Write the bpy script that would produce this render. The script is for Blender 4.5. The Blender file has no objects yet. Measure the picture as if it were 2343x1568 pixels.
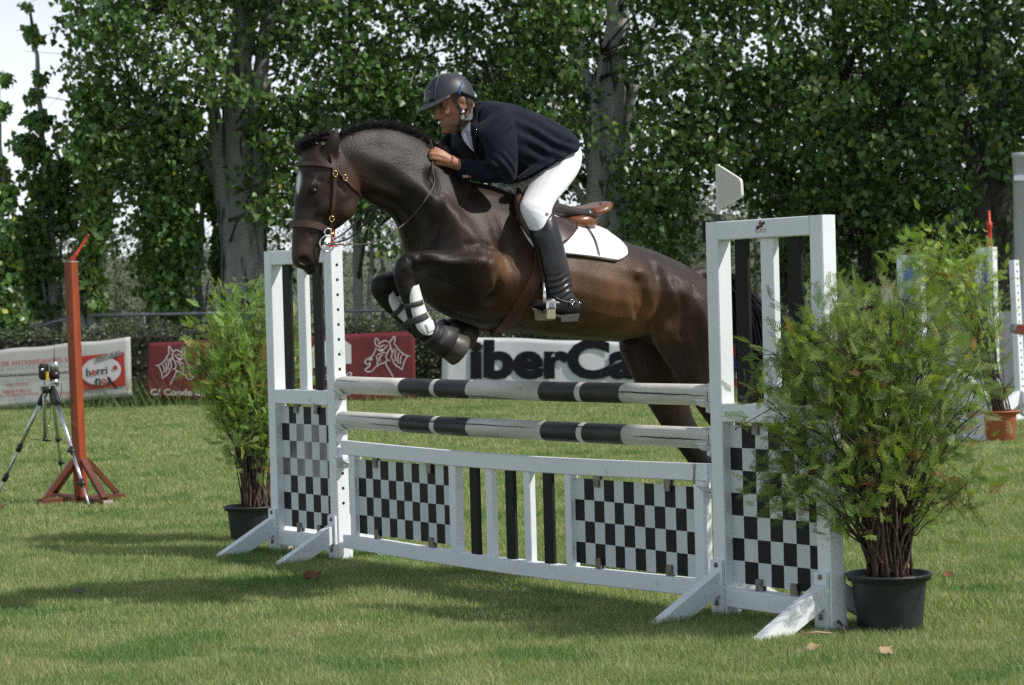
import bpy, math, random
import numpy as np
from mathutils import Vector, Matrix, Quaternion
from mathutils.bvhtree import BVHTree

random.seed(11)
rng = np.random.default_rng(11)
scene = bpy.context.scene
col = scene.collection
rad = math.radians

# ------------------------------------------------------------------ camera
FPX, PITCH, ROLL, CAMH = 5232.0, 0.0187, 0.0271, 1.3475      # focal length in units of a 2342-wide picture
_F = np.array([0, math.cos(PITCH), -math.sin(PITCH)])
_R0 = np.array([1.0, 0, 0]); _U0 = np.array([0, math.sin(PITCH), math.cos(PITCH)])
_U = _U0 * math.cos(ROLL) + _R0 * math.sin(ROLL)
_R = _R0 * math.cos(ROLL) - _U0 * math.sin(ROLL)
CAM = np.array([0, 0, CAMH])
cam_data = bpy.data.cameras.new('camera')
cam_data.sensor_width = 36.0
cam_data.lens = FPX / 2342 * 36.0
cam_data.clip_end = 2000
cam_data.dof.use_dof = True
cam_data.dof.focus_distance = 10.3
cam_data.dof.aperture_fstop = 7.0
cam = bpy.data.objects.new('camera', cam_data)
m = Matrix.Identity(4)
for i in range(3):
    m[i][0] = _R[i]; m[i][1] = _U[i]; m[i][2] = -_F[i]; m[i][3] = CAM[i]
cam.matrix_world = m
col.objects.link(cam)
scene.camera = cam

# ------------------------------------------------------------------ light
SUN_EL, SUN_AZ = 46.5, 108.0          # azimuth clockwise from +Y
TO_SUN = Vector((math.sin(rad(SUN_AZ)) * math.cos(rad(SUN_EL)), math.cos(rad(SUN_AZ)) * math.cos(rad(SUN_EL)), math.sin(rad(SUN_EL))))
sun_data = bpy.data.lights.new('sun', 'SUN')
sun_data.energy = 4.4
sun_data.angle = rad(0.8)
sun_data.color = (1.0, 0.955, 0.88)
sun = bpy.data.objects.new('sun', sun_data)
sun.rotation_euler = TO_SUN.to_track_quat('Z', 'Y').to_euler()
sun.location = (6, -4, 12)
col.objects.link(sun)

world = bpy.data.worlds.new('World'); scene.world = world
world.use_nodes = True
wn = world.node_tree.nodes; wl = world.node_tree.links
wn.clear()
w_out = wn.new('ShaderNodeOutputWorld'); w_bg = wn.new('ShaderNodeBackground')
w_sky = wn.new('ShaderNodeTexSky'); w_sky.sky_type = 'NISHITA'; w_sky.sun_disc = False
w_sky.sun_elevation = rad(SUN_EL); w_sky.sun_rotation = rad(SUN_AZ)
w_sky.air_density = 1.0; w_sky.dust_density = 0.9; w_sky.ozone_density = 1.0
w_tc = wn.new('ShaderNodeTexCoord')
w_map = wn.new('ShaderNodeMapping'); w_map.inputs['Scale'].default_value = (1.0, 1.0, 2.6)
w_noise = wn.new('ShaderNodeTexNoise'); w_noise.inputs['Scale'].default_value = 2.3; w_noise.inputs['Detail'].default_value = 7
w_ramp = wn.new('ShaderNodeValToRGB')
w_ramp.color_ramp.elements[0].position = 0.47; w_ramp.color_ramp.elements[1].position = 0.68
w_mix = wn.new('ShaderNodeMix'); w_mix.data_type = 'RGBA'
w_mix.inputs[7].default_value = (13.4, 14.2, 15.2, 1)          # bright thin cloud
wl.new(w_tc.outputs['Generated'], w_map.inputs['Vector']); wl.new(w_map.outputs[0], w_noise.inputs['Vector'])
w_sep = wn.new('ShaderNodeSeparateXYZ'); wl.new(w_tc.outputs['Generated'], w_sep.inputs[0])
w_hz = wn.new('ShaderNodeMapRange'); w_hz.interpolation_type = 'SMOOTHSTEP'            # summer haze low over the whole horizon
w_hz.inputs['From Min'].default_value = 0.30; w_hz.inputs['From Max'].default_value = 0.06; w_hz.inputs['To Min'].default_value = 0.0; w_hz.inputs['To Max'].default_value = 0.85
wl.new(w_sep.outputs['Z'], w_hz.inputs['Value'])
w_max = wn.new('ShaderNodeMath'); w_max.operation = 'MAXIMUM'
wl.new(w_noise.outputs['Fac'], w_ramp.inputs['Fac']); wl.new(w_ramp.outputs['Color'], w_max.inputs[0]); wl.new(w_hz.outputs[0], w_max.inputs[1]); wl.new(w_max.outputs[0], w_mix.inputs[0])
wl.new(w_sky.outputs[0], w_mix.inputs[6]); wl.new(w_mix.outputs[2], w_bg.inputs['Color'])
w_bg.inputs['Strength'].default_value = 0.085
wl.new(w_bg.outputs[0], w_out.inputs['Surface'])

vs = scene.view_settings
scene.display_settings.display_device = 'sRGB'
vs.view_transform = 'Standard'; vs.look = 'None'; vs.gamma = 1.0; vs.use_curve_mapping = False
vs.exposure = 0.0
scene.render.engine = 'CYCLES'
scene.cycles.max_bounces = 7; scene.cycles.diffuse_bounces = 3; scene.cycles.glossy_bounces = 2
scene.cycles.transmission_bounces = 4; scene.cycles.transparent_max_bounces = 6
scene.cycles.use_denoising = False
scene.cycles.sample_clamp_indirect = 4.0

# ------------------------------------------------------------------ picture-to-place helpers (used only to measure where things stand)
def ray(px, py):
    d = _F * FPX + _R * (px - 1171) - _U * (py - 784)
    return d / np.linalg.norm(d)
def on_plane(px, py, p0, n):
    d = ray(px, py)
    t = np.dot(np.asarray(p0) - CAM, n) / np.dot(d, n)
    return CAM + d * t
def G(px, py, z=0.0):
    return on_plane(px, py, (0, 0, z), np.array([0, 0, 1.0]))
def D(px, py, y):
    return on_plane(px, py, (0, y, 0), np.array([0, 1.0, 0]))
def proj(P):
    v = np.asarray(P) - CAM; z = v @ _F
    return 1171 + FPX * (v @ _R) / z, 784 - FPX * (v @ _U) / z

# ------------------------------------------------------------------ mesh builder
def nrm(v):
    v = np.asarray(v, float); l = np.linalg.norm(v)
    return v / l if l > 1e-9 else v
class MB:
    def __init__(s): s.v = []; s.f = []; s.mi = []; s.n = 0
    def add(s, v, f, mi=0):
        v = np.asarray(v, float).reshape(-1, 3)
        s.v.append(v); s.f += [tuple(int(i) + s.n for i in q) for q in f]; s.mi += [mi] * len(f); s.n += len(v)
        return s
    def hexa(s, c8, mi=0):
        """eight corners: 0-3 bottom loop, 4-7 top loop"""
        return s.add(c8, [(3, 2, 1, 0), (4, 5, 6, 7), (0, 1, 5, 4), (1, 2, 6, 5), (2, 3, 7, 6), (3, 0, 4, 7)], mi)
    def boxf(s, fr, a, b, mi=0, ch=0.0):
        """box between local corners a and b of frame fr (callable local->world), chamfered along the long edges"""
        x0, y0, z0 = a; x1, y1, z1 = b
        if ch <= 0:
            return s.hexa([fr(*p) for p in ((x0, y0, z0), (x1, y0, z0), (x1, y1, z0), (x0, y1, z0), (x0, y0, z1), (x1, y0, z1), (x1, y1, z1), (x0, y1, z1))], mi)
        dims = np.array([x1 - x0, y1 - y0, z1 - z0]); ax = int(np.argmax(np.abs(dims)))
        o = [i for i in range(3) if i != ax]
        lo = [min(a[i], b[i]) for i in range(3)]; hi = [max(a[i], b[i]) for i in range(3)]
        c = ch
        prof = [(lo[o[0]] + c, lo[o[1]]), (hi[o[0]] - c, lo[o[1]]), (hi[o[0]], lo[o[1]] + c), (hi[o[0]], hi[o[1]] - c), (hi[o[0]] - c, hi[o[1]]), (lo[o[0]] + c, hi[o[1]]), (lo[o[0]], hi[o[1]] - c), (lo[o[0]], lo[o[1]] + c)]
        rings = []
        for t in (lo[ax], hi[ax]):
            r = []
            for p in prof:
                q = [0, 0, 0]; q[ax] = t; q[o[0]] = p[0]; q[o[1]] = p[1]; r.append(fr(*q))
            rings.append(r)
        return s.loft(rings, mi=mi)
    def loft(s, rings, cap=True, mi=0, closed=True):
        k = len(rings[0]); n = len(rings)
        v = np.array(rings, float).reshape(-1, 3); f = []
        for i in range(n - 1):
            for j in range(k if closed else k - 1):
                a = i * k + j; b = i * k + (j + 1) % k
                f.append((a, b, b + k, a + k))
        if cap and closed:
            f.append(tuple(range(k - 1, -1, -1))); f.append(tuple((n - 1) * k + j for j in range(k)))
        return s.add(v, f, mi)
    def tube(s, pts, r, k=8, cap=True, mi=0, flat=1.0):
        pts = np.asarray(pts, float); n = len(pts)
        r = np.full(n, r) if np.isscalar(r) else np.asarray(r, float)
        rings = []; prev = None
        for i in range(n):
            t = nrm(pts[min(i + 1, n - 1)] - pts[max(i - 1, 0)])
            if prev is None:
                ref = np.array([0, 0, 1.0]) if abs(t[2]) < 0.9 else np.array([1.0, 0, 0])
                a = nrm(np.cross(ref, t))
            else:
                a = nrm(prev - t * (prev @ t))
            prev = a; b = np.cross(t, a)
            th = np.linspace(0, 2 * np.pi, k, endpoint=False)
            rings.append(pts[i] + r[i] * (np.outer(np.cos(th), a) + flat * np.outer(np.sin(th), b)))
        return s.loft(rings, cap, mi)
    def lathe(s, c, prof, k=24, mi=0, cap=True, axis=None):
        """prof: (radius, height) up an axis through c"""
        c = np.asarray(c, float)
        ax = np.array([0, 0, 1.0]) if axis is None else nrm(axis)
        a = nrm(np.cross(ax, [0, 1.0, 0] if abs(ax[1]) < 0.9 else [1.0, 0, 0])); b = np.cross(ax, a)
        th = np.linspace(0, 2 * np.pi, k, endpoint=False)
        rings = [c + ax * h + r * (np.outer(np.cos(th), a) + np.outer(np.sin(th), b)) for r, h in prof]
        return s.loft(rings, cap, mi)
    def ellip(s, c, ax, k=14, n=9, mi=0):
        """ax: three semi-axis vectors"""
        c = np.asarray(c, float); A = [np.asarray(a, float) for a in ax]; rings = []
        th = np.linspace(0, 2 * np.pi, k, endpoint=False)
        for ph in np.linspace(-np.pi / 2 + 0.12, np.pi / 2 - 0.12, n):
            rings.append(c + A[2] * np.sin(ph) + np.cos(ph) * (np.outer(np.cos(th), A[0]) + np.outer(np.sin(th), A[1])))
        return s.loft(rings, True, mi)
    def sheet(s, grid, th=0.0, mi=0, normal=None):
        """grid (n,m,3) -> sheet with thickness along its own normals (or a fixed normal)"""
        g = np.asarray(grid, float); n, mm = g.shape[:2]
        du = np.gradient(g, axis=0); dv = np.gradient(g, axis=1)
        nn = np.cross(du, dv); nn /= np.linalg.norm(nn, axis=2, keepdims=True) + 1e-12
        if normal is not None: nn = np.broadcast_to(np.asarray(normal, float), g.shape)
        top = (g + nn * th).reshape(-1, 3); bot = g.reshape(-1, 3); N = n * mm; f = []
        for i in range(n - 1):
            for j in range(mm - 1):
                a = i * mm + j
                f.append((a, a + mm, a + mm + 1, a + 1))
                f.append((N + a, N + a + 1, N + a + mm + 1, N + a + mm))
        for i in range(n - 1):
            a = i * mm; f.append((a, N + a, N + a + mm, a + mm))
            a = i * mm + mm - 1; f.append((a, a + mm, N + a + mm, N + a))
        for j in range(mm - 1):
            a = j; f.append((a, a + 1, N + a + 1, N + a))
            a = (n - 1) * mm + j; f.append((a, N + a, N + a + 1, a + 1))
        return s.add(np.vstack([bot, top]), f, mi)
    def arrays(s): return np.vstack(s.v), s.f
    def build(s, name, mats, parent=None, smooth=False, kind=None, label=None):
        v, f = s.arrays()
        return make_obj(name, v, f, mats, parent, smooth, s.mi, kind, label)

def root_loc(p):
    l = np.zeros(3)
    while p is not None:
        l = l + np.array(p.location); p = p.parent
    return l
def make_obj(name, v, f, mats, parent=None, smooth=False, mi=None, kind=None, label=None):
    me = bpy.data.meshes.new(name)
    v = np.asarray(v, float)
    if parent is not None: v = v - root_loc(parent)
    me.from_pydata([tuple(p) for p in v], [], f)
    if not isinstance(mats, (list, tuple)): mats = [mats]
    for mm in mats: me.materials.append(mm)
    if mi is not None and len(mats) > 1: me.polygons.foreach_set('material_index', np.array(mi, dtype=np.int32))
    if smooth: me.polygons.foreach_set('use_smooth', np.ones(len(me.polygons), dtype=bool))
    me.update()
    o = bpy.data.objects.new(name, me); col.objects.link(o)
    if parent is not None: o.parent = parent
    if kind: o['kind'] = kind
    if label: o['label'] = label
    return o
def fast_obj(name, v, nper, mat, parent=None, kind=None, colors=None, fvs=None):
    """big soup: v (N,3); faces of constant size nper listed in fvs (M,nper); colors per vertex (N,3)"""
    if parent is not None: v = v - root_loc(parent)
    me = bpy.data.meshes.new(name); v = np.ascontiguousarray(v, dtype=np.float32); fvs = np.ascontiguousarray(fvs, dtype=np.int32)
    M = len(fvs)
    me.vertices.add(len(v)); me.vertices.foreach_set('co', v.ravel())
    me.loops.add(M * nper); me.loops.foreach_set('vertex_index', fvs.ravel())
    me.polygons.add(M); me.polygons.foreach_set('loop_start', np.arange(0, M * nper, nper, dtype=np.int32))
    me.polygons.foreach_set('loop_total', np.full(M, nper, dtype=np.int32))
    if colors is not None:
        a = me.color_attributes.new('tint', 'FLOAT_COLOR', 'POINT')
        c = np.ones((len(v), 4), dtype=np.float32); c[:, :3] = colors
        a.data.foreach_set('color', c.ravel())
    me.materials.append(mat); me.update(); me.validate()
    o = bpy.data.objects.new(name, me); col.objects.link(o)
    if parent is not None: o.parent = parent
    if kind: o['kind'] = kind
    return o
def tag(o, label, cat, group=None):
    o['label'] = label; o['category'] = cat
    if group: o['group'] = group
    return o
def thing(name, label, cat, loc, group=None):
    o = bpy.data.objects.new(name, None); o.empty_display_size = 0.1
    o.location = tuple(float(x) for x in loc); col.objects.link(o)
    return tag(o, label, cat, group)

def catmull(P, sub):
    P = np.asarray(P, float); out = []
    n = len(P)
    for i in range(n - 1):
        p0 = P[max(i - 1, 0)]; p1 = P[i]; p2 = P[i + 1]; p3 = P[min(i + 2, n - 1)]
        for t in np.linspace(0, 1, sub, endpoint=False):
            out.append(0.5 * ((2 * p1) + (-p0 + p2) * t + (2 * p0 - 5 * p1 + 4 * p2 - p3) * t ** 2 + (-p0 + 3 * p1 - 3 * p2 + p3) * t ** 3))
    out.append(P[-1])
    return np.array(out)
def remesh(mb, voxel, smooth_it=8, factor=0.5):
    v, f = mb.arrays()
    me = bpy.data.meshes.new('tmp'); me.from_pydata([tuple(p) for p in v], [], f)
    o = bpy.data.objects.new('tmp', me); col.objects.link(o)
    r = o.modifiers.new('r', 'REMESH'); r.mode = 'VOXEL'; r.voxel_size = voxel
    sm = o.modifiers.new('s', 'SMOOTH'); sm.factor = factor; sm.iterations = smooth_it
    dg = bpy.context.evaluated_depsgraph_get(); dg.update()
    ev = bpy.data.meshes.new_from_object(o.evaluated_get(dg))
    bpy.data.objects.remove(o); bpy.data.meshes.remove(me)
    n = len(ev.vertices); vv = np.zeros(n * 3); ev.vertices.foreach_get('co', vv); vv = vv.reshape(-1, 3)
    return ev, vv
def mesh_obj(name, me, vv, mats, parent=None, colors=None, label=None):
    loc = root_loc(parent) if parent is not None else np.zeros(3)
    me.vertices.foreach_set('co', (vv - loc).ravel())
    me.polygons.foreach_set('use_smooth', np.ones(len(me.polygons), dtype=bool))
    me.materials.clear()
    for mm in (mats if isinstance(mats, (list, tuple)) else [mats]): me.materials.append(mm)
    if colors is not None:
        a = me.color_attributes.new('tint', 'FLOAT_COLOR', 'POINT')
        c = np.ones((len(vv), 4), dtype=np.float32); c[:, :3] = colors
        a.data.foreach_set('color', c.ravel())
    me.name = name; me.update()
    o = bpy.data.objects.new(name, me); col.objects.link(o)
    if parent is not None: o.parent = parent
    if label: o['label'] = label
    return o
def bvh_of(me, vv):
    return BVHTree.FromPolygons([Vector(p) for p in vv], [tuple(p.vertices) for p in me.polygons])

# ------------------------------------------------------------------ materials
def material(name, c1, c2=None, scale=8.0, rough=0.6, rough2=None, bump=0.0, bscale=None, detail=4.0, stretch=(1, 1, 1), metal=0.0, spec=0.5, tint=False, sheen=0.0, lo=0.35, hi=0.65, spots=None, transl=0.0, coat=0.0, world_noise=False, dirt=None):
    mt = bpy.data.materials.new(name); mt.use_nodes = True
    n = mt.node_tree.nodes; l = mt.node_tree.links
    b = n['Principled BSDF']
    b.inputs['Roughness'].default_value = rough; b.inputs['Metallic'].default_value = metal
    b.inputs['Specular IOR Level'].default_value = spec
    if sheen: b.inputs['Sheen Weight'].default_value = sheen; b.inputs['Sheen Roughness'].default_value = 0.4
    if coat: b.inputs['Coat Weight'].default_value = coat; b.inputs['Coat Roughness'].default_value = 0.15
    tc = n.new('ShaderNodeTexCoord'); mp = n.new('ShaderNodeMapping'); mp.inputs['Scale'].default_value = stretch
    if world_noise:
        ge = n.new('ShaderNodeNewGeometry'); l.new(ge.outputs['Position'], mp.inputs['Vector'])
    else:
        l.new(tc.outputs['Object'], mp.inputs['Vector'])
    nz = n.new('ShaderNodeTexNoise'); nz.inputs['Scale'].default_value = scale; nz.inputs['Detail'].default_value = detail
    l.new(mp.outputs[0], nz.inputs['Vector'])
    rp = n.new('ShaderNodeValToRGB')
    rp.color_ramp.elements[0].position = lo; rp.color_ramp.elements[1].position = hi
    c2 = c2 or tuple(x * 0.8 for x in c1)
    rp.color_ramp.elements[0].color = (*c1, 1); rp.color_ramp.elements[1].color = (*c2, 1)
    l.new(nz.outputs['Fac'], rp.inputs['Fac'])
    out = rp.outputs['Color']
    if spots:                                   # (colour, scale, threshold, stretch)
        sc_, ss, th, st = spots
        m2 = n.new('ShaderNodeMapping'); m2.inputs['Scale'].default_value = st
        l.new((ge.outputs['Position'] if world_noise else tc.outputs['Object']), m2.inputs['Vector'])
        n2 = n.new('ShaderNodeTexNoise'); n2.inputs['Scale'].default_value = ss; n2.inputs['Detail'].default_value = 6
        l.new(m2.outputs[0], n2.inputs['Vector'])
        r2 = n.new('ShaderNodeValToRGB'); r2.color_ramp.elements[0].position = th; r2.color_ramp.elements[1].position = min(1, th + 0.06)
        l.new(n2.outputs['Fac'], r2.inputs['Fac'])
        mx = n.new('ShaderNodeMix'); mx.data_type = 'RGBA'; mx.inputs[7].default_value = (*sc_, 1)
        l.new(r2.outputs['Color'], mx.inputs[0]); l.new(out, mx.inputs[6]); out = mx.outputs[2]
    if tint:
        at = n.new('ShaderNodeAttribute'); at.attribute_name = 'tint'
        mx = n.new('ShaderNodeMix'); mx.data_type = 'RGBA'; mx.blend_type = 'MULTIPLY'; mx.inputs[0].default_value = 1
        l.new(out, mx.inputs[6]); l.new(at.outputs['Color'], mx.inputs[7]); out = mx.outputs[2]
    l.new(out, b.inputs['Base Color'])
    if rough2 is not None:
        mr = n.new('ShaderNodeMapRange'); mr.inputs['To Min'].default_value = rough; mr.inputs['To Max'].default_value = rough2
        l.new(nz.outputs['Fac'], mr.inputs['Value']); l.new(mr.outputs[0], b.inputs['Roughness'])
    if bump:
        nb = n.new('ShaderNodeTexNoise'); nb.inputs['Scale'].default_value = bscale or scale * 4; nb.inputs['Detail'].default_value = 5
        l.new(mp.outputs[0], nb.inputs['Vector'])
        bp = n.new('ShaderNodeBump'); bp.inputs['Strength'].default_value = bump; bp.inputs['Distance'].default_value = 0.01
        l.new(nb.outputs['Fac'], bp.inputs['Height']); l.new(bp.outputs[0], b.inputs['Normal'])
    if transl:
        tr = n.new('ShaderNodeBsdfTranslucent'); ms = n.new('ShaderNodeMixShader'); ms.inputs[0].default_value = transl
        hs = n.new('ShaderNodeMix'); hs.data_type = 'RGBA'; hs.blend_type = 'MULTIPLY'; hs.inputs[0].default_value = 1
        hs.inputs[7].default_value = (1.5, 1.6, 0.6, 1); l.new(out, hs.inputs[6]); l.new(hs.outputs[2], tr.inputs['Color'])
        l.new(b.outputs[0], ms.inputs[1]); l.new(tr.outputs[0], ms.inputs[2])
        l.new(ms.outputs[0], n['Material Output'].inputs['Surface'])
    return mt
M = {}
M['white'] = material('white_paint', (0.80, 0.83, 0.85), (0.74, 0.775, 0.80), 3, 0.38, 0.55, bump=0.06, bscale=60, spots=((0.50, 0.46, 0.39), 6, 0.655, (1, 1, 1)))
M['black'] = material('black_paint', (0.012, 0.012, 0.012), (0.020, 0.019, 0.018), 9, 0.5, 0.65, bump=0.08, bscale=70, spec=0.2, spots=((0.25, 0.24, 0.22), 30, 0.74, (1, 1, 0.3)))
M['check_white'] = material('panel_white', (0.62, 0.66, 0.66), (0.56, 0.60, 0.60), 5, 0.5)
M['check_black'] = material('panel_black', (0.010, 0.010, 0.009), (0.016, 0.015, 0.013), 12, 0.5, spec=0.22)
M['check_faded'] = material('panel_faded', (0.20, 0.185, 0.19), (0.07, 0.06, 0.065), 14, 0.55)
M['check_worn'] = material('panel_worn', (0.34, 0.33, 0.35), (0.16, 0.14, 0.16), 10, 0.55, stretch=(1, 1, 0.4))
M['steel'] = material('dull_steel', (0.28, 0.27, 0.25), (0.18, 0.16, 0.14), 30, 0.45, metal=0.8)
M['chrome'] = material('bright_steel', (0.75, 0.75, 0.76), (0.6, 0.6, 0.62), 20, 0.18, metal=1.0)
M['brass'] = material('brass', (0.75, 0.52, 0.2), (0.6, 0.4, 0.15), 30, 0.25, metal=1.0)
M['alu'] = material('aluminium', (0.62, 0.63, 0.65), (0.5, 0.51, 0.53), 20, 0.3, metal=0.9)
M['galv'] = material('galvanised_pipe', (0.36, 0.38, 0.40), (0.26, 0.27, 0.28), 8, 0.45, metal=0.6)
M['plastic'] = material('black_plastic', (0.014, 0.014, 0.015), (0.022, 0.022, 0.023), 20, 0.4)
M['pot'] = material('black_pot', (0.020, 0.023, 0.028), (0.040, 0.044, 0.05), 6, 0.42, 0.62, bump=0.1, bscale=40, spots=((0.10, 0.10, 0.10), 9, 0.68, (1, 1, 0.5)))
M['terracotta'] = material('terracotta_pot', (0.42, 0.125, 0.055), (0.34, 0.10, 0.05), 6, 0.5, bump=0.08, spots=((0.44, 0.24, 0.16), 10, 0.70, (1, 1, 0.4)))
M['soil'] = material('potting_soil', (0.03, 0.02, 0.014), (0.06, 0.042, 0.03), 30, 0.95, bump=0.6)
# ------------------------------------------------------------------ the setting
M['ground'] = material('turf_soil', (0.095, 0.128, 0.044), (0.15, 0.162, 0.068), 0.9, 0.95, bump=0.5, bscale=45, world_noise=True, detail=8, spots=((0.075, 0.115, 0.034), 2.3, 0.58, (1, 1, 1)))
mb = MB()
xs = np.concatenate([np.linspace(-320, -12, 12), np.linspace(-10, 10, 21), np.linspace(12, 320, 12)])
ys = np.concatenate([np.linspace(-60, 4, 8), np.linspace(6, 34, 29), np.linspace(36, 420, 14)])
gx, gy = np.meshgrid(xs, ys, indexing='ij')
gz = np.where(gy > 42, -0.02 * (gy - 42) * 0.0, 0.0)
grid = np.stack([gx, gy, gz], -1)
n0, m0 = gx.shape
f = [(i * m0 + j, (i + 1) * m0 + j, (i + 1) * m0 + j + 1, i * m0 + j + 1) for i in range(n0 - 1) for j in range(m0 - 1)]
go = make_obj('ground', grid.reshape(-1, 3), f, M['ground'], smooth=True, kind='structure')
M['hill'] = material('dry_hillside', (0.115, 0.125, 0.08), (0.075, 0.092, 0.055), 0.08, 0.95, world_noise=True, detail=9)
hx = np.linspace(-130, 130, 70); hy = np.linspace(95, 320, 26)
gx, gy = np.meshgrid(hx, hy, indexing='ij')
hz = -0.3 + 5.4 * np.clip((gy - 95) / 60, 0, 1) ** 0.8 * (1 + 0.3 * np.sin(gx * 0.07 + 1) + 0.18 * np.sin(gx * 0.19)) + 0.018 * np.clip(gy - 150, 0, None)
hz += rng.normal(0, 0.12, hz.shape) * (gy > 97)
n0, m0 = gx.shape
f = [(i * m0 + j, (i + 1) * m0 + j, (i + 1) * m0 + j + 1, i * m0 + j + 1) for i in range(n0 - 1) for j in range(m0 - 1)]
make_obj('hill', np.stack([gx, gy, hz], -1).reshape(-1, 3), f, M['hill'], smooth=True, kind='structure')

# ---- grass blades (nobody could count them)
M['grass'] = material('grass_blades', (0.225, 0.305, 0.117), (0.39, 0.405, 0.22), 2.6, 0.55, world_noise=True, detail=7, tint=True, transl=0.3, lo=0.36, hi=0.68, spots=((0.165, 0.26, 0.088), 1.1, 0.56, (1, 1, 1)))
def blades(P, h, w, lean=0.5):
    n = len(P); az = rng.uniform(0, 2 * np.pi, n); la = rng.uniform(0, 2 * np.pi, n)
    side = np.stack([np.cos(az), np.sin(az), np.zeros(n)], 1) * (w / 2)[:, None]
    tip = P + np.stack([np.cos(la) * h * lean * rng.uniform(0.2, 1.3, n), np.sin(la) * h * lean * rng.uniform(0.2, 1.3, n), h], 1)
    v = np.empty((n, 3, 3)); v[:, 0] = P - side; v[:, 1] = P + side; v[:, 2] = tip
    return v.reshape(-1, 3)
def frustum_points(d0, d1, dens, margin=1.12):
    area_n = int(0.2238 * margin * (d1 * d1 - d0 * d0) * dens)
    d = np.sqrt(rng.uniform(d0 * d0, d1 * d1, area_n)); x = rng.uniform(-1, 1, area_n) * 0.2238 * margin * d
    P = np.stack([x, d, np.zeros(area_n)], 1)
    k = int(area_n * 0.55); d = np.sqrt(rng.uniform(d0 * d0, d1 * d1, k)); e = rng.uniform(0, 1, k) ** 2.2 * 0.9 + margin          # thinning out to both sides
    x = rng.choice([-1.0, 1.0], k) * e * 0.2238 * d
    return np.vstack([P, np.stack([x, d, np.zeros(k)], 1)])
def clumpy(P):
    return 0.5 + 0.5 * np.sin(P[:, 0] * 5.3 + 2 * np.sin(P[:, 1] * 3.1)) * np.sin(P[:, 1] * 4.7 + 1.5 * np.sin(P[:, 0] * 2.7))
V = []; C = []
for d0, d1, dens, h0, h1, w in ((6.3, 9.5, 20000, 0.014, 0.034, 0.0030), (9.5, 14, 11000, 0.015, 0.035, 0.0042), (14, 21, 4400, 0.017, 0.038, 0.0068), (21, 31.4, 1800, 0.02, 0.045, 0.011)):
    P = frustum_points(d0, d1, dens)
    h = rng.uniform(h0, h1, len(P)) * (0.75 + 0.5 * clumpy(P)); h *= np.where(rng.random(len(P)) < 0.03, 1.6, 1)
    V.append(blades(P, h, np.full(len(P), w), 0.8))
    c = rng.uniform(0.62, 1.12, (len(P), 1)) * np.array([[1, 1, 1]])
    dry = rng.random(len(P)) < 0.15
    c[dry] = c[dry] * np.array([1.75, 1.32, 1.5])
    fresh = rng.random(len(P)) < 0.2
    c[fresh] *= np.array([0.72, 1.08, 0.62])
    C.append(np.repeat(c, 3, axis=0))
V = np.vstack(V); C = np.vstack(C)
fast_obj('grass', V, 3, M['grass'], kind='stuff', colors=C, fvs=np.arange(len(V)).reshape(-1, 3))['label'] = 'short sunlit turf with dry yellow patches'

# ---- hedge
M['hedge'] = material('hedge_leaves', (0.024, 0.046, 0.013), (0.048, 0.068, 0.022), 4, 0.5, tint=True, transl=0.15)
M['hedge_core'] = material('hedge_twigs', (0.018, 0.020, 0.010), (0.03, 0.028, 0.016), 12, 0.95, bump=0.8)
def quads(P, nrmv, size, tipdir=None):
    n = len(P); r = rng.normal(size=(n, 3)); r -= nrmv * np.sum(r * nrmv, 1, keepdims=True)
    if tipdir is not None:
        r = r * 0.6 + tipdir; r -= nrmv * np.sum(r * nrmv, 1, keepdims=True)
    r /= np.linalg.norm(r, axis=1, keepdims=True) + 1e-9
    s = np.cross(nrmv, r); sz = size[:, None]
    v = np.empty((n, 4, 3)); v[:, 0] = P; v[:, 1] = P + r * sz * 0.5 + s * sz * 0.38; v[:, 2] = P + r * sz; v[:, 3] = P + r * sz * 0.5 - s * sz * 0.38
    return v.reshape(-1, 3)
def unit(n):
    v = rng.normal(size=(n, 3)); return v / np.linalg.norm(v, axis=1, keepdims=True)
hedge = thing('hedge', 'long clipped dark green hedge running behind the banners', 'hedge', (0, 32.5, 0))
mb = MB()
HX0, HX1, HY0, HY1, HZ = -9.5, 10.5, 31.95, 33.2, 1.07
hxs = np.linspace(HX0, HX1, 60)
rings = []
for x in hxs:
    j = rng.normal(0, 0.02, 8)
    rings.append([(x, HY0 + 0.10 + j[0], 0), (x, HY0 + 0.10 + j[1], 0.5), (x, HY0 + 0.12 + j[2], HZ - 0.12), (x, HY0 + 0.25, HZ - 0.07 + j[3]), (x, HY1 - 0.2, HZ - 0.06 + j[4]), (x, HY1 - 0.1, HZ - 0.2), (x, HY1 - 0.1, 0.0)])
mb.loft(rings); mb.build('branches', M['hedge_core'], hedge)
n = 21000
x = rng.uniform(HX0, HX1, n)
front = rng.random(n) < 0.62
wob = 0.05 * np.sin(x * 2.3) + 0.03 * np.sin(x * 7.1)
P = np.where(front[:, None], np.stack([x, HY0 + rng.uniform(-0.02, 0.14, n) + wob, rng.uniform(0.02, HZ, n)], 1), np.stack([x, rng.uniform(HY0, HY1, n), HZ + rng.normal(0, 0.035, n) + wob * 0.7], 1))
N = unit(n) * 0.8 + np.where(front[:, None], [[0, -1, 0.3]], [[0, -0.2, 1]]); N /= np.linalg.norm(N, axis=1, keepdims=True)
c = rng.uniform(0.55, 1.4, (n, 1)) * np.array([[1, 1, 1]]); br = rng.random(n) < 0.05; c[br] *= np.array([1.7, 1.0, 0.8])
V = quads(P, N, rng.uniform(0.035, 0.065, n))
fast_obj('foliage', V, 4, M['hedge'], hedge, 'stuff', np.repeat(c, 4, 0), np.arange(len(V)).reshape(-1, 4))
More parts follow.
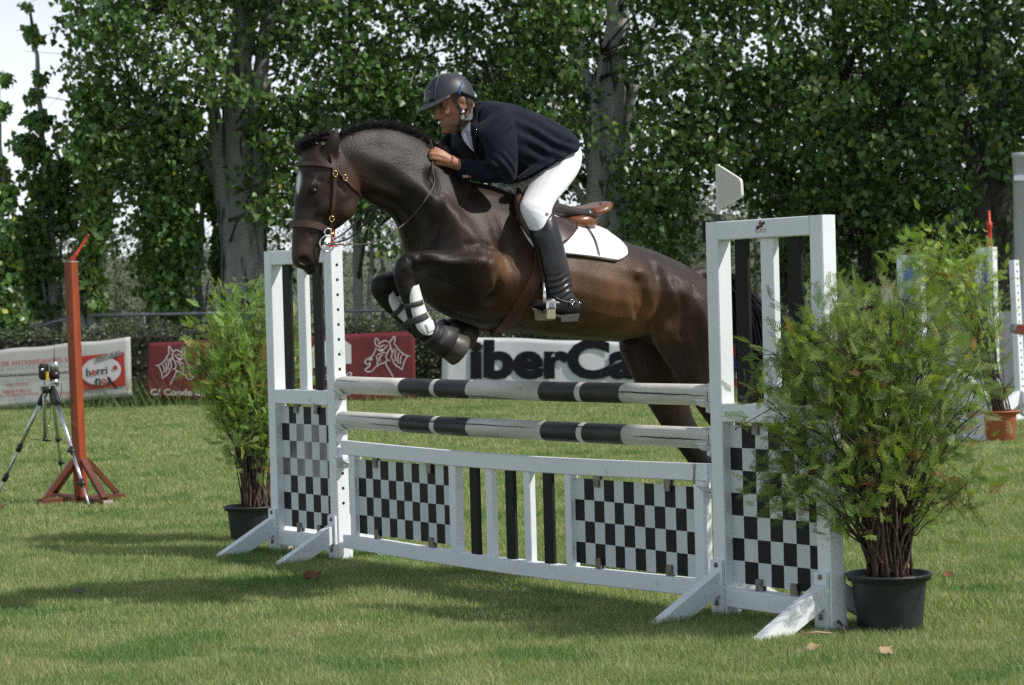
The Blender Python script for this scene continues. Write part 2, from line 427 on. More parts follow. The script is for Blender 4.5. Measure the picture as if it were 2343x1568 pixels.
# ---- rough grass and weeds growing at the foot of the hedge
n = 5200
P = np.stack([rng.uniform(HX0, HX1, n), rng.uniform(31.05, 31.95, n), np.zeros(n)], 1)
h = rng.uniform(0.06, 0.17, n)
tall = (np.abs(P[:, 0] + 5.2) < 0.9) | (np.abs(P[:, 0] + 4.6) < 0.5) | (rng.random(n) < 0.03)
h = np.where(tall & (rng.random(n) < 0.55), rng.uniform(0.2, 0.55, n), h)
V = blades(P, h, np.full(n, 0.011), 0.6)
c = rng.uniform(0.5, 1.0, (n, 1)) * np.array([[0.55, 0.75, 0.5]])
fast_obj('weeds', V, 3, M['grass'], None, 'stuff', np.repeat(c, 3, 0), np.arange(len(V)).reshape(-1, 3))['label'] = 'rough dark grass and weeds along the foot of the hedge'

# ---- pipe railing behind the hedge
ry = 33.6
rail = thing('pipe_railing', 'grey galvanised pipe railing showing above the hedge behind the orange post', 'railing', D(320, 900, ry) * np.array([1, 1, 0]))
a0, a1 = D(201, 722, ry), D(690, 714, ry)
MB().tube([a0, a1], 0.027, 8).build('top_rail', M['galv'], rail, True)
a2 = D(1760, 690, ry)
MB().tube([a1 + (0.02, 0, 0), a2], 0.027, 8).build('top_rail', M['galv'], rail, True)
for px in (330, 640, 960, 1250, 1600):
    t = np.array(D(px, 720, ry)); zt = a0[2] + (a2[2] - a0[2]) * (px - 201) / 1560 - 0.029
    MB().tube([(t[0], ry, 0), (t[0], ry, zt)], 0.022, 8).build('post', M['galv'], rail, True)
rail2 = thing('pipe_railing', 'bent end of a grey galvanised pipe curving down into the hedge', 'railing', D(150, 900, ry + 0.3) * np.array([1, 1, 0]))
pts = catmull([D(60, 757, ry + 0.3), D(100, 744, ry + 0.3), D(138, 733, ry + 0.3), D(152, 733, ry + 0.3), D(159, 742, ry + 0.3), D(161, 760, ry + 0.3), D(161, 900, ry + 0.3) * np.array([1, 1, 0])], 5)
MB().tube(pts, 0.03, 8).build('bent_pipe', M['galv'], rail2, True)
# ------------------------------------------------------------------ trees
M['leaf'] = material('poplar_leaf', (0.070, 0.130, 0.038), (0.095, 0.158, 0.050), 0.6, 0.34, world_noise=True, tint=True, transl=0.28, spec=0.42)
M['leaf_far'] = material('dusty_leaf', (0.085, 0.105, 0.062), (0.12, 0.135, 0.085), 0.5, 0.85, world_noise=True, tint=True)
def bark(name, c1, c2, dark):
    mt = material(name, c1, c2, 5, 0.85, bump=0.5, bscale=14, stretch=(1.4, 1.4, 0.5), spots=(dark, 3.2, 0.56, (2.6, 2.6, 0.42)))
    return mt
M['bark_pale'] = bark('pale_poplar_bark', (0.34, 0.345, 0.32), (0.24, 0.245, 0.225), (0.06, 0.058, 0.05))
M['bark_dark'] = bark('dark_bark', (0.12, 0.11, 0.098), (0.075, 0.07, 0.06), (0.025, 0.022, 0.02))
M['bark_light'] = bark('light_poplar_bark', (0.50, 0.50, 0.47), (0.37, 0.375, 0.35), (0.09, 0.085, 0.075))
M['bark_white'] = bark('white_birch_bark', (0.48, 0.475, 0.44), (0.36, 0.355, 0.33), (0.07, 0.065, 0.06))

def leaf_mesh(P, size, outward=None):
    n = len(P)
    tip = rng.normal(size=(n, 3)) * 0.55 + np.array([0, 0, -0.55])
    if outward is not None: tip += outward * 0.5
    tip /= np.linalg.norm(tip, axis=1, keepdims=True)
    N = rng.normal(size=(n, 3)) * 0.75 + np.array([0.25, -0.35, 0.45])
    N -= tip * np.sum(N * tip, 1, keepdims=True); N /= np.linalg.norm(N, axis=1, keepdims=True) + 1e-9
    S = np.cross(N, tip); z = size[:, None]
    v = np.empty((n, 6, 3))
    v[:, 0] = P; v[:, 1] = P + (tip * 0.22 + S * 0.46 + N * 0.10) * z; v[:, 2] = P + (tip * 0.62 + S * 0.28 + N * 0.07) * z
    v[:, 3] = P + tip * z; v[:, 4] = P + (tip * 0.62 - S * 0.28 + N * 0.07) * z; v[:, 5] = P + (tip * 0.22 - S * 0.46 + N * 0.10) * z
    b = np.arange(n)[:, None] * 6
    f = np.concatenate([b + np.array([[0, 1, 2, 3]]), b + np.array([[0, 3, 4, 5]])], 0)
    return v.reshape(-1, 3), f
def leaf_tint(n, yellow=0.02, lo=0.5, hi=1.5):
    c = rng.uniform(lo, hi, (n, 1)) * np.array([[1, 1, 1]])
    k = rng.random(n) < yellow; c[k] *= np.array([2.6, 1.6, 0.9])
    k = rng.random(n) < 0.16; c[k] *= np.array([1.35, 1.3, 1.25])
    return np.repeat(c, 6, 0)
class Tree:
    def __init__(s, name, label, base, group='trees along the hedge'):
        s.base = np.array([base[0], base[1], 0.0]); s.t = thing(name, label, 'tree', s.base, group)
        s.wood = MB(); s.P = []; s.nodes = []; s.twig = MB()
    def stem(s, pts, r, k=9):
        P = catmull(pts, 5); R = np.interp(np.linspace(0, 1, len(P)), np.linspace(0, 1, len(r)), r)
        P[1:-1] += rng.normal(0, 0.012, (len(P) - 2, 3)); R = R * (1 + rng.normal(0, 0.03, len(R)))
        s.wood.tube(P, R, k); s.nodes += [p for p in P[len(P) // 4:]]
    def clump(s, c, r, n, twig=True):
        """a spray of leaves round c; r: three radii"""
        c = np.asarray(c, float); d = unit(n) * (rng.uniform(0.15, 1, (n, 1)) ** 0.45)
        s.P.append(c + d * np.asarray(r))
        if twig and s.nodes:
            nd = np.array(s.nodes); q = nd[nd[:, 2] < c[2] + 0.3]
            if len(q):
                a = q[np.argmin(np.linalg.norm(q - c, axis=1) + 0.25 * rng.random(len(q)))]
                dd = np.linalg.norm(c - a)
                if 0.35 < dd < 4.5:
                    mid = a * 0.45 + c * 0.55 + np.array([0, 0, 0.12 * dd]) + rng.normal(0, 0.06 * dd, 3)
                    s.twig.tube(catmull([a, mid, c + rng.normal(0, 0.1, 3)], 3), np.linspace(0.012 + 0.008 * dd, 0.005, 7), 4)
                    for _ in range(2):
                        e = c + rng.normal(0, 0.8, 3) * np.asarray(r); s.twig.tube([mid, e], [0.006, 0.003], 3)
    def finish(s, barkm, size=0.115, yellow=0.02, leafm=None, lo=0.5, hi=1.55):
        if s.wood.n: s.wood.build('trunk', barkm, s.t, True)
        if s.twig.n: s.twig.build('branches', M['bark_dark'], s.t, True, kind='stuff')
        P = np.vstack(s.P); n = len(P)
        v, f = leaf_mesh(P, size * rng.uniform(0.65, 1.2, n))
        fast_obj('crown', v, 4, leafm or M['leaf'], s.t, 'stuff', leaf_tint(n, yellow, lo, hi), f)

def path(pxs, y, dy=0.0):
    """trunk axis through picture points standing at depth y"""
    return [np.array(D(px, py, y + dy)) for px, py in pxs]
trees = {}
# the pale multi-stemmed poplar left of centre
Y = 34.6
b = D(548, 900, Y)
T = Tree('poplar_tree', 'big pale poplar with several stems rising behind the left jump wing', b); trees['A'] = T
g = lambda px, y=Y: np.array([D(px, 900, y)[0], y, -0.05])
T.stem([g(556)] + path([(557, 640), (548, 450), (540, 250), (556, 100), (562, -80), (566, -420)], Y), [0.30, 0.25, 0.22, 0.21, 0.19, 0.16, 0.05])
T.stem([g(530)] + path([(527, 640), (512, 480), (500, 380), (488, 250), (470, 60), (440, -200)], Y, -0.12), [0.17, 0.14, 0.12, 0.11, 0.10, 0.08, 0.03])
T.stem([g(580)] + path([(585, 650), (590, 450), (585, 250), (612, 60), (640, -300)], Y, 0.15), [0.20, 0.18, 0.16, 0.14, 0.11, 0.04])
T.stem(path([(520, 520), (485, 400), (430, 310), (360, 250), (300, 215)], Y), [0.09, 0.075, 0.06, 0.045, 0.02], 6)
T.stem(path([(590, 420), (660, 330), (760, 250), (840, 190)], Y), [0.08, 0.065, 0.045, 0.02], 6)
T.stem(path([(548, 230), (500, 150), (440, 80), (390, 20)], Y), [0.09, 0.07, 0.05, 0.02], 6)
T.bm = M['bark_pale']
# the big pale poplar right of the rider
Y = 35.0
b = D(1392, 900, Y)
T = Tree('poplar_tree', 'big pale poplar with a forked trunk rising behind the saddle', b); trees['B'] = T
T.stem([g(1400, Y)] + path([(1400, 640), (1388, 450), (1392, 330), (1398, 180), (1412, 60), (1420, -120), (1425, -450)], Y), [0.36, 0.30, 0.27, 0.23, 0.21, 0.18, 0.14, 0.05])
T.stem(path([(1372, 520), (1362, 380), (1352, 270), (1332, 170), (1310, 60), (1290, -150)], Y, -0.2), [0.20, 0.17, 0.15, 0.13, 0.10, 0.04])
T.stem(path([(1352, 290), (1356, 230), (1368, 180), (1376, 120)], Y, -0.3), [0.10, 0.09, 0.07, 0.03], 6)
T.stem(path([(1412, 420), (1432, 300), (1452, 190), (1480, 100), (1510, 10)], Y, 0.25), [0.13, 0.10, 0.075, 0.05, 0.02], 7)
T.stem(path([(1425, 540), (1460, 440), (1520, 350), (1610, 300), (1680, 275)], Y), [0.09, 0.07, 0.055, 0.04, 0.015], 6)
T.stem(path([(1405, 250), (1480, 190), (1580, 130), (1700, 90)], Y, 0.3), [0.055, 0.04, 0.03, 0.012], 6)
T.stem(path([(1345, 470), (1300, 400), (1240, 330), (1160, 290)], Y), [0.07, 0.055, 0.04, 0.015], 6)
T.bm = M['bark_light']
# thin white trunk
Y = 36.5
T = Tree('birch_tree', 'slim white-barked tree standing between the left jump wing and the horse', D(822, 900, Y)); trees['C'] = T
T.stem([g(822, Y)] + path([(820, 700), (818, 560), (822, 420), (806, 250), (800, 60), (796, -150)], Y), [0.10, 0.085, 0.075, 0.07, 0.055, 0.045, 0.02], 8)
T.stem([g(838, Y)] + path([(846, 640), (852, 520), (862, 400), (880, 250), (890, 80)], Y, 0.3), [0.05, 0.045, 0.04, 0.035, 0.03, 0.012], 6)
T.bm = M['bark_white']
# dark trees on the right
Y = 34.8
T = Tree('poplar_tree', 'tall dark tree with a thick shaded trunk behind the terracotta pot', D(2278, 900, Y)); trees['D'] = T
T.stem([g(2282, Y)] + path([(2282, 640), (2274, 450), (2268, 300), (2262, 120), (2262, -120), (2270, -450)], Y), [0.30, 0.27, 0.25, 0.22, 0.18, 0.12, 0.04])
T.stem(path([(2262, 560), (2240, 430), (2215, 320), (2190, 180), (2160, 20)], Y, -0.2), [0.15, 0.13, 0.11, 0.09, 0.03], 7)
T.stem(path([(2290, 420), (2316, 310), (2345, 180), (2370, 30)], Y, -0.2), [0.13, 0.10, 0.08, 0.03], 7)
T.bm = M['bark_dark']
Y = 37.5
T = Tree('poplar_tree', 'shaded tree with a leaning dark trunk behind the right jump wing', D(1995, 900, Y)); trees['E'] = T
T.stem([g(1990, Y)] + path([(1988, 700), (1985, 560), (1978, 430), (1952, 290), (1920, 120), (1890, -150)], Y), [0.20, 0.18, 0.165, 0.15, 0.12, 0.09, 0.03])
T.stem(path([(1988, 600), (2020, 460), (2048, 320), (2070, 120), (2080, -100)], Y, 0.2), [0.12, 0.10, 0.085, 0.07, 0.03], 7)
T.stem(path([(1975, 470), (1930, 420), (1870, 330), (1830, 240)], Y), [0.08, 0.06, 0.045, 0.015], 6)
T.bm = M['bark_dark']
Y = 38.5
T = Tree('poplar_tree', 'slender dark tree seen above the horse emblem of the right wing', D(1790, 900, Y)); trees['F'] = T
T.stem([g(1790, Y)] + path([(1792, 640), (1796, 480), (1770, 300), (1760, 100), (1750, -120)], Y), [0.13, 0.11, 0.09, 0.075, 0.06, 0.02], 7)
T.stem(path([(1795, 520), (1830, 420), (1850, 300), (1862, 150)], Y), [0.06, 0.05, 0.04, 0.015], 6)
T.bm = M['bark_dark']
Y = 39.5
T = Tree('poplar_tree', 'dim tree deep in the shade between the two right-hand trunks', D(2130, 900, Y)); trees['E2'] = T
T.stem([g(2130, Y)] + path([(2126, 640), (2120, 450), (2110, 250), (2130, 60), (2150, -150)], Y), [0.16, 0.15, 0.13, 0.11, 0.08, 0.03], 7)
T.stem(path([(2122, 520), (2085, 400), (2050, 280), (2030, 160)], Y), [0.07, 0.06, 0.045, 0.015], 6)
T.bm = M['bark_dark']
# slim young stem just above the horse's croup
Y = 34.2
T = Tree('young_poplar', 'slim young poplar with sparse leaves right above the horse croup', D(1532, 900, Y), 'young poplars by the hedge'); trees['G'] = T
T.stem([g(1536, Y)] + path([(1534, 620), (1538, 520), (1546, 420), (1556, 320)], Y), [0.05, 0.04, 0.034, 0.028, 0.012], 6)
for k in range(46):
    py = rng.uniform(430, 660); px = 1540 + rng.normal(0, 26)
    T.clump(D(px, py, Y + rng.normal(0, 0.2)), (0.22, 0.22, 0.22), 8, False)
T.bm = M['bark_dark']
# ---- the young columns at the far left
cols = [
    ('slim young poplar at the far left, cut by the picture edge', 8, 33.8, [(8, 900), (6, 600), (2, 380), (-6, 180)], [(10, 720, 52, 60), (6, 620, 50, 70), (2, 530, 44, 60), (0, 450, 34, 50), (-2, 380, 24, 40), (4, 250, 26, 22), (12, 180, 18, 14)], 1200),
    ('tall thin poplar with a bare white stem left of the orange post', 112, 34.6, [(128, 900), (118, 600), (112, 440), (92, 270), (84, 130), (68, 20)], [(98, 690, 42, 50), (90, 600, 50, 60), (78, 520, 52, 60), (96, 430, 62, 60), (74, 340, 50, 46), (92, 270, 36, 34), (86, 225, 18, 24), (88, 180, 15, 18), (76, 70, 24, 24), (60, 20, 16, 12), (150, 370, 26, 40), (158, 480, 30, 60)], 1900),
    ('dense young poplar column right behind the orange post', 208, 33.9, [(206, 900), (208, 640), (216, 480), (224, 330), (226, 180)], [(205, 640, 40, 60), (208, 560, 46, 60), (216, 480, 52, 56), (218, 400, 54, 52), (222, 320, 52, 50), (226, 240, 46, 46), (214, 700, 26, 36)], 2100),
    ('broad dark young poplar column left of the left conifer', 388, 34.2, [(388, 900), (386, 660), (392, 500), (398, 340), (404, 180)], [(378, 690, 54, 40), (380, 630, 66, 50), (390, 560, 72, 54), (396, 490, 74, 54), (388, 420, 70, 50), (392, 350, 64, 46), (400, 280, 60, 46), (430, 560, 40, 60), (346, 500, 34, 60)], 3300),
    ('thin dark poplar column between the pale poplar and the broad column', 458, 35.4, [(458, 900), (456, 640), (462, 480), (470, 330)], [(470, 420, 34, 46), (476, 350, 38, 46), (488, 480, 22, 40), (500, 590, 20, 60)], 900),
]
for lab, px, Y, st, cl, nl in cols:
    T = Tree('young_poplar', lab, D(px, 900, Y), 'young poplars by the hedge')
    P0 = path(st, Y); P0[0][2] = -0.05
    T.stem(P0, np.linspace(0.085, 0.02, len(P0)), 7)
    for q in (-1, 1):                                # side stems hugging the main one
        o = [p + np.array([q * 0.16 * min(1, i * 0.8), 0.1 * q, 0]) for i, p in enumerate(P0[:-2])]
        T.stem(o, np.linspace(0.035, 0.012, len(o)), 5)
    tot = sum(c[2] * c[3] for c in cl)
    for cx, cy, rx, rz in cl:
        m_ = max(2, int(14 * rx * rz / 2600)); npl = int(nl * 2.2 * rx * rz / tot / m_)
        for _ in range(m_):
            dd = unit(1)[0] * rng.uniform(0.2, 1)
            T.clump(D(cx + dd[0] * rx * 0.8, cy + dd[2] * rz * 0.9, Y + dd[1] * 0.4), (rx / 149 * 0.62, 0.35, rz / 149 * 0.6), max(4, npl), rng.random() < 0.3)
    T.finish(M['bark_pale'], 0.112, 0.05, None, 0.8, 1.9)
# more foliage low behind the hedge, between the columns
for px, py, n in ((60, 640, 90), (160, 560, 70), (305, 560, 110), (305, 470, 120), (296, 400, 130), (290, 340, 120), (40, 560, 90), (250, 690, 50), (430, 700, 50), (660, 560, 70), (650, 640, 60), (880, 600, 60)):
    trees['A' if px > 500 else 'A'].clump(D(px + rng.normal(0, 8), py, 37.5), (0.42, 0.4, 0.5), n, False)
# off-frame neighbours of the same row, added to shade its right end
for lab, X, Y in (('poplar standing in the row beyond the right edge of the picture', 10.6, 34.5), ('added off-frame poplar far out to the right, shading the row', 14.6, 34.0)):
    T = Tree('poplar_tree', lab, (X, Y)); trees[lab] = T
    T.stem([(X, Y, -0.05), (X + 0.1, Y, 2.5), (X - 0.1, Y, 5), (X, Y, 11.5)], [0.28, 0.22, 0.17, 0.05]); T.bm = M['bark_dark']

# ---- leaf sprays of the closed canopy, each handed to the tree it hangs from
def spray(key, px, py, Y, r, n):
    trees[key].clump(D(px, py, Y), r, n)
def pick(px):
    c = [('A', 470), ('A', 620), ('C', 830), ('B', 1180), ('B', 1400), ('B', 1560), ('F', 1790), ('E', 1960), ('E2', 2120), ('D', 2290)]
    return min(c, key=lambda t: abs(t[1] - px + rng.normal(0, 70)))[0]
# lower limit of the dense leaf mass along the picture (x, y)
LX = [120, 150, 200, 320, 420, 480, 640, 700, 800, 900, 1000, 1150, 1300, 1420, 1480, 1560, 1640, 1700, 1760, 1850, 1950, 2100, 2200, 2342, 2600]
LY = [140, 200, 330, 420, 400, 330, 470, 480, 470, 560, 480, 500, 520, 520, 560, 500, 390, 470, 560, 600, 610, 600, 560, 560, 560]
GAPS = [(476, 455, 24, 40), (60, 120, 90, 160), (1620, 440, 26, 50), (1740, 480, 10, 50)]
cnt = 0
while cnt < 960:
    px = rng.uniform(118, 2420); py = rng.uniform(-330, 620)
    if py > np.interp(px, LX, LY) + rng.normal(0, 16): continue
    if px < 150 and py > 60: continue
    if any(((px - a) / (rx + 30)) ** 2 + ((py - b_) / (ry + 30)) ** 2 < 1 for a, b_, rx, ry in GAPS): continue
    # keep the pale trunks readable
    front = rng.random() < 0.5
    on_trunk = (512 < px < 606 and py > 60) or (1305 < px < 1462 and 30 < py) or (2235 < px < 2300 and py > 330)
    Y = rng.uniform(33.3, 34.1) if front else rng.uniform(35.3, 38.5)
    if on_trunk and front and rng.random() < 0.96: continue
    if math.sin(px * 0.017 + 1.3 * math.sin(py * 0.021)) * math.sin(py * 0.024 + math.sin(px * 0.011)) > 0.66 and rng.random() < 0.7: continue
    k = pick(px); cnt += 1
    r = rng.uniform(0.28, 0.62); n = int(rng.uniform(64, 118) * (r / 0.45) ** 1.6)
    spray(k, px, py, Y, (r * 1.15, r * 0.9, r * 0.8), n)
# deep shaded mass on the right
for _ in range(200):
    px = rng.uniform(1700, 2420); py = rng.uniform(150, 610)
    spray(pick(px), px, py, rng.uniform(37.5, 41), (0.6, 0.6, 0.5), 85)
for _ in range(420):  # extra off-frame clumps, added to block sun from the right-hand trees
    X = rng.uniform(8.6, 18.5); Z = rng.uniform(1.8, 12.5); k = [q for q in trees if 'poplar' in q][0 if X < 12.5 else 1]
    trees[k].clump((X, rng.uniform(29.8, 36.5), Z), (0.9, 0.8, 0.8), 75, False)
# hanging sunlit sprays in front of the trunks
for px, py, r, n in ((500, 190, 0.5, 110), (440, 150, 0.5, 110), (380, 110, 0.6, 130), (300, 70, 0.5, 90), (250, 40, 0.5, 90), (560, 215, 0.25, 40), (640, 330, 0.35, 60), (650, 440, 0.35, 70), (600, 480, 0.30, 60), (620, 490, 0.3, 60), (1060, 220, 0.4, 60), (1440, 300, 0.5, 110), (1480, 360, 0.5, 120), (1520, 420, 0.5, 110), (1560, 300, 0.5, 110), (1640, 350, 0.4, 90), (1280, 40, 0.5, 110), (1340, 20, 0.4, 80), (1230, 250, 0.3, 45), (1270, 330, 0.3, 45), (1900, 210, 0.5, 100), (2050, 90, 0.5, 90), (2180, 210, 0.5, 90), (2240, 120, 0.4, 70), (1600, 130, 0.5, 90), (1800, 120, 0.5, 90)):
    spray(pick(px), px, py, 33.0, (r * 1.3, r * 0.6, r * 0.7), n)
for k, T in trees.items():
    T.finish(T.bm, 0.113 if k != 'G' else 0.11, 0.015 if k != 'G' else 0.05)

# ---- dusty far trees beyond, seen through the gaps
far = [(60, 72, 4.4), (170, 66, 4.0), (260, 78, 4.6), (330, 68, 3.9), (440, 74, 4.3), (500, 66, 3.6), (640, 80, 4.6), (870, 74, 4.2), (905, 82, 4.4), (1480, 80, 4.4), (1570, 70, 3.9), (1650, 76, 5.1), (1720, 68, 5.0), (1790, 72, 5.4), (1880, 80, 5.0)]
for i, (px, Y, h) in enumerate(far):
    b = D(px, 740, Y); side = ['behind the far left columns', 'left of the orange post', 'just right of the orange post', 'right of the orange post', 'left of the pale poplar', 'behind the left conifer', 'behind the left jump wing', 'behind the white-barked tree', 'below the horse neck', 'above the horse croup', 'behind the horse croup', 'left of the white pennant', 'behind the white pennant', 'behind the right wing top', 'deep behind the right wing'][i]
    T = Tree('scrub_tree', 'dusty grey-green tree far off ' + side, b, 'dusty trees beyond the field')
    T.stem([(b[0], Y, -0.1), (b[0] + 0.2, Y, h * 0.4), (b[0], Y, h * 0.85)], [0.16, 0.12, 0.03], 6)
    for _ in range(26):
        d = unit(1)[0]; T.clump(np.array([b[0], Y, h * 0.52]) + d * np.array([1.9, 1.5, h * 0.40]), (0.75, 0.75, 0.6), 260, False)
    T.finish(M['bark_dark'], 0.075, 0.0, M['leaf_far'], 0.9, 1.1)
# ------------------------------------------------------------------ the jump
ANG = rad(54.03)
E_ = np.array([math.cos(ANG), -math.sin(ANG), 0]); N_ = np.array([-math.sin(ANG), -math.cos(ANG), 0])
A0 = np.array([-0.9405, 12.021, 0.0])
PB, WW, LL, HH = 0.0753, 0.7025, 3.0, 1.65           # post size, wing width, pole length, wing height
def FW(u, v, z): return A0 + E_ * u - N_ * v + np.array([0, 0, z])
def upix(px, py, v=0.0):
    p = on_plane(px, py, A0 - N_ * v, N_) - A0
    return float(p @ E_), float(p[2])
CH = 0.004
def checker(u0, u1, v, z0, z1, nu, nz, parent, first_black, worn=(), vary=0.0):
    """a thin printed board: one mesh, its squares printed on the front face"""
    th = 0.008; us = np.linspace(u0, u1, nu + 1); us[1:-1] += rng.normal(0, vary, nu - 1); zs = np.linspace(z0, z1, nz + 1)
    mb = MB()
    g = np.array([[FW(u, v, z) for z in zs] for u in us]); n, mm = g.shape[:2]
    f = []; mi = []
    for i in range(nu):
        for j in range(nz):
            a = i * mm + j; f.append((a, a + mm, a + mm + 1, a + 1))
            blk = (i + j + first_black) % 2 == 0
            k = 1 if blk else 0
            if blk and (i, j) in worn: k = worn[(i, j)]
            mi.append(k)
    base = len(g.reshape(-1, 3)); back = np.array([FW(u, v + th, z) for u, z in ((u0, z0), (u1, z0), (u1, z1), (u0, z1))])
    V = np.vstack([g.reshape(-1, 3), back])
    f.append((base, base + 3, base + 2, base + 1)); mi.append(0)
    c = [0, (n - 1) * mm, n * mm - 1, mm - 1]
    edges = [[i * mm for i in range(n)], [(n - 1) * mm + j for j in range(mm)], [i * mm + mm - 1 for i in range(n - 1, -1, -1)], [j for j in range(mm - 1, -1, -1)]]
    for q, ed in enumerate(edges):
        f.append(tuple(ed[::-1]) + (base + q, base + (q + 1) % 4)); mi.append(0)
    return make_obj('checkered_panel', V, f, [M['check_white'], M['check_black'], M['check_worn'], M['check_faded']], parent, False, mi)
def clip(u, v, z, up, parent):
    mb = MB(); s = 1 if up else -1
    mb.boxf(FW, (u - 0.018, v - 0.012, min(z, z + s * 0.05)), (u + 0.018, v - 0.002, max(z, z + s * 0.05)))
    mb.boxf(FW, (u - 0.018, v + 0.010, min(z, z + s * 0.03)), (u + 0.018, v + 0.018, max(z, z + s * 0.03)))
    return mb.build('panel_clip', M['steel'], parent)
def bolt(u, v, z, parent, s=-1):
    mb = MB(); c = FW(u, v, z)
    mb.lathe(c, [(0.011, 0), (0.011, 0.004), (0.007, 0.007), (0.001, 0.008)], 10, axis=N_ * -s)
    return mb.build('bolt', M['steel'], parent, True)
def brace(u0, u1, sgn, parent):
    """diagonal foot out of the front (sgn -1) or back of a post"""
    v0 = 0.0 if sgn < 0 else PB
    prof = [(0.002, 0.195), (0.37, 0.0), (0.20, 0.0), (0.002, 0.10)]
    r = [[FW(u, v0 + sgn * a, z) for a, z in prof] for u in (u0, u1)]
    mb = MB(); mb.loft(r); o = mb.build('foot_brace', M['white'], parent)
    mb = MB(); mb.boxf(FW, (u0 - 0.006, v0 + sgn * 0.002, 0.0), (u1 + 0.014, v0 + sgn * 0.016, 0.235)); mb.build('foot_plate', M['white'], parent)
    for z in (0.215, 0.055):
        bolt((u0 + u1) / 2 + 0.004, v0 + sgn * 0.0165, z, parent, -1 if sgn < 0 else 1)
    return o
def cup(u, z, side, parent):
    """curved pole cup on the inner face of a jump post; side +1 sticks out along +u"""
    mb = MB(); s = side
    mb.boxf(FW, (u + s * 0.001, 0.000, z - 0.075), (u + s * 0.007, 0.070, z + 0.052))
    th = np.linspace(np.pi * 1.12, np.pi * 1.88, 9); R0, R1 = 0.049, 0.054
    ring = [(0.034 + R0 * math.cos(t), z + R0 * math.sin(t)) for t in th] + [(0.034 + R1 * math.cos(t), z + R1 * math.sin(t)) for t in th[::-1]]
    mb.loft([[FW(u + s * a, v, zz) for v, zz in ring] for a in (0.007, 0.075)])
    mb.boxf(FW, (u + s * 0.007, -0.018, z - 0.026), (u + s * 0.075, -0.010, z - 0.018))
    mb.boxf(FW, (u + s * 0.007, 0.026, z - 0.075), (u + s * 0.055, 0.042, z - 0.054))
    o = mb.build('jump_cup', M['white'], parent, True)
    return o
def peg_hole(c, rel, parent, me=None):
    if me is None:
        me = bpy.data.meshes.new('peg_hole'); me.from_pydata([tuple(p) for p in rel], [], [tuple(range(len(rel)))]); me.materials.append(M['plastic'])
    o = bpy.data.objects.new('peg_hole', me); o.parent = parent; o.location = tuple(np.asarray(c) - root_loc(parent)); col.objects.link(o)
    return me
def wing(u_in, sgn, label, worn, red_flag=False):
    """u_in: the jump-side edge; sgn +1 the wing runs along +u"""
    U = lambda a: u_in + sgn * a                          # a measured outward from the jump side
    a_b = lambda a0, a1: (min(U(a0), U(a1)), max(U(a0), U(a1)))
    t = thing('jump_wing', label, 'jump wing', FW(*(U(WW / 2), PB / 2, 0)), 'wings of the checkered jump')
    for k, (a0, a1) in enumerate(((0, PB), (WW - PB, WW))):
        u0, u1 = a_b(a0, a1)
        MB().boxf(FW, (u0, 0, 0.0), (u1, PB, HH - 0.0005), ch=CH).build('post', M['white'], t)
    u0, u1 = a_b(PB + 0.0008, WW - PB - 0.0008)
    MB().boxf(FW, (u0, 0.0006, HH - 0.078), (u1, PB - 0.0006, HH - 0.001), ch=CH).build('top_rail', M['white'], t)
    MB().boxf(FW, (u0, 0.0006, 0.815), (u1, PB - 0.0006, 0.892), ch=CH).build('middle_rail', M['white'], t)
    MB().boxf(FW, (u0, 0.0006, 0.040), (u1, PB - 0.0006, 0.118), ch=CH).build('bottom_rail', M['white'], t)
    lo = min(U(0), U(WW))
    for k, (a, mat_) in enumerate(((0.155, 'black'), (0.313, 'white'), (0.472, 'black'))):
        th = 0.020 if mat_ == 'black' else 0.034
        MB().boxf(FW, (lo + a, 0.022, 0.8935), (lo + a + 0.078, 0.022 + th, HH - 0.0795), ch=0.003).build('slat', M[mat_], t)
    checker(lo + PB + 0.003, lo + WW - PB - 0.003, 0.040, 0.140, 0.800, 7, 7, t, 1, worn, 0.0015)
    for a in (0.245, 0.455):
        clip(lo + a, 0.040, 0.118, True, t); clip(lo + a, 0.040, 0.8145, False, t)
    for a in (0.004, WW - PB + 0.002):
        brace(lo + a, lo + a + 0.052, -1, t); brace(lo + a, lo + a + 0.052, 1, t)
    face = U(0)
    # peg holes down the inner face of the jump post
    ax = E_ * (-sgn); hole_me = None
    zs = [z for z in np.arange(0.30, 1.60, 0.0785)]
    for z in zs:
        c = FW(face, 0.037, z) + ax * 0.0006
        a = np.array([0, 0, 1.0]); b = -N_
        th = np.linspace(0, 2 * np.pi, 10, endpoint=False)
        hole_me = peg_hole(c, [0.0085 * (math.cos(q) * a + math.sin(q) * b) for q in th], t, hole_me)
    for z in (0.925 - 0.001, 0.742 - 0.001, 0.565):
        cup(face, z, -sgn, t)
    return t, U
wornL = {(i, j): 2 for i in range(7) for j in (3, 4, 5)}
wornL.update({(1, 4): 3, (1, 5): 3, (3, 5): 3, (3, 3): 3, (5, 4): 2, (0, 5): 1, (0, 3): 3, (6, 5): 1, (6, 3): 3, (2, 4): 3})
wingL, UL = wing(0.0, -1, 'white wooden jump wing beside the horse head, its checkered panel faded', wornL)
wingR, UR = wing(LL, 1, 'white wooden jump wing with a horse emblem, half covered by the big conifer', {})

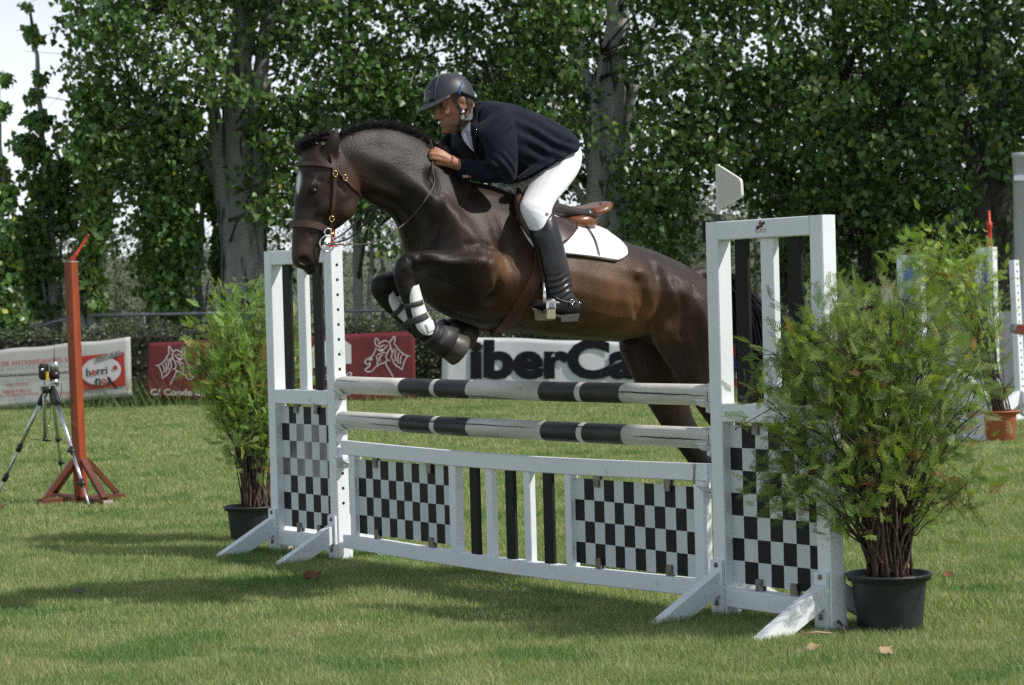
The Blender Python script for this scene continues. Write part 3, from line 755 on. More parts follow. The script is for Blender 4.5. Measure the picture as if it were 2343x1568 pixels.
# ---- the gate hanging below the poles
gate = thing('jump_gate', 'white jump gate with two checkered panels and black and white slats', 'jump gate', FW(1.5, 0.04, 0.08))
GV0, GV1 = 0.006, 0.056
U0g, U1g = 0.035, 2.965
zt = lambda u: 0.632 + 0.004 * math.sin(u * 2.1)
sagz = lambda u: -0.018 * math.sin(math.pi * (u - U0g) / (U1g - U0g))
def rail_between(name, z0, z1, va, vb):
    us = np.linspace(U0g, U1g, 13)
    r = []
    for u in us:
        s_ = sagz(u); c = 0.004
        r.append([FW(u, va + c, z0 + s_), FW(u, vb - c, z0 + s_), FW(u, vb, z0 + c + s_), FW(u, vb, z1 - c + s_), FW(u, vb - c, z1 + s_), FW(u, va + c, z1 + s_), FW(u, va, z1 - c + s_), FW(u, va, z0 + c + s_)])
    return MB().loft(r).build(name, M['white'], gate)
rail_between('top_rail', 0.560, 0.632, GV0, GV1)
rail_between('bottom_rail', 0.068, 0.140, GV0, GV1)
def upright(px0, px1, py, name, mat_, v0, v1):
    ua, _ = upix(px0, py, v0); ub, _ = upix(px1, py, v0); s_ = sagz((ua + ub) / 2)
    o = MB().boxf(FW, (ua, v0, 0.1405 + s_), (ub, v1, 0.5595 + s_), ch=0.003).build(name, M[mat_], gate)
    return ua, ub
s1 = upright(800, 812, 1150, 'stile', 'white', GV0 + 0.001, GV1 - 0.001)
s2 = upright(1027, 1043, 1150, 'stile', 'white', GV0 + 0.001, GV1 - 0.001)
s3 = upright(1292, 1306, 1190, 'stile', 'white', GV0 + 0.001, GV1 - 0.001)
s4 = upright(1588, 1610, 1220, 'stile', 'white', GV0 + 0.001, GV1 - 0.001)
for x0, x1, mm_ in ((1075, 1094, 'black'), (1111, 1126, 'white'), (1156, 1176, 'black'), (1198, 1213, 'white'), (1242, 1263, 'black')):
    upright(x0, x1, 1170, 'slat', mm_, GV0 + 0.012, GV0 + (0.032 if mm_ == 'black' else 0.046))
for (sa, sb, nu, fb, wn) in ((s1, s2, 12, 0, {(0, 3): 3, (2, 3): 3}), (s3, s4, 12, 0, {})):
    ua, ub = sa[1] + 0.004, sb[0] - 0.003
    s_ = sagz((ua + ub) / 2) + (0.004 if sa is s1 else -0.006)
    checker(ua, ub, 0.030, 0.158 + s_, 0.545 + s_, nu, 4, gate, fb, {k: 3 for k in wn}, 0.002)
    for q in (0.2, 0.78):
        uu = ua + (ub - ua) * q
        clip(uu, 0.030, 0.1405 + sagz(uu), True, gate); clip(uu, 0.030, 0.5595 + sagz(uu), False, gate)
wire = MB()
uw, _ = upix(1584, 1080)
for du in (0, 0.014):
    wire.tube([FW(uw + du, GV0 - 0.003, 0.634), FW(uw + du * 0.4 + 0.004, GV0 - 0.004, 0.59), FW(uw + du * 0.3, GV0 - 0.004, 0.545)], 0.0016, 5)
wire.build('tie_wire', M['steel'], gate)

# ---- the two poles
M['pole_white'] = material('weathered_white_pole', (0.66, 0.65, 0.61), (0.50, 0.48, 0.42), 5, 0.6, bump=0.25, bscale=30, stretch=(0.5, 0.5, 2.4), spots=((0.24, 0.21, 0.16), 16, 0.67, (1, 1, 2.2)))
M['pole_black'] = material('weathered_black_pole', (0.020, 0.020, 0.021), (0.05, 0.048, 0.046), 6, 0.5, bump=0.25, bscale=30, stretch=(0.5, 0.5, 2.4), spots=((0.12, 0.11, 0.10), 24, 0.70, (1, 1, 2.2)), spec=0.3)
M['crack'] = material('pole_crack', (0.03, 0.025, 0.02), (0.05, 0.04, 0.03), 20, 0.9)
M['endgrain'] = material('broken_wood', (0.22, 0.13, 0.07), (0.12, 0.075, 0.045), 25, 0.9, bump=0.6)
def pole(z, bands, label, crackspec):
    t = thing('jump_pole', label, 'jump pole', FW(1.5, 0.034, z), 'poles of the jump')
    R = 0.0455; u0, u1 = 0.012, 2.988
    cuts = sorted(set([u0, u1] + [b for q in bands for b in q[:2]]))
    k = 28; th = np.linspace(0, 2 * np.pi, k, endpoint=False)
    sag = lambda u: -0.006 * math.sin(math.pi * u / 3)
    def ring(u, sc=1.0):
        w = 1 + 0.018 * np.sin(3 * th + u * 2) + 0.01 * np.sin(5 * th - u * 3)
        return [FW(u, 0.034 - sc * R * w[i] * math.cos(th[i]), z + sag(u) + sc * R * w[i] * math.sin(th[i])) for i in range(k)]
    for a, b in zip(cuts[:-1], cuts[1:]):
        mid = (a + b) / 2; black = any(q[0] <= mid <= q[1] and q[2] == 'k' for q in bands)
        us = np.linspace(a, b, max(2, int((b - a) / 0.12) + 1)); rr = []
        for i, u in enumerate(us):
            rr.append(ring(u))
        if a == u0: rr = [ring(u0, 0.86)] + [ring(u0 + 0.012)] + rr[1:]
        if b == u1: rr = rr[:-1] + [ring(u1 - 0.012)] + [ring(u1, 0.84)]
        MB().loft(rr, cap=(a == u0 or b == u1)).build('painted_band', M['pole_black' if black else 'pole_white'], t, True)
    for ua, ub, a0, a1, wd in crackspec:
        mb = MB(); us = np.linspace(ua, ub, 24); pts = []
        for i, u in enumerate(us):
            an = a0 + (a1 - a0) * i / 23 + rng.normal(0, 0.018)
            pts.append(FW(u, 0.034 - (R + 0.0001) * math.cos(an), z + sag(u) + (R + 0.0001) * math.sin(an)))
        mb.tube(pts, wd * np.sin(np.linspace(0.15, np.pi - 0.1, 24)) + 0.0008, 5)
        mb.build('crack', M['crack'], t)
    mb = MB(); mb.lathe(FW(u1 - 0.0005, 0.034, z + sag(u1)), [(R * 0.80, 0), (R * 0.7, 0.004), (R * 0.3, 0.002), (0.002, 0.004)], 16, axis=E_); mb.build('broken_end', M['endgrain'], t)
    return t
def bands(y0, y1, xs):
    out = []
    us = [upix(x, y0 + (y1 - y0) * (x - 770) / 850, -0.011)[0] for x in xs]
    return [(us[0], us[1], 'k'), (us[2], us[3], 'k'), (us[4], us[5], 'k'), (us[6], us[7], 'k')]
pole(0.925, bands(880, 905, (910, 981, 991, 1063, 1229, 1312, 1324, 1414)), 'upper black and white banded jump pole under the horse belly', [(2.25, 2.985, 0.25, -0.05, 0.0028), (0.98, 1.62, -0.5, -0.95, 0.0024), (0.03, 0.25, 0.6, 0.5, 0.0015)])
pole(0.742, bands(960, 1003, (911, 981, 991, 1064, 1234, 1316, 1328, 1419)), 'lower black and white banded jump pole just above the gate', [(0.12, 1.75, 0.55, 0.35, 0.0026), (2.5, 2.98, -0.05, -0.12, 0.0028), (0.35, 0.7, -0.2, -0.25, 0.002), (2.0, 2.3, 0.75, 0.6, 0.002)])

# ---- flags on the wings
M['flag_white'] = material('cream_plastic', (0.62, 0.60, 0.53), (0.58, 0.56, 0.49), 6, 0.45)
M['flag_red'] = material('red_plastic', (0.62, 0.055, 0.03), (0.5, 0.04, 0.025), 6, 0.4)
def jump_flag(u, v, label, mat_, lean=(0, 0)):
    t = thing('jump_flag', label, 'flag', FW(u, v, HH))
    mb = MB(); mb.boxf(FW, (u - 0.075, v - 0.024, HH + 0.0015), (u + 0.045, v + 0.024, HH + 0.0065)); mb.boxf(FW, (u - 0.0818, v - 0.024, HH - 0.085), (u - 0.0765, v + 0.024, HH + 0.0065))
    mb.lathe(FW(u, v, HH + 0.0065), [(0.011, 0), (0.011, 0.028)], 10)
    mb.build('bracket', M['plastic'], t)
    L = 0.21
    top = FW(u + lean[0] * L, v + lean[1] * L, HH + 0.03 + L)
    b = FW(u, v, HH + 0.030)
    MB().tube([b, b + (top - b) * 0.02, b + (top - b) * 0.98, top], [0.0135, 0.0115, 0.010, 0.0105], 12).build('staff', mat_, t, True)
    mb = MB(); prof = [(0.006, 0.204), (0.020, 0.200), (0.138, 0.142), (0.146, 0.130), (0.150, 0.075), (0.145, 0.066), (0.012, 0.024), (0.006, 0.022)]
    mb.loft([[FW(u + a + lean[0] * z, vv, HH + 0.03 + z) for a, z in prof] for vv in (v - 0.007, v + 0.007)])
    mb.build('pennant', mat_, t)
    return t
jump_flag(LL + 0.048, PB / 2, 'cream white pennant flag clamped on top of the right jump wing', M['flag_white'])
M_red = M['flag_red']
t = thing('jump_flag', 'red flag staff on the left jump wing, half hidden behind the horse bit', 'flag', FW(-0.035, PB / 2, HH))
mb = MB(); c = FW(-0.035, PB / 2, HH + 0.0008); mb.lathe(c, [(0.024, 0), (0.024, 0.01), (0.013, 0.014), (0.011, 0.05)], 12); mb.build('base', M_red, t, True)
MB().tube([c + (0, 0, 0.045), c + np.array([0.02, 0.03, 0.20])], [0.010, 0.008], 10).build('staff', M_red, t, True)

# ---- the horse-and-rider emblem printed on the right wing
M['em_red'] = material('print_red', (0.38, 0.02, 0.02)); M['em_brown'] = material('print_brown', (0.08, 0.022, 0.015)); M['em_dark'] = material('print_dark', (0.02, 0.018, 0.02)); M['em_grey'] = material('print_grey', (0.55, 0.57, 0.57))
def decal(polys, mats_, fr, name, parent):
    V = []; f = []; mi = []
    for k, (pts, m_) in enumerate(polys):
        b = len(V); V += [fr(x, y, k) for x, y in pts]; f.append(tuple(range(b, b + len(pts)))); mi.append(m_)
    return make_obj(name, V, f, mats_, parent, False, mi)
eu0, ez0 = upix(1727, 534); eu1, ez1 = upix(1752, 505)
ew, eh = eu1 - eu0, ez1 - ez0
fe = lambda x, y, k: FW(eu0 + x * ew, -0.0012 - 0.00012 * k, ez0 + 0.002 + y * (eh - 0.002))
em = [([(0.02, 0.02), (0.98, 0.02), (0.98, 0.14), (0.02, 0.14)], 3),
      ([(0.46, 0.19), (0.64, 0.20), (0.64, 0.28), (0.46, 0.27)], 0), ([(0.80, 0.21), (0.98, 0.22), (0.98, 0.30), (0.80, 0.29)], 0),
      ([(0.10, 0.46), (0.20, 0.30), (0.28, 0.24), (0.34, 0.34), (0.52, 0.42), (0.66, 0.52), (0.74, 0.68), (0.70, 0.80), (0.60, 0.72), (0.48, 0.62), (0.30, 0.60), (0.16, 0.58)], 1),
      ([(0.62, 0.74), (0.72, 0.62), (0.80, 0.76), (0.88, 0.66), (0.92, 0.70), (0.84, 0.92), (0.76, 0.95), (0.66, 0.88)], 2),
      ([(0.14, 0.40), (0.06, 0.24), (0.04, 0.16), (0.10, 0.20), (0.22, 0.36)], 2), ([(0.60, 0.50), (0.74, 0.46), (0.70, 0.38), (0.64, 0.40), (0.66, 0.44), (0.56, 0.44)], 1),
      ([(0.34, 0.70), (0.44, 0.64), (0.56, 0.70), (0.60, 0.84), (0.52, 0.93), (0.40, 0.90), (0.34, 0.80)], 0), ([(0.44, 0.92), (0.56, 0.92), (0.56, 1.0), (0.46, 1.02)], 2)]
decal(em, [M['em_red'], M['em_brown'], M['em_dark'], M['em_grey']], fe, 'emblem', wingR)
# ------------------------------------------------------------------ the horse
YAW = rad(28.0)
HD = np.array([math.cos(YAW), math.sin(YAW), 0])          # tailwards along the horse
HS = np.array([math.sin(YAW), -math.cos(YAW), 0])         # out of its near side, towards the camera
uc, zc = upix(1250, 880)
HC = FW(uc, 0, 0)
def H(px, py, w=0.0): return on_plane(px, py, HC + HS * w, HS)
def mirror(P): P = np.asarray(P, float); return P - 2 * ((P - HC) @ HS)[..., None] * HS if P.ndim > 1 else P - 2 * ((P - HC) @ HS) * HS
KS = 20
TH = np.linspace(0, 2 * np.pi, KS, endpoint=False)
def section(top, bot, w, off=0.0, egg=0.0, sq=1.0):
    a = H(*top, off); b = H(*bot, off); c = (a + b) / 2; t = (a - b) / 2
    ct, st = np.cos(TH), np.sin(TH)
    cs = np.sign(ct) * np.abs(ct) ** sq; ss = np.sign(st) * np.abs(st) ** sq
    return c + np.outer(cs, t) + np.outer(ss * (1 - egg * ct), HS) * w
def body_loft(mb, secs, sub=4, flip=False, side=None):
    R = np.array([section(*s) for s in secs])
    R = catmull(R, sub)
    if flip: R = np.array([mirror(r)[::-1] for r in R])
    mb.loft(list(R))
def blob(mb, px, py, off, a, b, c, ang=0.0, flip=False):
    """ellipsoid bulge: a along a direction turned ang (deg, in the horse's plane, 0 = tailwards), b across it, c sideways"""
    q = rad(ang); z = np.array([0, 0, 1.0])
    d1 = HD * math.cos(q) + z * math.sin(q); d2 = -HD * math.sin(q) + z * math.cos(q)
    P = H(px, py, off)
    if flip: P = mirror(P)
    mb.ellip(P, (d1 * a, d2 * b, HS * c))

hb = MB()
# trunk: (top px), (bottom px), half width, offset, egg, squareness
body_loft(hb, [
    ((948, 512), (955, 610), 0.06),
    ((962, 470), (964, 668), 0.155),
    ((1000, 425), (1004, 712), 0.205, 0, 0.12),
    ((1060, 412), (1072, 742), 0.235, 0, 0.25),
    ((1125, 425), (1132, 757), 0.250, 0, 0.30),
    ((1190, 452), (1195, 764), 0.265, 0, 0.25),
    ((1270, 496), (1275, 772), 0.285, 0, 0.16),
    ((1345, 526), (1350, 780), 0.290, 0, 0.10),
    ((1420, 552), (1420, 780), 0.280, 0, 0.06),
    ((1485, 575), (1478, 770), 0.275, 0, 0.0),
    ((1545, 602), (1535, 800), 0.270, 0, 0.0),
    ((1595, 636), (1580, 800), 0.235, 0, 0.0),
    ((1632, 672), (1622, 778), 0.16),
    ((1650, 700), (1645, 750), 0.07)], 4)
# neck
body_loft(hb, [
    ((748, 322), (812, 430), 0.060),
    ((792, 296), (842, 462), 0.070, 0, 0.05),
    ((850, 287), (876, 482), 0.078, 0, 0.10),
    ((910, 293), (908, 512), 0.090, 0, 0.16),
    ((965, 318), (926, 556), 0.112, 0, 0.22),
    ((1018, 356), (948, 610), 0.145, 0, 0.28),
    ((1065, 400), (985, 650), 0.180, 0, 0.3)], 4)
# head
body_loft(hb, [
    ((716, 326), (800, 362), 0.050),
    ((694, 352), (816, 402), 0.082, 0, -0.05),
    ((683, 388), (822, 436), 0.094, 0, -0.10),
    ((678, 424), (818, 466), 0.094, 0, -0.06),
    ((674, 462), (806, 492), 0.080),
    ((671, 500), (782, 516), 0.066, 0, -0.05),
    ((669, 532), (752, 538), 0.057, 0, -0.05),
    ((668, 562), (736, 562), 0.054),
    ((668, 588), (730, 586), 0.056),
    ((673, 606), (728, 602), 0.054),
    ((684, 616), (724, 612), 0.045)], 4)
body_loft(hb, [((690, 606), (724, 600), 0.040), ((698, 622), (727, 610), 0.040), ((706, 632), (724, 620), 0.030)], 3)   # lower lip
for s in (1, -1):
    fl = s < 0
    blob(hb, 788, 474, 0.052, 0.062, 0.062, 0.030, 20, fl)           # round jaw
    blob(hb, 712, 425, 0.078, 0.036, 0.022, 0.022, 60, fl)           # brow ridge
    blob(hb, 735, 470, 0.066, 0.060, 0.012, 0.014, 70, fl)           # facial crest
    blob(hb, 692, 596, 0.046, 0.026, 0.020, 0.016, 70, fl)           # nostril wing
# hind legs
def hind(far):
    o = -0.16 if far else 0.16
    if far:
        S = [((1470, 690), (1610, 720), 0.11, o), ((1420, 780), (1590, 780), 0.105, o), ((1436, 838), (1580, 860), 0.085, o), ((1468, 900), (1574, 912), 0.064, o),
             ((1498, 952), (1583, 952), 0.050, o), ((1530, 1000), (1598, 978), 0.045, o), ((1556, 1034), (1612, 1010), 0.043, o), ((1582, 1068), (1626, 1046), 0.034, o),
             ((1612, 1104), (1650, 1084), 0.028, o), ((1642, 1142), (1678, 1124), 0.028, o), ((1660, 1168), (1702, 1150), 0.036, o), ((1676, 1194), (1710, 1180), 0.030, o), ((1690, 1212), (1724, 1200), 0.03, o)]
    else:
        S = [((1492, 660), (1650, 700), 0.12, o), ((1482, 752), (1652, 770), 0.115, o), ((1520, 820), (1652, 820), 0.09, o), ((1556, 876), (1654, 868), 0.066, o),
             ((1588, 925), (1662, 910), 0.052, o), ((1622, 972), (1680, 940), 0.046, o), ((1646, 1000), (1698, 966), 0.044, o), ((1676, 1030), (1716, 1000), 0.034, o),
             ((1716, 1064), (1746, 1036), 0.029, o), ((1750, 1096), (1780, 1070), 0.029, o), ((1774, 1114), (1808, 1090), 0.037, o), ((1792, 1132), (1822, 1112), 0.03, o), ((1808, 1150), (1836, 1130), 0.03, o)]
    body_loft(hb, S, 3)
hind(True); hind(False)
# folded forelegs
def fore(far):
    if not far:
        o = 0.185
        S = [((1120, 560), (1128, 660), 0.085, o), ((1096, 572), (1106, 684), 0.088, o), ((1060, 574), (1066, 664), 0.080, o), ((1020, 573), (1022, 640), 0.066, o), ((980, 573), (978, 622), 0.052, o), ((950, 574), (958, 616), 0.046, o)]
        body_loft(hb, S, 4)
        S = [((962, 580), (944, 616), 0.040, o), ((930, 576), (950, 618), 0.046, o), ((910, 594), (950, 612), 0.046, o), ((900, 622), (946, 620), 0.042, o), ((905, 648), (948, 636), 0.036, o), ((916, 682), (955, 668), 0.031, o),
             ((928, 716), (966, 704), 0.030, o), ((936, 742), (980, 732), 0.036, o), ((944, 762), (990, 750), 0.036, o), ((958, 776), (1000, 756), 0.032, o), ((972, 790), (1008, 762), 0.034, o)]
        body_loft(hb, S, 4)
    else:
        o = -0.185
        S = [((1030, 590), (1030, 690), 0.085, o), ((1000, 596), (1004, 700), 0.086, o), ((960, 604), (968, 692), 0.074, o), ((920, 614), (926, 680), 0.056, o), ((890, 622), (898, 672), 0.048, o)]
        body_loft(hb, S, 4)
        S = [((900, 622), (892, 660), 0.042, o), ((872, 626), (896, 664), 0.046, o), ((852, 640), (896, 664), 0.046, o), ((848, 664), (892, 668), 0.042, o), ((862, 690), (900, 672), 0.034, o), ((886, 716), (916, 690), 0.030, o),
             ((912, 740), (940, 712), 0.030, o), ((936, 762), (962, 732), 0.036, o), ((962, 772), (978, 736), 0.034, o), ((990, 776), (1000, 744), 0.034, o), ((1012, 776), (1020, 744), 0.036, o)]
        body_loft(hb, S, 4)
fore(False); fore(True)
# ears
def ear(base, tip, off, tipoff, w, flip=False):
    b = H(*base, off); t = H(*tip, tipoff); ax = t - b; L = np.linalg.norm(ax); sd = nrm(np.cross(ax, HS)); rings = []
    for q, r in ((-0.15, 0.024), (0.1, 0.031), (0.35, 0.037), (0.62, 0.032), (0.85, 0.018), (1.0, 0.005)):
        c = b + ax * q; rings.append(c + np.outer(np.cos(TH), sd) * r + np.outer(np.sin(TH), HS) * r * 0.62)
    hb.loft(rings)
ear((752, 364), (771, 291), 0.062, 0.085, 0.03)
ear((703, 356), (672, 318), -0.055, -0.080, 0.03)
# dock of the tail
hb.tube([H(1575, 636), H(1605, 628), H(1640, 634), H(1668, 652)], [0.045, 0.04, 0.034, 0.022], 10)

hme, hv = remesh(hb, 0.0085, 12, 0.5)
# pull in the nostrils, the eye sockets and the mouth line; press the grooves between the muscles
def dent(c, r, amt, direc):
    d = np.linalg.norm(hv - c, axis=1); k = np.exp(-(d / r) ** 2) * amt
    hv[:] = hv + np.outer(k, direc)
def bulge(px, py, off, a, b, amt, ang=0.0, both=True, wmin=0.03):
    """swell the skin sideways over a muscle: a along the turned axis, b across it"""
    P = H(px, py, off); q = rad(ang); z = np.array([0, 0, 1.0])
    d1 = HD * math.cos(q) + z * math.sin(q); d2 = -HD * math.sin(q) + z * math.cos(q)
    w = (hv - HC) @ HS
    for s in ((1, -1) if both else (1,)):
        rel = hv - P; k = np.exp(-((rel @ d1) / a) ** 2 - ((rel @ d2) / b) ** 2) * np.clip((w * s - wmin) / 0.07, 0, 1)
        hv[:] = hv + np.outer(k * amt * s, HS)
bulge(1048, 520, 0.2, 0.17, 0.060, 0.0442, -62)            # shoulder blade
bulge(1000, 470, 0.15, 0.13, 0.05, 0.0234, -45)
bulge(1098, 600, 0.22, 0.13, 0.075, 0.0390, -35)           # triceps
bulge(1100, 655, 0.22, 0.05, 0.05, 0.0286, -60, False)     # point of elbow
bulge(1050, 600, 0.2, 0.10, 0.035, 0.0156, 0, False)
bulge(960, 585, 0.12, 0.06, 0.10, 0.0325, 60)              # breast
bulge(880, 370, 0.07, 0.14, 0.05, 0.0156, -12)             # neck
bulge(930, 420, 0.09, 0.15, 0.045, 0.0182, -32)
bulge(880, 440, 0.07, 0.10, 0.03, 0.0156, -28)
bulge(1456, 618, 0.26, 0.045, 0.05, 0.0286, -40)           # point of hip
bulge(1535, 670, 0.26, 0.16, 0.11, 0.0442, -40)            # haunch
bulge(1590, 735, 0.2, 0.15, 0.05, 0.0286, -75)
bulge(1500, 755, 0.2, 0.06, 0.05, 0.0260, -50)              # stifle
bulge(1240, 650, 0.28, 0.24, 0.12, 0.0286, -8)             # barrel
for i, px in enumerate((1300, 1335, 1370, 1402, 1430)):   # last ribs
    bulge(px, 668 + i * 4, 0.28, 0.12, 0.016, 0.0014, 80)
bulge(1465, 690, 0.26, 0.03, 0.10, -0.0208, 8)             # hollow of the flank
for kx, ky, o_ in ((938, 598, 1), (914, 612, 1), (930, 622, 1)):                # knee bones
    bulge(kx, ky, 0.19, 0.020, 0.016, 0.007, 30, False, 0.1)
bulge(948, 752, 0.19, 0.03, 0.02, 0.008, 45, False, 0.1)
bulge(1150, 560, 0.25, 0.03, 0.14, -0.0182, 8)             # behind the shoulder
tree0 = bvh_of(hme, hv)
def hit(bv, px, py):
    d = ray(px, py); r = bv.ray_cast(Vector(CAM), Vector(d), 60)
    return (np.array(r[0]), np.array(r[1])) if r[0] is not None else (None, None)
for px, py, r, a in ((694, 597, 0.019, 0.036), (702, 603, 0.012, 0.020), (719, 437, 0.014, 0.008), (760, 430, 0.05, 0.010), (735, 505, 0.04, 0.013), (752, 455, 0.03, 0.006), (700, 480, 0.03, 0.005), (706, 613, 0.008, 0.008), (716, 610, 0.008, 0.008)):
    p, n_ = hit(tree0, px, py)
    if p is not None:
        dent(p, r, a, -n_); dent(mirror(p), r, a, -mirror(n_ + HC) + HC)
def groove(pxs, r, amt):
    for q in catmull(pxs, 5):
        p, n_ = hit(tree0, *q)
        if p is not None: dent(p, r, amt, -n_)
groove([(1143, 560), (1146, 620), (1134, 670), (1114, 692)], 0.024, 0.013)          # behind the elbow
groove([(1070, 577), (1010, 590), (960, 592)], 0.012, 0.003)                        # forearm
groove([(1066, 626), (1020, 608), (975, 602)], 0.012, 0.003)
groove([(835, 445), (880, 455), (930, 492), (955, 560)], 0.018, 0.010)              # jugular
groove([(985, 400), (1004, 470), (988, 545)], 0.03, 0.011)
groove([(1075, 440), (1062, 520), (1090, 570)], 0.03, 0.006)
groove([(1480, 700), (1474, 735), (1500, 765), (1540, 830)], 0.020, 0.010)
groove([(1500, 606), (1512, 660), (1514, 720), (1490, 750)], 0.035, 0.010)           # thigh
for dy in (0, 10, 20, 30):
    groove([(1580 + dy * 0.2, 640 + dy), (1606 + dy * 0.1, 668 + dy), (1622, 690 + dy * 1.1)], 0.008, 0.0035)
for pts, r_, a_ in (([(1018, 440), (1000, 500), (996, 545)], 0.012, 0.005), ([(985, 455), (966, 505), (955, 545)], 0.012, 0.005), ([(950, 440), (936, 480), (940, 520)], 0.010, 0.004), ([(1101, 690), (1068, 668), (1030, 650), (985, 632)], 0.014, 0.006),
                   ([(1120, 580), (1104, 612), (1112, 650)], 0.014, 0.006), ([(1065, 560), (1100, 556), (1128, 566)], 0.016, 0.007), ([(935, 590), (948, 604), (944, 620)], 0.010, 0.004), ([(1010, 700), (1050, 722), (1100, 735)], 0.02, 0.005),
                   ([(1330, 745), (1400, 752), (1455, 745)], 0.018, 0.004), ([(1545, 640), (1560, 700), (1556, 770)], 0.02, 0.006), ([(1456, 640), (1450, 690), (1462, 735)], 0.018, 0.006),
                   ([(722, 470), (716, 510), (712, 545)], 0.012, 0.004), ([(775, 420), (790, 440)], 0.012, 0.004), ([(700, 400), (712, 410), (735, 416)], 0.010, 0.004)):
    groove(pts, r_, a_)
for pts in ([(1180, 700), (1230, 722), (1290, 730)], [(1040, 585), (1000, 582), (965, 584)], [(1060, 600), (1090, 628), (1098, 660)], [(712, 490), (722, 520), (714, 550)], [(1150, 600), (1180, 640), (1175, 690)], [(1330, 690), (1380, 720), (1420, 726)]):
    groove(pts, 0.0045, -0.0022)                                            # raised veins
# a little unevenness
ph = rng.uniform(0, 6, 9)
hv += np.stack([0.0012 * np.sin(hv[:, 2] * 38 + ph[0]) * np.sin(hv[:, 0] * 31 + ph[1]), 0.0012 * np.sin(hv[:, 2] * 41 + ph[2]) * np.sin(hv[:, 0] * 29 + ph[3]), 0.001 * np.sin(hv[:, 0] * 43 + ph[4])], 1)
# coat colours: dark bay with black points; neck darkened further to offset the sun on it
base_c = np.array([0.0245, 0.0122, 0.0076]); cc = np.tile(base_c, (len(hv), 1))
def paint(P, r, c, amt=1.0):
    d = np.linalg.norm(hv - P, axis=1); k = (np.exp(-(d / r) ** 2) * amt)[:, None]
    cc[:] = cc * (1 - k) + np.array(c) * k
tan_ = (0.20, 0.092, 0.036); blk = (0.0085, 0.0075, 0.0075); grey = (0.032, 0.024, 0.021)
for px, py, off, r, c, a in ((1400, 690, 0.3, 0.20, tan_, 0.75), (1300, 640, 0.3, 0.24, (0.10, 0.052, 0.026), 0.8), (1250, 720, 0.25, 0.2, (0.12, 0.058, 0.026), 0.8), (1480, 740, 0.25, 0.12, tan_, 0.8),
                             (1140, 620, 0.26, 0.09, tan_, 0.7), (1170, 690, 0.25, 0.12, (0.12, 0.058, 0.026), 0.8), (1040, 520, 0.2, 0.13, (0.058, 0.032, 0.023), 0.8), (800, 400, 0.07, 0.06, (0.075, 0.031, 0.015), 0.6), (850, 430, 0.08, 0.05, (0.065, 0.028, 0.014), 0.5),
                             (690, 570, 0.05, 0.045, (0.07, 0.032, 0.018), 0.8), (792, 480, 0.08, 0.055, (0.062, 0.027, 0.015), 0.7), (745, 410, 0.09, 0.05, (0.06, 0.027, 0.015), 0.6), (725, 560, 0.05, 0.05, (0.035, 0.024, 0.02), 0.7),
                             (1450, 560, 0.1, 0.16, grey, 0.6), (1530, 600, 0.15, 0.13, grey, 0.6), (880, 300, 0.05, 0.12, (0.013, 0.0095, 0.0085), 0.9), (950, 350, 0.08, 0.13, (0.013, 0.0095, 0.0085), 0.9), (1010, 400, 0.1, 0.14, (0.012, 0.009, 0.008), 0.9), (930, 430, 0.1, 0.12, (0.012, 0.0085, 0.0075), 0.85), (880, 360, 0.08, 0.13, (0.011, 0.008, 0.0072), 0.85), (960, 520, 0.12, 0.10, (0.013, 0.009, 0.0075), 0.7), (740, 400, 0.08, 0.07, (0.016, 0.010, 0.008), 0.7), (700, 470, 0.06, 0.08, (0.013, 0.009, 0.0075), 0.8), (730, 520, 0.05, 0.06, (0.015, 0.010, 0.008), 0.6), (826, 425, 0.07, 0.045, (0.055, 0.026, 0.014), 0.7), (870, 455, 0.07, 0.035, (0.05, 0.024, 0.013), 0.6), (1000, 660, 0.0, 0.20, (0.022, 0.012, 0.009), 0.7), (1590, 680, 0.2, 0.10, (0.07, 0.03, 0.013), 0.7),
                             (1500, 850, -0.2, 0.16, (0.055, 0.024, 0.010), 0.8), (1600, 820, 0.2, 0.13, (0.026, 0.015, 0.012), 0.8)):
    P = H(px, py, off); paint(P, r, c, a)
for s, off in ((1, 0.185), (-1, -0.185)):
    pts = [(925, 600), (912, 625), (925, 660), (940, 700), (955, 740), (980, 765), (960, 595)] if s > 0 else [(865, 645), (875, 665), (890, 690), (920, 715), (945, 740), (980, 755), (1010, 760), (890, 640)]
    for q in pts: paint(H(*q, off), 0.058, blk, 1.0)
    for q in ([(1100, 640), (1070, 625), (1040, 610), (1010, 602), (985, 600)] if s > 0 else [(1000, 650), (950, 645), (915, 645)]): paint(H(*q, off), 0.085, (0.0095, 0.008, 0.0078), 0.97)
for q, off in (((1560, 985), -0.16), ((1585, 1020), -0.16), ((1610, 1070), -0.16), ((1650, 1120), -0.16), ((1690, 1180), -0.16), ((1650, 960), 0.16), ((1680, 1000), 0.16), ((1720, 1040), 0.16), ((1760, 1080), 0.16), ((1800, 1120), 0.16)):
    paint(H(*q, off), 0.075, blk, 0.95)
for q in ((700, 612), (680, 600), (712, 622)): paint(H(*q, 0.02), 0.022, (0.02, 0.015, 0.014), 0.8)
paint(H(755, 330, 0.06), 0.045, blk, 0.8); paint(H(690, 335, -0.06), 0.045, blk, 0.9)
for px, py in ((694, 598), (699, 602)):
    p, n_ = hit(tree0, px, py); paint(p, 0.021, (0.005, 0.0035, 0.0035), 0.97)
p, n_ = hit(tree0, 719, 437); paint(p, 0.02, blk, 0.8)
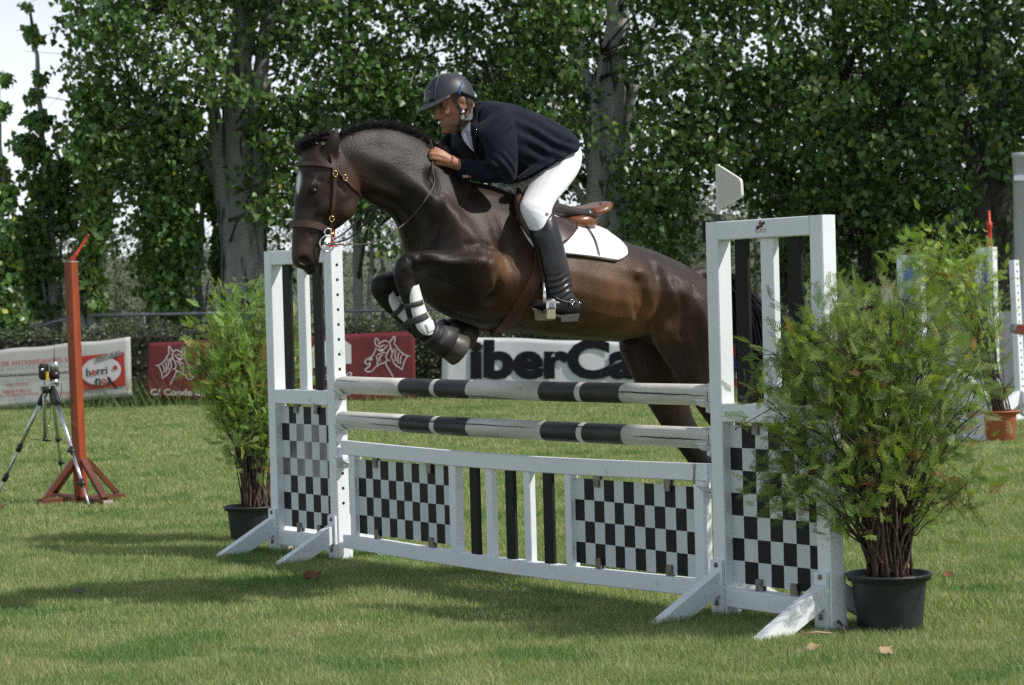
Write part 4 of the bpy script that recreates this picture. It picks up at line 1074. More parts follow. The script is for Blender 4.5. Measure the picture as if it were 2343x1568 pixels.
# the white star
for x, y, r in ((684, 398, 0.008), (684, 406, 0.013), (683, 415, 0.0155), (682, 424, 0.014), (681, 433, 0.010), (681, 440, 0.006)):
    q = hit(tree0, x, y)[0]
    if q is not None: paint(q, r, (0.78, 0.77, 0.75), 1.0); paint(q, r * 0.8, (0.78, 0.77, 0.75), 0.9)
M['coat'] = material('horse_coat', (1.15, 1.15, 1.15), (0.55, 0.53, 0.53), 11, 0.40, 0.58, bump=0.28, bscale=150, tint=True, spec=0.30, sheen=0.05, stretch=(1, 1, 0.5), detail=7, lo=0.3, hi=0.7)
horse = thing('horse', 'dark bay horse with a white star jumping the checkered obstacle', 'horse', (HC[0], HC[1], 0))
ho = mesh_obj('body', hme, hv, M['coat'], horse, cc)
HB = bvh_of(hme, hv)
M['hair'] = material('black_horse_hair', (0.007, 0.0065, 0.007), (0.013, 0.012, 0.012), 40, 0.55, stretch=(1, 1, 1), spec=0.25)
M['eye'] = material('horse_eye', (0.006, 0.004, 0.003), None, 4, 0.3, spec=0.4)
for s in (1, -1):
    p, n_ = hit(HB, 719, 437)
    c = p - HS * 0.010
    if s < 0: c = mirror(c)
    MB().ellip(c, (HD * 0.021, np.array([0, 0, 1.0]) * 0.0165, HS * 0.016), 16, 10).build('eye', M['eye'], horse, True)
    mb = MB(); a = np.linspace(0.1, np.pi - 0.1, 9)                    # upper lid
    pts = [c + HS * (0.010 if s > 0 else -0.010) + HD * 0.021 * math.cos(q) + np.array([0, 0, 0.0155 * math.sin(q)]) for q in a]
    mb.tube(pts, 0.0045, 6); mb.build('eyelid', M['hair'], horse, True)
def strands(name, roots, dirs, n, length, width, curl, parent, mat_, sub=5):
    """thin tapering ribbons"""
    mb = MB(); V = []; f = []
    for i in range(n):
        k = rng.integers(len(roots)); p = roots[k] + rng.normal(0, 0.006, 3); d = nrm(dirs[k] + rng.normal(0, curl, 3)); L = length * rng.uniform(0.5, 1.15)
        side = nrm(np.cross(d, rng.normal(size=3))); b = len(V)
        for j in range(sub):
            t = j / (sub - 1); w = width * (1 - t * 0.9); V += [p - side * w, p + side * w]
            d = nrm(d + np.array([0, 0, -0.12]) * t + rng.normal(0, curl * 0.3, 3)); p = p + d * L / (sub - 1)
        f += [(b + 2 * j, b + 2 * j + 1, b + 2 * j + 3, b + 2 * j + 2) for j in range(sub - 1)]
    return make_obj(name, V, f, mat_, parent)
crest = catmull([(770, 316), (800, 300), (830, 293), (870, 290), (910, 296), (950, 314), (985, 338), (1012, 358)], 60)
roots = []; dirs = []
for q in crest:
    for off in (-0.02, 0.0, 0.02):
        roots.append(H(q[0], q[1] + 4, off) + HS * 0); dirs.append(np.array([0, 0, 0.75]) + HD * 0.95 + HS * (off * 22 - 0.2))
strands('mane', roots, dirs, 8000, 0.052, 0.0015, 0.26, horse, M['hair'])
roots = []; dirs = []
for q in catmull([(700, 330), (720, 318), (745, 312), (765, 312)], 8):
    for off in (-0.03, 0, 0.025): roots.append(H(q[0], q[1] + 5, off)); dirs.append(-HD * 0.55 + np.array([0, 0, 0.28]) + HS * off * 6)
strands('forelock', roots, dirs, 900, 0.055, 0.002, 0.22, horse, M['hair'])
def ribbon_path(paths, name, parent, mat_, w):
    V = []; f = []
    for P in paths:
        n = len(P); b = len(V); side = nrm(np.cross(P[-1] - P[0], rng.normal(size=3)))
        for j in range(n):
            ww = w * (1 - 0.8 * (j / (n - 1)) ** 2); V += [P[j] - side * ww, P[j] + side * ww]
        f += [(b + 2 * j, b + 2 * j + 1, b + 2 * j + 3, b + 2 * j + 2) for j in range(n - 1)]
    return make_obj(name, V, f, mat_, parent)
paths = []
for i in range(1500):
    q = rng.normal(0, 1, 3) * np.array([1, 1, 1.0]); s_ = rng.uniform(0.6, 1.0)
    k = [H(1600, 632), H(1646, 632), H(1684, 662), H(1712, 720), H(1722, 800), H(1722, 900), H(1716, 960)]
    wd = [0.010, 0.018, 0.030, 0.042, 0.050, 0.050, 0.045]
    P = np.array([k[j] + (HD * q[0] * 0.7 + HS * q[1] * 0.8 + np.array([0, 0, q[2] * 0.45])) * wd[j] for j in range(7)])
    P = catmull(P, 3); P = P[:max(6, int(len(P) * s_))]; P += np.cumsum(rng.normal(0, 0.0016, P.shape), axis=0)
    paths.append(P)
ribbon_path(paths, 'tail', horse, M['hair'], 0.0026)
# hooves
M['hoof'] = material('hoof_horn', (0.075, 0.062, 0.050), (0.040, 0.034, 0.030), 12, 0.45, bump=0.25, bscale=20, stretch=(1, 1, 3))
def hoof(top, bottom, off, r0, r1, tilt, parent, name='hoof', mat_='hoof', pre=()):
    a = H(*top, off); b = H(*bottom, off); ax = nrm(b - a); L = np.linalg.norm(b - a)
    f_ = nrm(np.cross(HS, ax)) * tilt; s_ = HS; mb = MB(); rings = []
    for q, r in ((-0.08, r0 * 0.9), (0.0, r0), (0.5, (r0 + r1) / 2), (0.9, r1), (1.0, r1 * 0.97)):
        c = a + ax * L * q + f_ * (r - r0) * 0.6
        rings.append(c + np.outer(np.cos(TH), f_) * r + np.outer(np.sin(TH), s_) * r * 0.95)
    mb.loft(rings); return mb.build(name, M[mat_], parent, True)
hoof((1004, 776), (1051, 809), 0.185, 0.054, 0.073, 1, horse)
hoof((1034, 760), (1080, 771), -0.185, 0.052, 0.066, 1, horse)
hoof((1700, 1198), (1718, 1232), -0.16, 0.046, 0.060, -1, horse)
hoof((1816, 1134), (1846, 1160), 0.16, 0.046, 0.060, -1, horse)

# ---- leather and straps laid on the horse's skin
M['leather'] = material('brown_leather', (0.060, 0.030, 0.020), (0.035, 0.018, 0.013), 25, 0.38, bump=0.1, bscale=90)
M['leather_dark'] = material('dark_leather', (0.020, 0.013, 0.011), (0.032, 0.021, 0.017), 25, 0.4, bump=0.1, bscale=90)
M['leather_tan'] = material('tan_leather', (0.20, 0.072, 0.028), (0.14, 0.048, 0.02), 9, 0.36, bump=0.04, bscale=60)
def on_skin(pts, lift, sub=6, bv=None):
    bv = bv or HB; P = []; N = []
    for q in (catmull(pts, sub) if sub else pts):
        p, n_ = hit(bv, *q)
        if p is None:
            if not P: continue
            p = np.array(bv.find_nearest(Vector(H(*q)))[0]); n_ = N[-1]
        P.append(p); N.append(n_)
    P = np.array(P); N = np.array(N)
    if len(P) < 3: return P, N
    for _ in range(3):
        P[1:-1] = (P[:-2] + 2 * P[1:-1] + P[2:]) / 4; N[1:-1] = N[:-2] + N[1:-1] + N[2:]
    N /= np.linalg.norm(N, axis=1, keepdims=True)
    return P + N * lift, N
def strap(mb, P, N, w, th=0.004, mi=0):
    rings = []
    for i in range(len(P)):
        t = nrm(P[min(i + 1, len(P) - 1)] - P[max(i - 1, 0)]); s_ = nrm(np.cross(t, N[i]))
        rings.append([P[i] - s_ * w - N[i] * th, P[i] + s_ * w - N[i] * th, P[i] + s_ * w * 0.9 + N[i] * th, P[i] - s_ * w * 0.9 + N[i] * th])
    mb.loft(rings, mi=mi)
def mir_strap(mb, P, N, w, th=0.004):
    strap(mb, mirror(P), np.array([mirror(n_ + HC) - HC for n_ in N]), w, th)
# ------------------------------------------------------------------ tack
def grid_skin(top, bot, nu, nv, lift, bv=None, relax=4):
    """sheet of points on the skin between a top and a bottom picture line"""
    bv = bv or HB
    def resample(P, n):
        P = catmull(P, 8); s = np.concatenate([[0], np.cumsum(np.linalg.norm(np.diff(P, axis=0), axis=1))]); q = np.linspace(0, s[-1], n)
        return np.stack([np.interp(q, s, P[:, i]) for i in range(2)], 1)
    T = resample(top, nu); B = resample(bot, nu); g = np.zeros((nu, nv, 3)); N = np.zeros((nu, nv, 3))
    for i in range(nu):
        last = None
        for j in range(nv - 1, -1, -1):
            q = T[i] * (1 - j / (nv - 1)) + B[i] * j / (nv - 1)
            p, n_ = hit(bv, *q)
            if p is None or (last is not None and np.linalg.norm(p - last[0]) > 0.25):
                p = np.array(bv.find_nearest(Vector(H(q[0], q[1], 0.06)))[0]) if last is not None else H(q[0], q[1], 0.2); n_ = last[1] if last is not None else HS
            g[i, j] = p; N[i, j] = n_; last = (p, n_)
    for _ in range(relax):
        for A in (g, N):
            A[1:-1] = (A[:-2] + 2 * A[1:-1] + A[2:]) / 4; A[:, 1:-1] = (A[:, :-2] + 2 * A[:, 1:-1] + A[:, 2:]) / 4
    N /= np.linalg.norm(N, axis=2, keepdims=True)
    return g + N * lift, N
def draped(mb, g, N, th, mi=0, far=True):
    n, m_ = g.shape[:2]
    def shell(a, b, rev):
        V = np.vstack([a.reshape(-1, 3), b.reshape(-1, 3)]); K = n * m_; f = []
        for i in range(n - 1):
            for j in range(m_ - 1):
                q = i * m_ + j; f.append((q, q + m_, q + m_ + 1, q + 1)); f.append((K + q, K + q + 1, K + q + m_ + 1, K + q + m_))
        rim = [i * m_ for i in range(n)] + [(n - 1) * m_ + j for j in range(1, m_)] + [i * m_ + m_ - 1 for i in range(n - 2, -1, -1)] + [j for j in range(m_ - 2, 0, -1)]
        for x, y in zip(rim, rim[1:] + rim[:1]): f.append((x, K + x, K + y, y))
        mb.add(V, [q[::-1] for q in f] if rev else f, mi)
    shell(g, g + N * th, False)
    if far:
        shell(mirror(g.reshape(-1, 3)).reshape(g.shape), mirror((g + N * th).reshape(-1, 3)).reshape(g.shape), True)
def ridge(mb, g, N, th, mi=0):
    """carry a draped sheet over the spine to its far half"""
    a = g[:, 0]; b = mirror(a); top = (a + b) / 2 + np.array([0, 0, 0.012]); rows = []
    for t in (0, 0.25, 0.5, 0.75, 1):
        rows.append(a * (1 - t) + b * t + np.array([0, 0, 1.0]) * (0.030 * math.sin(math.pi * t)))
    mb.sheet(np.stack(rows, 1), th, mi)
M['pad'] = material('white_quilted_pad', (0.80, 0.81, 0.84), (0.76, 0.77, 0.81), 12, 0.85, bump=0.35, bscale=45, sheen=0.2)
M['pad_blue'] = material('blue_grey_binding', (0.30, 0.31, 0.42), (0.22, 0.23, 0.33), 20, 0.8)
pad = thing('saddle_pad', 'white saddle pad with dark piping under the saddle', 'saddle pad', H(1300, 560))
gp, Np = grid_skin([(1176, 440), (1215, 478), (1280, 508), (1350, 528), (1392, 538), (1416, 554), (1430, 572)], [(1180, 500), (1222, 574), (1292, 583), (1362, 592), (1400, 600), (1424, 601), (1433, 586)], 26, 12, 0.006)
mb = MB(); draped(mb, gp, Np, 0.011); ridge(mb, gp, Np, 0.011); mb.build('pad_cloth', M['pad'], pad, True)
P, N = on_skin([(1316, 502), (1340, 530), (1358, 560), (1366, 592)], 0.0215); mb = MB(); strap(mb, P, N, 0.0035, 0.002); mb.build('piping', M['leather_dark'], pad)
P, N = on_skin([(1184, 508), (1200, 540), (1226, 571), (1262, 578), (1296, 582), (1362, 591), (1410, 599)], 0.019, 8); mb = MB(); strap(mb, P, N, 0.005, 0.003); mb.build('binding', M['pad'], pad)

M['saddle_brown'] = material('saddle_flap_leather', (0.050, 0.024, 0.018), (0.032, 0.016, 0.013), 18, 0.33, bump=0.06, bscale=70)
M['saddle_seat'] = material('saddle_seat_leather', (0.060, 0.050, 0.048), (0.045, 0.036, 0.034), 10, 0.28, bump=0.04, bscale=60)
M['girth_pre'] = material('knee_roll_leather', (0.085, 0.042, 0.030), (0.05, 0.025, 0.019), 14, 0.4, bump=0.1)
saddle = thing('saddle', 'brown jumping saddle with a tan cantle on the white pad', 'saddle', H(1270, 500))
SS = []
for t_, b_, w, sq in (((1176, 436), (1186, 474), 0.050, 0.9), ((1192, 442), (1202, 486), 0.075, 0.8), ((1226, 456), (1238, 502), 0.085, 0.7), ((1262, 466), (1270, 500), 0.110, 0.6), ((1300, 479), (1304, 503), 0.145, 0.55), ((1332, 477), (1334, 497), 0.165, 0.5), ((1354, 468), (1355, 490), 0.160, 0.5), ((1371, 462), (1371, 480), 0.12, 0.6)):
    SS.append(section(t_, b_, w, 0, 0.12, sq))
SS = list(catmull(np.array(SS), 4))
for i, r in enumerate(SS):                                   # dish the seat
    w_ = (r - HC) @ HS; top = np.clip((r[:, 2] - r[:, 2].mean()) / 0.05, 0, 1); r[:, 2] += top * (w_ / 0.12) ** 2 * 0.010 * math.sin(math.pi * i / len(SS))
mb = MB(); mb.loft(SS[:19]); mb.build('seat', M['saddle_seat'], saddle, True)
mb = MB(); mb.loft(SS[18:]); mb.build('cantle', M['leather_tan'], saddle, True)
P, N = np.array([SS[-1][i] for i in range(KS)]), None
mb = MB(); mb.tube([H(1374, 466, w) for w in (-0.10, -0.05, 0, 0.05, 0.10)], [0.005, 0.008, 0.009, 0.008, 0.005], 8); mb.build('cantle_roll', M['leather_tan'], saddle, True)
mb = MB()
for s in (1, -1):
    pts = catmull([H(1290, 508, 0.10), H(1318, 508, 0.13), H(1345, 506, 0.125), H(1364, 500, 0.09)], 4)
    if s < 0: pts = mirror(pts)
    mb.tube(pts, np.array([0.014, 0.018, 0.022, 0.025, 0.027, 0.029, 0.031, 0.032, 0.032, 0.031, 0.028, 0.022, 0.013]), 10)
    mb.build('panel', material('panel_leather', (0.20, 0.075, 0.030), (0.14, 0.05, 0.022), 9, 0.3), saddle, True); mb = MB()
gf, Nf = grid_skin([(1184, 450), (1200, 478), (1235, 496), (1275, 508), (1312, 513)], [(1196, 520), (1218, 556), (1246, 572), (1284, 566), (1316, 532)], 18, 10, 0.022)
mb = MB(); draped(mb, gf, Nf, 0.006); mb.build('flap', M['saddle_brown'], saddle, True)
for s in (1, -1):                                             # knee rolls along the front edge
    P, N = on_skin([(1178, 446), (1180, 478), (1189, 512), (1207, 548)], 0.034)
    if s < 0: P = mirror(P)
    mb = MB(); mb.tube(P, np.interp(np.linspace(0, 1, len(P)), [0, 0.3, 0.7, 1], [0.012, 0.025, 0.024, 0.012]), 8)
    mb.build('knee_roll', M['girth_pre'], saddle, True)
M['girth'] = material('girth_leather', (0.125, 0.052, 0.030), (0.075, 0.032, 0.020), 16, 0.5, bump=0.1)
mb = MB()
for s_off in (-6, 6):
    P, N = on_skin([(1236 + s_off, 572), (1232 + s_off, 620), (1206 + s_off, 670), (1172 + s_off * 1.1, 724), (1146 + s_off * 1.2, 755)], 0.012)
    mb = MB(); strap(mb, P, N, 0.017, 0.004); mir_strap(mb, P, N, 0.017, 0.004)
    if s_off < 0:
        a = P[-1]; b = mirror(a); mb.sheet(np.array([[a * (1 - t) + b * t - np.array([0, 0, 0.022 * math.sin(math.pi * t)]) + HD * q for t in np.linspace(0, 1, 9)] for q in (-0.02, 0.02)]), 0.006)
    mb.build('girth_strap', M['girth'], saddle)
# stirrups (near and far) hang from the saddle
for s in (1, -1):
    fl = (lambda P: np.asarray(P)) if s > 0 else mirror
    mb = MB()
    a = fl(H(1229, 566, 0.335)); b = fl(H(1242, 642, 0.352)); c = fl(H(1234, 566, 0.325))
    mb.tube([a, b], 0.008, 6, flat=0.35); mb.tube([c, b + HD * 0.006], 0.008, 6, flat=0.35); mb.build('stirrup_leather', M['leather_dark'], saddle)
    top = H(1242, 641, 0.352); mb = MB()
    for q in (-1, 1):
        o_ = 0.352 + q * 0.056
        mb.tube(fl(catmull([top, H(1243, 650, 0.352 + q * 0.030), H(1245, 668, o_), H(1246, 694, o_)], 4)), np.linspace(0.0055, 0.0085, 13), 8)
    mb.build('stirrup_iron', M['chrome'], saddle, True)
    mb = MB(); c = H(1246, 699, 0.352); L = 0.064; rr = []
    for q, r in ((-L, 0.012), (-L * 0.9, 0.021), (0, 0.021), (L * 0.9, 0.021), (L, 0.012)):
        rr.append([fl(c + HS * q + HD * x * r * 1.15 + np.array([0, 0, z * r * 0.8])) for x, z in ((-1, -1), (1, -1), (1, 1), (-1, 1))])
    mb.loft(rr); mb.build('tread', M['chrome'], saddle)
    mb = MB(); c2 = H(1246.5, 715, 0.352); e = 0.058; rr = []
    for q, sc in ((-0.036, 0.8), (-0.028, 1.0), (0.02, 1.0), (0.026, 0.9)):
        rr.append([fl(c2 + np.array([0, 0, q]) + HS * x * e * sc + HD * y * 0.021 * sc) for x, y in ((-1, -1), (1, -1), (1, 1), (-1, 1))])
    mb.loft(rr); mb.build('tread_pad', material('tread_rubber', (0.33, 0.31, 0.20), (0.26, 0.24, 0.16), 30, 0.6), saddle)

# ---- bridle
bridle = thing('bridle', 'brown leather bridle with loose ring bit and reins on the horse head', 'bridle', H(745, 460))
def bstrap(pts, w, name, lift=0.006, far=True, mat_='leather', th=0.0035, sub=6):
    P, N = on_skin(pts, lift, sub); mb = MB(); strap(mb, P, N, w, th)
    if far: mir_strap(mb, P, N, w, th)
    return mb.build(name, M[mat_], bridle)
def band_round(pts, w, name, lift, th=0.005):
    """a strap that runs across the front of the face to the other side"""
    P, N = on_skin(pts, lift, 6); P = P[::-1]; N = N[::-1]                # from the cheek to the front
    Q = mirror(P)[::-1]; NQ = np.array([mirror(n_ + HC) - HC for n_ in N])[::-1]
    mid = (P[-1] + Q[0]) / 2 - HD * 0.012; nm = nrm(N[-1] + NQ[0])
    PP = np.vstack([P, [mid], Q]); NN = np.vstack([N, [nm], NQ]); mb = MB(); strap(mb, PP, NN, w, th); return mb.build(name, M['leather'], bridle)
band_round([(690, 377), (705, 376), (730, 377), (758, 382)], 0.010, 'browband', 0.008)
band_round([(677, 512), (695, 512), (720, 516), (748, 526)], 0.016, 'noseband', 0.007, 0.006)
bstrap([(757, 352), (760, 372), (763, 390), (765, 420), (764, 450), (761, 478), (757, 500), (755, 528)], 0.0085, 'cheek_strap')
bstrap([(762, 380), (775, 396), (792, 415), (812, 436), (834, 456)], 0.006, 'throat_lash')
mb = MB(); pts = catmull([H(752, 356, 0.075), H(762, 336, 0.060), H(770, 322, 0.0), mirror(H(762, 336, 0.060)), mirror(H(752, 356, 0.075))], 5)
mb.tube(pts, 0.011, 8, flat=0.45); mb.build('headpiece', M['leather'], bridle)
for i, q in enumerate(((764, 398), (757, 499), (754, 527), (786, 408))):
    p, n_ = hit(HB, *q); mb = MB(); a = np.linspace(0, 2 * np.pi, 13); z = np.array([0, 0, 1.0]); s_ = nrm(np.cross(z, n_))
    mb.tube([p + n_ * 0.013 + s_ * 0.010 * math.cos(t) + z * 0.013 * math.sin(t) for t in a], 0.0024, 6); mb.build('buckle', M['brass'], bridle, True)
p, n_ = hit(HB, 734, 548)
rc = H(748, 558, 0.075)
for s in (1, -1):
    for c0, r in ((rc, 0.034), (H(750, 532, 0.07), 0.016)):
        c = c0 if s > 0 else mirror(c0); a = np.linspace(0, 2 * np.pi, 25)
        MB().tube([c + HD * r * math.cos(t) + np.array([0, 0, 1.0]) * r * math.sin(t) for t in a], 0.0042, 7).build('bit_ring', M['chrome'], bridle, True)
MB().tube([rc, H(735, 556, 0.02), mirror(rc)], 0.006, 7).build('mouthpiece', M['chrome'], bridle, True)
def rein(pts, name, r=0.0065, mat_='leather_dark'):
    MB().tube(catmull(pts, 6), r, 6, flat=0.45).build(name, M[mat_], bridle, True)
def skin_out(px, py, lift):
    p, n_ = hit(HB, px, py)
    return p + n_ * lift if p is not None else H(px, py, 0.1)
M['rein'] = material('grey_brown_rein', (0.105, 0.085, 0.072), (0.07, 0.056, 0.05), 40, 0.65)
rein([H(757, 559, 0.075), H(778, 560, 0.078), H(815, 560, 0.084), H(855, 555, 0.09), H(892, 536, 0.10), skin_out(941, 500, 0.012), skin_out(972, 459, 0.012), skin_out(990, 425, 0.012), skin_out(986, 392, 0.014), H(989, 372, 0.085), H(990, 356, 0.055), H(988, 338, 0.05), H(983, 320, 0.05)], 'rein', 0.0075, 'rein')
far_pts = [mirror(H(757, 559, 0.075)), H(800, 545, -0.09), H(850, 490, -0.10), H(890, 430, -0.12), H(940, 380, -0.12), H(972, 362, -0.075), H(986, 352, -0.05), H(991, 332, -0.03), H(992, 320, -0.03)]
rein(far_pts, 'rein', 0.0075)
rein([H(760, 551, 0.0), H(800, 524, -0.01), H(850, 476, 0.0), H(905, 500, 0.02), H(935, 600, 0.01)], 'martingale', 0.007)
# rein stop and buckle of the martingale
MB().ellip(H(786, 560, 0.079), (HD * 0.008, np.array([0, 0, 1.0]) * 0.006, HS * 0.006), 8, 6).build('rein_buckle', M['brass'], bridle, True)

# ---- boots on the forelegs
M['boot_white'] = material('white_boot_shell', (0.78, 0.78, 0.80), (0.70, 0.70, 0.73), 12, 0.4, bump=0.05)
M['boot_black'] = material('black_rubber_boot', (0.016, 0.016, 0.018), (0.028, 0.028, 0.031), 14, 0.55, bump=0.15, bscale=40)
M['strap_grey'] = material('charcoal_strap', (0.035, 0.035, 0.04), (0.05, 0.05, 0.055), 30, 0.7)
M['neoprene'] = material('neoprene', (0.012, 0.012, 0.013), (0.02, 0.02, 0.022), 30, 0.8)
def tendon_boot(axis, off, label, grp):
    """axis: (px, py, half width m) down the back of the cannon"""
    t = thing('tendon_boot', label, 'tendon boot', H(axis[0][0], axis[0][1], off), grp)
    def shell(lo, hi, a0, a1, grow, mat_, name, k=11):
        A = catmull(np.array([(x, y, r) for x, y, r in axis]), 6); n = len(A); A = A[int(lo * (n - 1)):int(hi * (n - 1)) + 1]
        C = [H(x, y, off) for x, y, r in A]; g = []
        for i, c in enumerate(C):
            ax = nrm(C[min(i + 1, len(C) - 1)] - C[max(i - 1, 0)]); bk = nrm(np.cross(ax, HS))
            if bk @ HD < 0: bk = -bk
            edge = 1 - 0.35 * (abs(i / (len(C) - 1) - 0.5) * 2) ** 4 if name == 'shell' else 1
            th = np.linspace(a0, a1, k) * edge
            g.append([c + (A[i][2] + grow) * (bk * math.cos(q) + HS * math.sin(q)) for q in th])
        mb = MB(); mb.sheet(np.array(g), 0.004); return mb.build(name, M[mat_], t, True)
    shell(0, 1, -2.5, 2.5, 0.0, 'neoprene', 'lining', 17)
    shell(0.0, 1.0, -1.75, 2.35, 0.006, 'boot_white', 'shell')
    for lo, hi in ((0.26, 0.37), (0.52, 0.63)):
        shell(lo, hi, 0.95, 2.9, 0.0105, 'strap_grey', 'strap')
    shell(0.74, 0.95, 0.5, 1.6, 0.009, 'boot_white', 'fetlock_cup')
    return t
tendon_boot([(936, 656, 0.037), (944, 690, 0.040), (952, 720, 0.043), (962, 746, 0.050), (970, 768, 0.046)], 0.185, 'white tendon boot with two charcoal straps on the nearer foreleg', 'tendon boots of the horse')
tendon_boot([(882, 676, 0.034), (902, 704, 0.034), (926, 726, 0.037), (950, 748, 0.042), (966, 756, 0.040)], -0.185, 'white tendon boot mostly hidden on the far foreleg', 'tendon boots of the horse')
def bell(top, bottom, off, r0, r1, label):
    t = thing('bell_boot', label, 'bell boot', H(*top, off), 'bell boots of the horse')
    a = H(*top, off); b = H(*bottom, off); ax = nrm(b - a); L = np.linalg.norm(b - a); f_ = nrm(np.cross(HS, ax)); rings = []
    prof = [(0.0, r0 * 0.94), (0.03, r0 * 1.12), (0.16, r0 * 1.2), (0.22, r0 * 1.06), (0.5, (r0 + r1) / 2 * 1.03), (1.0, r1), (1.02, r1 * 0.93), (0.9, r1 * 0.9)]
    for q, r in prof:
        c = a + ax * L * q + f_ * (r - r0) * 0.5
        rings.append(c + np.outer(np.cos(TH), f_) * r + np.outer(np.sin(TH), HS) * r * 0.97)
    mb = MB(); mb.loft(rings); mb.build('cuff', M['boot_black'], t, True)
    mb = MB(); c = a + ax * L * 0.45; st = [c + f_ * (r0 + r1) * 0.54 * math.cos(q) + HS * (r0 + r1) * 0.53 * math.sin(q) for q in np.linspace(0.4, 1.9, 8)]
    mb.tube(st, 0.011, 6, flat=0.3); mb.build('fastening', M['strap_grey'], t)
    return t
bell((978, 764), (1022, 791), 0.185, 0.050, 0.078, 'black rubber bell boot on the nearer front hoof')
bell((1004, 758), (1046, 765), -0.185, 0.047, 0.070, 'black rubber bell boot on the far front hoof')
# ------------------------------------------------------------------ the rider
Z3 = np.array([0, 0, 1.0])
fy = rad(24); tl = rad(15)
f0 = np.array([-math.cos(fy), -math.sin(fy), 0]); HRt = np.array([math.sin(fy), -math.cos(fy), 0])     # HRt: out of the near cheek
HF = f0 * math.cos(tl) - Z3 * math.sin(tl); HU = Z3 * math.cos(tl) + f0 * math.sin(tl)
HO = H(1040, 241, 0.0)
def hp(f, u, r=0.0): return HO + HF * f + HU * u + HRt * r
def limb(mb, pts, radii, k=12, sub=4):
    P = catmull(pts, sub); R = np.interp(np.linspace(0, 1, len(P)), np.linspace(0, 1, len(radii)), radii)
    mb.tube(P, R, k)
def sec_loft(mb, secs, sub=3, flip=False):
    R = catmull(np.array([section(*s) for s in secs]), sub)
    if flip: R = np.array([mirror(r)[::-1] for r in R])
    mb.loft(list(R))
pb = MB()
# head: rings at constant height
hr = []
for u, ff, bb, w, sq in ((-0.118, 0.062, 0.030, 0.016, 1), (-0.112, 0.074, 0.012, 0.030, 1), (-0.098, 0.086, -0.008, 0.041, .95), (-0.075, 0.087, -0.035, 0.053, .9), (-0.05, 0.086, -0.060, 0.063, .9), (-0.02, 0.086, -0.082, 0.070, .9),
                      (0.01, 0.086, -0.088, 0.072, .9), (0.035, 0.087, -0.092, 0.072, .9), (0.06, 0.080, -0.090, 0.070, .95), (0.085, 0.058, -0.072, 0.056, 1), (0.102, 0.02, -0.040, 0.035, 1)):
    c = (ff + bb) / 2; a = (ff - bb) / 2; ct, st = np.cos(TH), np.sin(TH)
    hr.append(HO + HU * u + np.outer(c + a * np.sign(ct) * np.abs(ct) ** sq, HF) + np.outer(w * np.sign(st) * np.abs(st) ** 0.9 * (1 - 0.18 * np.clip(ct, 0, 1)), HRt))
pb.loft(list(catmull(np.array(hr), 3)))
def hb_ell(f, u, r, a, b, c, tilt=0):
    q = rad(tilt); d1 = HF * math.cos(q) + HU * math.sin(q); d2 = -HF * math.sin(q) + HU * math.cos(q)
    pb.ellip(hp(f, u, r), (d1 * a, d2 * b, HRt * c), 12, 9)
# nose
nr = []
for f_, u, w, d in ((0.084, 0.030, 0.010, 0.012), (0.092, 0.012, 0.0105, 0.014), (0.104, -0.010, 0.012, 0.018), (0.113, -0.027, 0.015, 0.022), (0.109, -0.038, 0.016, 0.022), (0.094, -0.043, 0.013, 0.014)):
    nr.append(hp(f_ - d * 0.45, u) + np.outer(np.cos(TH) * d * 0.62, HF) + np.outer(np.sin(TH) * w, HRt))
pb.loft(list(catmull(np.array(nr), 3)))
for s in (1, -1):
    hb_ell(0.088, -0.036, 0.012 * s, 0.012, 0.009, 0.007)           # wings of the nose
    hb_ell(0.078, 0.030, 0.030 * s, 0.015, 0.0075, 0.026)           # brow
    hb_ell(0.044, -0.016, 0.048 * s, 0.040, 0.022, 0.0085, -12)      # cheekbone
    hb_ell(-0.004, 0.0, 0.074 * s, 0.022, 0.033, 0.007, -12)        # ear
    hb_ell(-0.010, 0.012, 0.080 * s, 0.019, 0.021, 0.006, -12)
    hb_ell(0.0, -0.026, 0.074 * s, 0.010, 0.012, 0.006)             # lobe
    hb_ell(0.018, -0.072, 0.050 * s, 0.034, 0.013, 0.008, -28)       # jaw
hb_ell(0.084, -0.062, 0, 0.0085, 0.0050, 0.023); hb_ell(0.083, -0.074, 0, 0.0085, 0.0055, 0.020)      # lips
hb_ell(0.079, -0.102, 0, 0.016, 0.015, 0.022)                       # chin
# neck and trunk
limb(pb, [hp(-0.025, -0.08), H(1072, 262, 0.0), H(1088, 282, 0), H(1112, 300, 0)], [0.058, 0.059, 0.064, 0.085], 14)
sec_loft(pb, [((1092, 246), (1070, 296), 0.08), ((1132, 256), (1088, 322), 0.13), ((1185, 272), (1128, 356), 0.14), ((1238, 295), (1174, 380), 0.13), ((1283, 322), (1222, 398), 0.13), ((1304, 350), (1250, 412), 0.12)])
limb(pb, [H(1130, 282, 0.16), H(1142, 320, 0.21), H(1146, 385, 0.235), H(1143, 396, 0.23)], [0.038, 0.036, 0.032, 0.032])
limb(pb, [H(1143, 396, 0.23), H(1105, 392, 0.18), H(1062, 382, 0.115), H(1045, 376, 0.10)], [0.032, 0.030, 0.027, 0.026])
limb(pb, [mirror(H(1130, 282, 0.16)), mirror(H(1142, 320, 0.21)), mirror(H(1135, 380, 0.225)), mirror(H(1130, 388, 0.22))], [0.038, 0.036, 0.032, 0.032])
limb(pb, [mirror(H(1130, 388, 0.22)), H(1016, 366, -0.16), H(1006, 360, -0.105), H(1001, 360, -0.09)], [0.032, 0.030, 0.027, 0.026])
